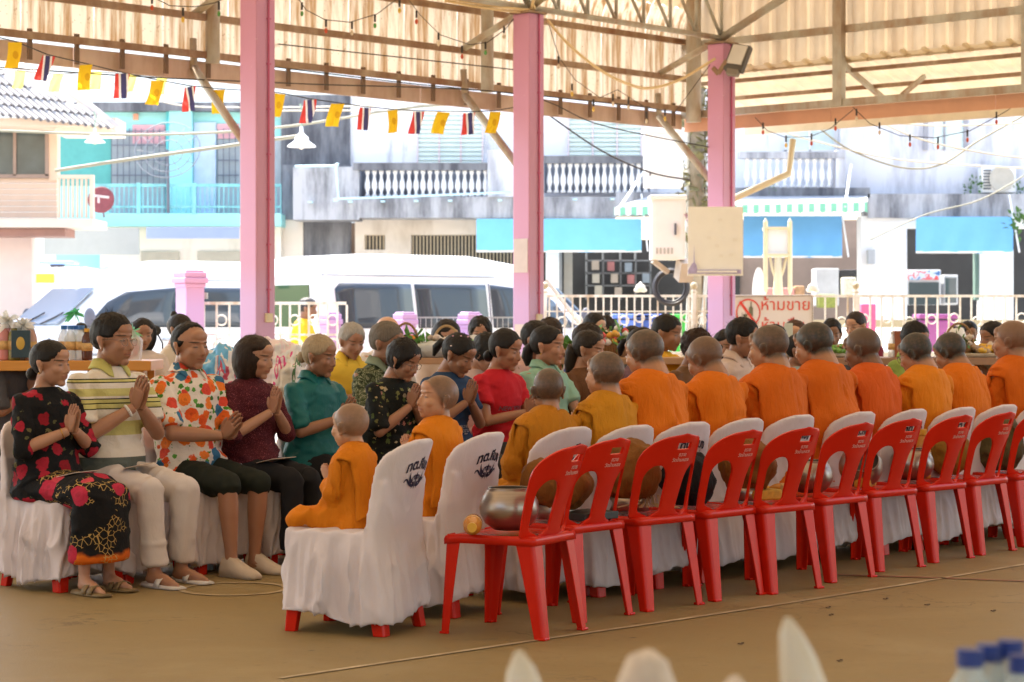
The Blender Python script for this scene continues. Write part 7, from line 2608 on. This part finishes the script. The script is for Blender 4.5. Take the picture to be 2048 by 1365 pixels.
# ================================================================ PROPS
def on_chair(i, dx, dy, dz=.455):
    p, h = RC[i]
    f_ = np.array([math.cos(h), math.sin(h), 0]); r_ = np.array([math.sin(h), -math.cos(h), 0])
    return p + f_ * dy + r_ * dx + Z3 * dz, h
M_bowl = NT('brushed steel bowl')
_n = M_bowl.noise(M_bowl.mp(M_bowl.tc(), (1, 1, 30)), 6, 3)
M_bowl.base(M_bowl.mix(_n, (.30, .25, .21), (.42, .36, .31)))
M_bowl.set(Roughness=.32, Metallic=.9)
M_bowl = M_bowl.m
M_bowlin = mat('dark bowl inside', (.05, .045, .04), .5, metal=.5)
def bowl(i, dx, dy, r, label, tilt=0):
    p, h = on_chair(i, dx, dy)
    t = thing('alms_bowl', label, 'bowl', p, 0, 'steel alms bowls')
    R_ = rotx(tilt)
    H_ = r * 1.42
    pr = [(.01, 0), (r * .5, .004), (r * .82, H_ * .18), (r * .98, H_ * .40), (r, H_ * .52), (r * .96, H_ * .70), (r * .80, H_ * .92), (r * .72, H_ * .985), (r * .735, H_ * 1.01), (r * .71, H_ * 1.01), (r * .78, H_ * .90), (r * .93, H_ * .6), (r * .85, H_ * .25), (.01, .02)]
    MB().lathe(pr, n=32, R=R_).build('bowl_body', M_bowl, t, True)
    MB().lathe([(.01, .03), (r * .80, H_ * .3), (r * .90, H_ * .6), (r * .77, H_ * .88), (r * .70, H_ * 1.0), (r * .69, H_ * 1.0), (r * .75, H_ * .86)], n=24, R=R_).build('bowl_lining', M_bowlin, t, True)
    t.location = [p[0], p[1], p[2] + (r * abs(math.sin(tilt)) * .55)]
    return t
bowl(0, -.02, -.0, .135, 'large steel alms bowl on the nearest red chair beside a lying bottle')
bowl(5, -.02, .0, .125, 'steel alms bowl seen through the sixth red chair back')
bowl(6, -.02, .02, .125, 'tilted steel bowl on the seventh red chair', .9)
bowl(7, -.03, .0, .13, 'steel alms bowl beside the amber juice bottle')
M_juice = mat('amber drink', (.50, .20, .02), .15, .1, 4)
M_capy = mat('yellow bottle cap', (.65, .35, .03), .4)
def bottle(p, label, lying=None, s=1.0, body=M_juice, cap=M_capy, grp=None, name='juice_bottle'):
    t = thing(name, label, 'bottle', p, 0, grp)
    R_ = np.eye(3) if lying is None else rotz(lying) @ rotx(math.radians(-90))
    off = (0, 0, 0) if lying is None else (0, 0, .036 * s)
    pr = [(.005, 0), (.033, .002), (.036, .012), (.034, .03), (.036, .05), (.034, .07), (.036, .09), (.036, .125), (.030, .15), (.017, .172), (.015, .182)]
    MB().lathe([(a * s, b * s) for a, b in pr], off, 18, R_).build('bottle_body', body, t, True)
    MB().lathe([(.001, .18 * s), (.0185 * s, .18 * s), (.0185 * s, .203 * s), (.001, .203 * s)], off, 14, R_).build('cap', cap, t)
    MB().lathe([(.0365 * s, .06 * s), (.037 * s, .06 * s), (.037 * s, .11 * s), (.0365 * s, .11 * s)], off, 18, R_).build('wrapper', mat('printed wrapper', (.58, .36, .14), .5, .4, 60), t, True)
    return t
p, h = on_chair(0, -.17, .10)
bottle(p, 'amber bottle lying on its side left of the big steel bowl', lying=h + .5, s=1.15)
p, h = on_chair(7, .12, .03)
bottle(p, 'amber juice bottle standing on the eighth red chair', s=1.45)
p, h = on_chair(6, .15, .08)
bottle(p, 'amber juice bottle standing behind the tilted steel bowl', s=1.2)
p, h = on_chair(5, -.16, -.02)
bottle(p, 'small amber bottle lying beside the bowl of the sixth red chair', lying=h - .9, s=.85)
p, h = on_chair(4, .0, .06)
# cloth bags: soft round bags with a flap
def soft(name, label, cat, p, r, m, seed, squash=(1, 1, 1), flap=None, rz=0, amp=.10):
    t = thing(name, label, cat, p, rz)
    mb = MB().ell((0, 0, r[2] * .92), r, nu=22, nv=14)
    if flap:
        mb.ell((0, 0, r[2] * 1.5), (r[0] * .8, r[1] * .8, r[2] * .55), nu=16, nv=10)
    me = voxel(mb, .012, 4)
    v = verts(me); n = normals(me)
    d = min(r) * amp * (fbm(v * 16, seed, 3) + (1 - 2 * np.abs(vnoise(v * np.array([14, 14, 5]) + seed, seed))))
    v = v + n * d[:, None]
    v[:, 2] = np.maximum(v[:, 2], 0)
    setverts(me, v)
    link(me, 'cloth', m, t, True)
    return t
M_brown = robe_mat('brown bag cloth', (.20, .075, .012))
M_olive = robe_mat('olive strap cloth', (.11, .085, .03))
M_blackc = robe_mat('black bag cloth', (.012, .011, .012))
bags = [(1, (0, .03), (.19, .13, .125), M_brown, 'round brown cloth alms bag on the second red chair'),
        (2, (.02, .05), (.17, .13, .16), M_brown, 'brown cloth bag on the third red chair'),
        (3, (-.03, .04), (.15, .12, .13), M_blackc, 'black cloth bag on the fourth red chair'),
        (4, (-.02, .05), (.15, .13, .15), M_brown, 'brown cloth bag on a stand on the fifth red chair'),
        (8, (-.05, .05), (.15, .12, .15), robe_mat('ochre bag cloth', (.30, .15, .02)), 'ochre cloth bag on the ninth red chair'),
        (9, (-.02, .03), (.17, .14, .17), M_olive, 'olive cloth bag on the red chair at the photo edge')]
for i, (dx, dy), r, m, lab in bags:
    p, h = on_chair(i, dx, dy, .50 if i in (1, 4, 2) else .455)
    t = soft('alms_bag', lab, 'bag', p, r, m, i * 3 + 1, flap=i in (3, 9), rz=h)
    if i in (1, 2, 4):
        MB().lathe([(.06, -.045), (.10, -.045), (.085, -.01), (.10, .02), (.09, .02), (.07, -.01)], n=20).build('bowl_stand', M_bowl, t, True)
    # carrying strap
    if i in (3, 9): MB().tube([(-r[0] * .8, 0, r[2]), (-r[0] * .9, .02, r[2] * 1.5), (0, .04, r[2] * 1.95), (r[0] * .8, .0, r[2] * 1.4)], .016, 8, flat=.35).build('strap', M_olive if i != 3 else M_blackc, t, True)
p, h = on_chair(2, .03, -.06)
t = thing('broom_bundle', 'tuft of pale straw lying on the third red chair', 'straw', p)
mb = MB()
for k in range(60):
    a_ = RNG.uniform(-1, 1); b_ = np.array([RNG.uniform(-.06, .06), RNG.uniform(-.02, .02), 0.01])
    mb.tube([b_ + [0, .03, .07], b_ * 1.2 + [0, 0, .03], b_ * 2.6 + np.array([0, -.05, 0])], .0016, 4)
mb.build('straw_fringe', mat('pale straw', (.42, .30, .16)), t, kind='stuff')
p, h = on_chair(1, .0, -.02)
t = tag(MB().box((0, 0, .02), (.24, .20, .035), rotz(.8)).build('black_book', mat('black cover', (.012, .012, .012), .5), bevel=.004), 'flat black case under the brown bag of the second red chair', 'case')
t.location = [p[0] + .1, p[1] - .02, p[2]]
p, h = on_chair(4, .02, -.03)
t = tag(MB().box((0, 0, .03), (.17, .10, .055), rotz(.5)).build('yellow_packet', mat('yellow packet print', (.60, .36, .03), .6, .3, 40), bevel=.01), 'yellow packet on the fifth red chair under the brown bag', 'packet')
t.location = list(p)
p, h = on_chair(6, -.06, -.06)
t = tag(MB().box((0, 0, .035), (.20, .09, .07), rotz(1.2)).build('yellow_packet', mat('amber packet print', (.55, .28, .03), .5, .3, 50), bevel=.012), 'amber packet beside the tilted steel bowl', 'packet')
t.location = list(p)

# -------- tables behind the lay people
def table(label, x0, x1, ytop, D, col, depth=.6, thick=.05, cloth=None, sup=None):
    a, b = P(x0, ytop, D), P(x1, ytop, D)
    c = (a + b) / 2
    t = thing('offering_table', label, 'table', (c[0], D, 0))
    o_ = np.array(t.location)
    w_ = abs(b[0] - a[0])
    z = a[2]
    MB().box((0, depth / 2, z - thick / 2), (w_, depth, thick)).build('table_top', col, t, bevel=.006)
    for sx in (-1, 1):
        for yy in (.05, depth - .05):
            MB().box((sx * (w_ / 2 - .08), yy, (z - thick) / 2), (.05, .05, z - thick)).build('leg', col, t)
    return t, z, o_
M_wood = NT('orange varnished wood')
_w = M_wood.noise(M_wood.mp(M_wood.tc(), (.6, 8, 8)), 5, 5, .6, .6)
M_wood.base(M_wood.mix(_w, (.52, .21, .03), (.68, .32, .06)))
M_wood.set(Roughness=.35); M_wood = M_wood.m
D1 = 15.2
t1, z1, o1 = table('orange wooden table with bottles at the left behind the front row', -120, 302, 722, D1, M_wood, .55, .07)
D2 = 16.6
t2, z2, o2 = table('wooden table under flower baskets behind the crew cut man', 790, 1420, 716, D2, mat('pale brown wood', (.50, .30, .17), .4, .15, 3), .5, .05)
D3 = 18.0
t3, z3, o3 = table('long brown table with food trays at the right behind the monks', 1500, 2120, 716, D3, mat('brown wood', (.36, .20, .12), .4, .15, 3), .6, .06)
M_plas = clear('clear plastic', (.82, .84, .85), .38, .1)
M_plast2 = clear('cloudy plastic wrap', (.85, .85, .86), .55, .25)
def at_table(x, D, z, dy=.2):
    return np.array([(x - 1024) / FPX * (D + dy), D + dy, z])
M_water = clear('water bottle plastic', (.72, .78, .82), .55, .08)
bl = [('pink liquid bottle at the left table end', 8, (.55, .22, .22)), ('pink soap bottle in clear wrap', 18, (.62, .30, .32)), ('olive bottle behind the dark book', 28, (.22, .20, .06)), ('clear bottle beside the dark book', 36, (.5, .55, .55))]
for i, (lab, x, c) in enumerate(bl):
    bottle(at_table(x, D1, z1, .12 + .06 * (i % 2)), lab, s=1.25, body=mat('bottle liquid %d' % i, c, .15), cap=mat('white cap', (.75, .75, .75), .4), name='gift_bottle')
t = tag(MB().box((0, 0, .115), (.13, .03, .19)).build('prayer_book', mat('dark teal cover', (.02, .05, .07), .4), bevel=.004), 'dark teal boxed book with a gold figure on the left table', 'book')
t.location = list(at_table(42, D1, z1, .06))
MB().ell((0, -.017, .12), (.03, .004, .045)).build('gold_print', mat('gold print', (.55, .36, .06), .4), t)
for k, x in enumerate((62, 128, 141, 152, 163, 174)):
    if k == 0:
        bottle(at_table(x, D1, z1, .14), 'rose coloured jar behind the head of the elderly woman', s=1.2, body=mat('rose jar', (.5, .3, .26), .2), cap=mat('white cap', (.75, .75, .75), .4), name='gift_bottle')
    elif k < 5:
        bottle(at_table(x, D1, z1, .16 + .05 * (k % 2)), 'clear water bottle in the blue capped pack on the left table', s=1.2, body=M_water, cap=mat('blue cap', (.05, .18, .5), .4), grp='water bottles in the blue capped pack', name='water_bottle')
    else:
        bottle(at_table(x, D1, z1, .14), 'dark cola bottle right of the blue capped pack', s=1.1, body=mat('cola', (.09, .03, .02), .15), name='gift_bottle')
# white plastic wrap tops and ribbons
def frill(name, label, p, r, m, n=26, cat='ribbon', seed=0):
    mb = MB()
    for k in range(n):
        d = unit(RNG.normal(size=3) * [1, .6, 1] + np.array([0, 0, .5]))
        a_ = unit(np.cross(d, RNG.normal(size=3)))
        L = r * RNG.uniform(.5, 1)
        pts = []
        for q in (0, .35, .7, 1):
            c_ = d * L * q + np.array([0, 0, -.25 * L * q * q])
            w_ = r * .16 * math.sin(math.pi * (q * .8 + .12))
            pts.append([c_ - a_ * w_, c_ + a_ * w_])
        mb.grid(np.array(pts))
    o = mb.build(name, m)
    o.location = list(p)
    return tag(o, label, cat)
M_wwrap = mat('white translucent wrap', (.78, .80, .80), .4, .05, trans=.4)
frill('plastic_wrap', 'white frilled wrap above the bottles at the left edge', at_table(14, D1, z1 + .27, .12), .12, M_wwrap, 30, 'wrap')
frill('plastic_wrap', 'white frilled wrap above the dark boxed book', at_table(46, D1, z1 + .24, .12), .11, M_wwrap, 30, 'wrap')
frill('green_ribbon', 'green ribbon bow above the blue capped water bottles', at_table(150, D1, z1 + .33, .1), .085, mat('green ribbon', (.12, .55, .25), .4, trans=.3), 18)
frill('green_ribbon', 'green ribbon bow on the gift bag right of the glasses man', at_table(266, D1, z1 + .20, .1), .085, mat('green ribbon', (.12, .55, .25), .4, trans=.3), 18)
t = thing('gift_bag', 'clear gift bag with orange red sweets at the right end of the orange table', 'gift bag', at_table(258, D1, z1, .1))
MB().loft([[(-.08, -.05, 0), (.08, -.05, 0), (.08, .05, 0), (-.08, .05, 0)], [(-.09, -.05, .14), (.09, -.05, .14), (.09, .05, .14), (-.09, .05, .14)], [(-.03, -.01, .22), (.03, -.01, .22), (.03, .01, .22), (-.03, .01, .22)]]).build('plastic_film', M_plas, t)
sw = MB()
for k in range(20):
    sw.ell((RNG.uniform(-.06, .06), RNG.uniform(-.03, .03), RNG.uniform(.01, .13)), .016, nu=8, nv=6)
sw.build('sweets', mat('orange red sweets', (.55, .12, .06), .3), t, True, kind='stuff')
# red bag and dark things under the left table
t = tag(MB().box((0, .1, .16), (.5, .2, .33)).build('red_bag', mat('red bag cloth', (.5, .02, .03), .6), bevel=.05), 'bright red bag under the orange table behind the polo shirt man', 'bag')
t.location = list(px_at(170, 14.6) + Z3 * .25)
t = soft('black_bag', 'large black bag at the left edge behind the first chair', 'bag', px_at(30, 13.2), (.42, .25, .33), M_blackc, 4)
soft('black_motorbike_seat_cover', 'dark navy cloth covered heap left of the woman in the black dress', 'cloth heap', px_at(2, 12.6), (.30, .22, .28), mat('navy heap', (.012, .016, .03), .7), 9)
# motorbike mirrors seen as dark ovals in front of the van
for x, y, lab in ((163, 655, 'round black motorbike mirror left of the polo shirt man'), (311, 661, 'round black motorbike mirror beside the floral shirt man')):
    t = thing('motorbike_mirror', lab, 'mirror', P(x, y, 20))
    MB().ell((0, 0, 0), (.055, .02, .045), roty(.4)).build('mirror_housing', M_tyre, t, True)
    MB().tube([(0, .01, 0), (.06, .03, -.12), (.05, .05, -.5)], .008, 6).build('stem', M_tyre, t, True)
# plastic sacks by the pink column
for x, y, r, c, lab, sd_ in ((440, 775, (.30, .2, .30), (.12, .42, .70), 'blue printed plastic bag between the floral man and the maroon woman', 3), (555, 760, (.26, .18, .30), (.72, .60, .62), 'white and pink striped bag behind the maroon woman', 7), (590, 770, (.22, .2, .27), (.66, .62, .55), 'white bag with a green stripe left of the teal woman', 12), (478, 790, (.14, .12, .14), (.70, .45, .50), 'pinkish small bag at the foot of the first column', 5)):
    m_ = NT('bag print %d' % sd_)
    n_ = m_.noise(m_.mp(m_.tc(), (3, 3, .6)), 2.4, 2, .5, .6)
    m_.base(m_.ramp(n_, [(0, mul(c, 1.0)), (.46, c), (.50, (.72, .72, .72)), (.56, (.72, .70, .72)), (.60, {3: (.5, .06, .12), 7: (.65, .06, .25), 12: (.08, .2, .09), 5: (.7, .3, .4)}[sd_]), (.64, c)], 'CONSTANT'))
    m_.set(Roughness=.35)
    D_ = 15.6
    soft('shopping_bag', lab, 'bag', (px_at(x, D_)[0], D_, max(0, P(x, y, D_)[2] - r[2])), r, m_.m, sd_, amp=.16)
# baskets with flowers
M_wick = NT('wicker')
_a = M_wick.n('TexWave'); _a.inputs['Scale'].default_value = 26; M_wick.l(M_wick.tc(), _a.inputs[0])
M_wick.base(M_wick.mix(_a.outputs['Fac'], (.20, .10, .04), (.48, .28, .12))); M_wick.set(Roughness=.7); M_wick.bump(_a.outputs['Fac'], .6, .01)
M_wick = M_wick.m
def basket(label, x, D, z, r, hh, hr, flowers, hcol=M_wick):
    t = thing('flower_basket', label, 'basket', at_table(x, D, z, .22))
    MB().lathe([(r * .7, 0), (r * .95, hh * .8), (r * 1.05, hh), (r * .98, hh), (r * .9, hh * .75), (r * .6, .01)], n=24).build('basket_body', M_wick, t, True)
    if hr:
        MB().tube([(-r * math.cos(q) * 1.0, .0, hh * .9 + hr * math.sin(q)) for q in np.linspace(0, math.pi, 16)], .010, 6).build('handle', hcol, t, True)
    for k, (c, nb, sp) in enumerate(flowers):
        mb = MB()
        for q in range(nb):
            d = RNG.normal(size=3) * np.array([r * .5, r * .4, hh * .25]) * sp
            c0 = np.array([0, 0, hh * 1.15]) + d
            if c[1] > c[0]:
                e = RNG.normal(size=3) * .05; g = RNG.normal(size=3) * .02
                mb.add([c0, c0 + e * .5 + g, c0 + e, c0 + e * .5 - g], [(0, 1, 2, 3)])
            else:
                mb.ell(c0, (.030, .030, .022), nu=8, nv=6)
                mb.ell(c0 + [0, 0, .01], (.018, .018, .02), nu=7, nv=5)
        mb.build('leaves' if c[1] > c[0] else 'flowers', mat('petals %.2f %.2f %.2f' % c, c, .7, .25, 40), t, c[1] <= c[0], kind='stuff')
    return t
basket('handled wicker basket with orange flowers and ferns behind the crew cut man', 812, D2, z2, .095, .10, .17, [((.75, .25, .02), 14, 1.0), ((.10, .28, .05), 130, 1.6), ((.75, .74, .70), 8, 1.1)])
basket('second handled basket holding wrapped gifts behind the petal haired woman', 893, D2, z2, .10, .10, .15, [((.75, .74, .70), 16, 1.2), ((.6, .5, .45), 10, 1.1)], mat('pale cane', (.42, .28, .13)))
basket('low basket with yellow flowers behind the mint shirt woman', 1128, D2, z2, .12, .06, 0, [((.72, .42, .04), 12, 1.0), ((.09, .24, .05), 90, 1.3)])
basket('wide wicker basket with red white and orange flowers at the middle table', 1222, D2, z2, .15, .11, .0, [((.78, .77, .74), 26, 1.2), ((.70, .10, .10), 10, 1.5), ((.78, .38, .06), 10, 1.0), ((.12, .30, .06), 110, 1.3)])
basket('tall handled wicker basket on the right table', 1918, D3, z3, .12, .10, .19, [((.60, .50, .42), 18, 1.2), ((.10, .2, .05), 40, 1.0)])
soft('wrapped_parcel', 'white plastic wrapped parcel behind the red shirt woman', 'parcel', at_table(948, D2, z2, .2), (.10, .09, .075), M_wwrap, 6, amp=.25)
soft('wrapped_parcel', 'silver wrapped parcel on the table by the handled baskets', 'parcel', at_table(862, D2, z2, .1), (.18, .12, .06), clear('silver wrap', (.55, .58, .58), .8, .2), 8, amp=.2)
soft('wrapped_parcel', 'pale cloth bundle at the left of the middle table', 'parcel', at_table(850, D2, z2, .3), (.2, .12, .06), M_wwrap, 16, amp=.2)
def tray(label, x, c, n, D=D3, z=None, r=.2):
    z = z3 if z is None else z
    t = thing('food_tray', label, 'tray', at_table(x, D, z, .25))
    MB().lathe([(.01, .0), (r * .8, .0), (r, .03), (r * .98, .034), (r * .78, .01), (.01, .01)], n=26).build('plate', mat('cream plate', (.66, .60, .48), .3), t, True)
    mb = MB()
    for k in range(n):
        q = RNG.normal(size=2) * r * .38
        mb.ell((q[0], q[1], .03 + .05 * RNG.random() * math.exp(-q.dot(q) * 30) + .02), (.035, .028, .022), rotz(RNG.uniform(0, 3)), nu=9, nv=6)
    mb.build('food', mat('food %.2f' % c[1], c, .5, .3, 30), t, True, kind='stuff')
    return t
tray('plate of yellow fritters between two monk heads', 1597, (.72, .42, .05), 46)
tray('plate of green leaves right of the broad monk', 1672, (.14, .32, .05), 40)
tray('small plate with brown sauce right of the sign', 1690, (.30, .13, .05), 22, r=.13)
tray('plate of yellow fruit by the glasses monks', 1972, (.68, .40, .04), 50)
tray('plate of brown wrapped sweets beside the handled basket', 1945, (.35, .25, .17), 40)
bottle(at_table(1785, D3, z3, .15), 'small clear water bottle behind the old dark monk', s=1.05, body=M_water, cap=mat('white cap', (.75, .75, .75), .4), name='water_bottle')
t = tag(MB().box((0, 0, .11), (.1, .08, .22)).build('wooden_box', mat('red brown box', (.33, .10, .04), .5), bevel=.004), 'red brown box on the right table beside the water bottle', 'box')
t.location = list(at_table(1800, D3, z3, .15))
# phone and bundles in hands
t = tag(MB().box((0, 0, 0), (.075, .01, .15)).build('phone', mat('phone white', (.65, .70, .62), .3), bevel=.006), 'pale phone held up by the woman before the sign', 'phone')
t.location = list(P(1577, 664, 19.25))
# pink plastic chair backs and a magenta chair
for x, y, D_, c, lab in ((978, 742, 15.6, (.5, .02, .12), 'magenta plastic chair back behind the red shirt woman'), (1690, 688, 20.2, (.75, .12, .2), 'pink chair back under the right fence'), (1362, 720, 16.6, (.75, .40, .02), 'amber cloth over a chair behind the frizzy haired woman'), (443, 790, 12.6, (.36, .42, .48), 'grey blue chair back behind the floral shirt man')):
    t = thing('plastic_chair', lab, 'chair', (px_at(x, D_)[0], D_, 0), math.radians(-140))
    zt = P(x, y, D_)[2]
    me = red_back()
    v = verts(me); v[:, 2] += zt - .85 + .06
    setverts(me, v)
    o = link(me, 'backrest', mat('plastic %.2f %.2f' % (c[0], c[1]), c, .35), t, True)
    s_ = o.modifiers.new('s', 'SOLIDIFY'); s_.thickness = .013
    MB().box((0, 0, zt - .40), (.4, .4, .03)).build('seat', mat('plastic %.2f %.2f' % (c[0], c[1]), c, .35), t, bevel=.01)
    for sx in (-1, 1):
        for sy in (-1, 1):
            MB().bar((sx * .17, sy * .17, zt - .4), (sx * .2, sy * .2, 0), .04).build('leg', mat('plastic %.2f %.2f' % (c[0], c[1]), c, .35), t)

# -------- foreground, out of focus: table edge things close to the camera
FDn = 2.6
M_cup = clear('milky folded plastic', (.72, .70, .60), .62, .3)
M_pulp = mat('wrapped garland inside', (.55, .48, .40), .6, .3, 30)
def spike(label, pts, rad, m=M_cup):
    o = P(*pts[0], FDn)
    t = MB().tube([P(x, y, FDn) - o for x, y in pts], rad, 14).build('folded_napkin', m, None, True)
    t.location = list(o)
    return tag(t, label, 'napkin')
spike('tall pale folded napkin tip at the bottom right, close to the camera', [(1630, 1480), (1612, 1400), (1595, 1320), (1580, 1265), (1574, 1236)], [.030, .030, .022, .013, .004])
spike('small pale folded napkin tip at the bottom centre', [(1060, 1480), (1050, 1400), (1042, 1340), (1037, 1302)], [.030, .026, .017, .004])
spike('rounded white wrapped flower top at the bottom centre', [(1300, 1500), (1298, 1420), (1292, 1360), (1296, 1318), (1300, 1300)], [.05, .045, .034, .024, .006], M_pulp)
spike('low rounded wrap at the bottom between the napkins', [(1465, 1500), (1468, 1400), (1470, 1352)], [.03, .028, .005], M_pulp)
for k, (x, y, lab) in enumerate([(1940, 1298, 'leftmost blue capped water bottle at the bottom right corner'), (1980, 1288, 'second blue capped water bottle at the bottom right corner'), (2022, 1280, 'farthest blue capped water bottle at the bottom right corner'), (2045, 1310, 'front blue capped water bottle cut by the right corner')]):
    Dn = FDn + .25 - .06 * (k in (0, 3)) * 1.0
    top = P(x, y, Dn)
    bottle((top[0], top[1], top[2] - .203 * .95), lab, s=.95, body=clear('near bottle', (.5, .62, .66), .5, .15), cap=mat('deep blue cap', (.015, .04, .22), .4), name='water_bottle')
t = thing('front_table', 'table just below the frame carrying napkins and bottles', 'table', (.1, FDn, 0))
MB().box((.35, .1, .86), (1.8, .5, .03)).build('table_top', mat('white table cloth', (.6, .58, .55)), t)
for sx in (-.45, 1.15):
    for sy in (-.1, .3):
        MB().box((sx, sy, .42), (.04, .04, .84)).build('leg', M_steel, t)
bpy.data.scenes.remove(TMP)
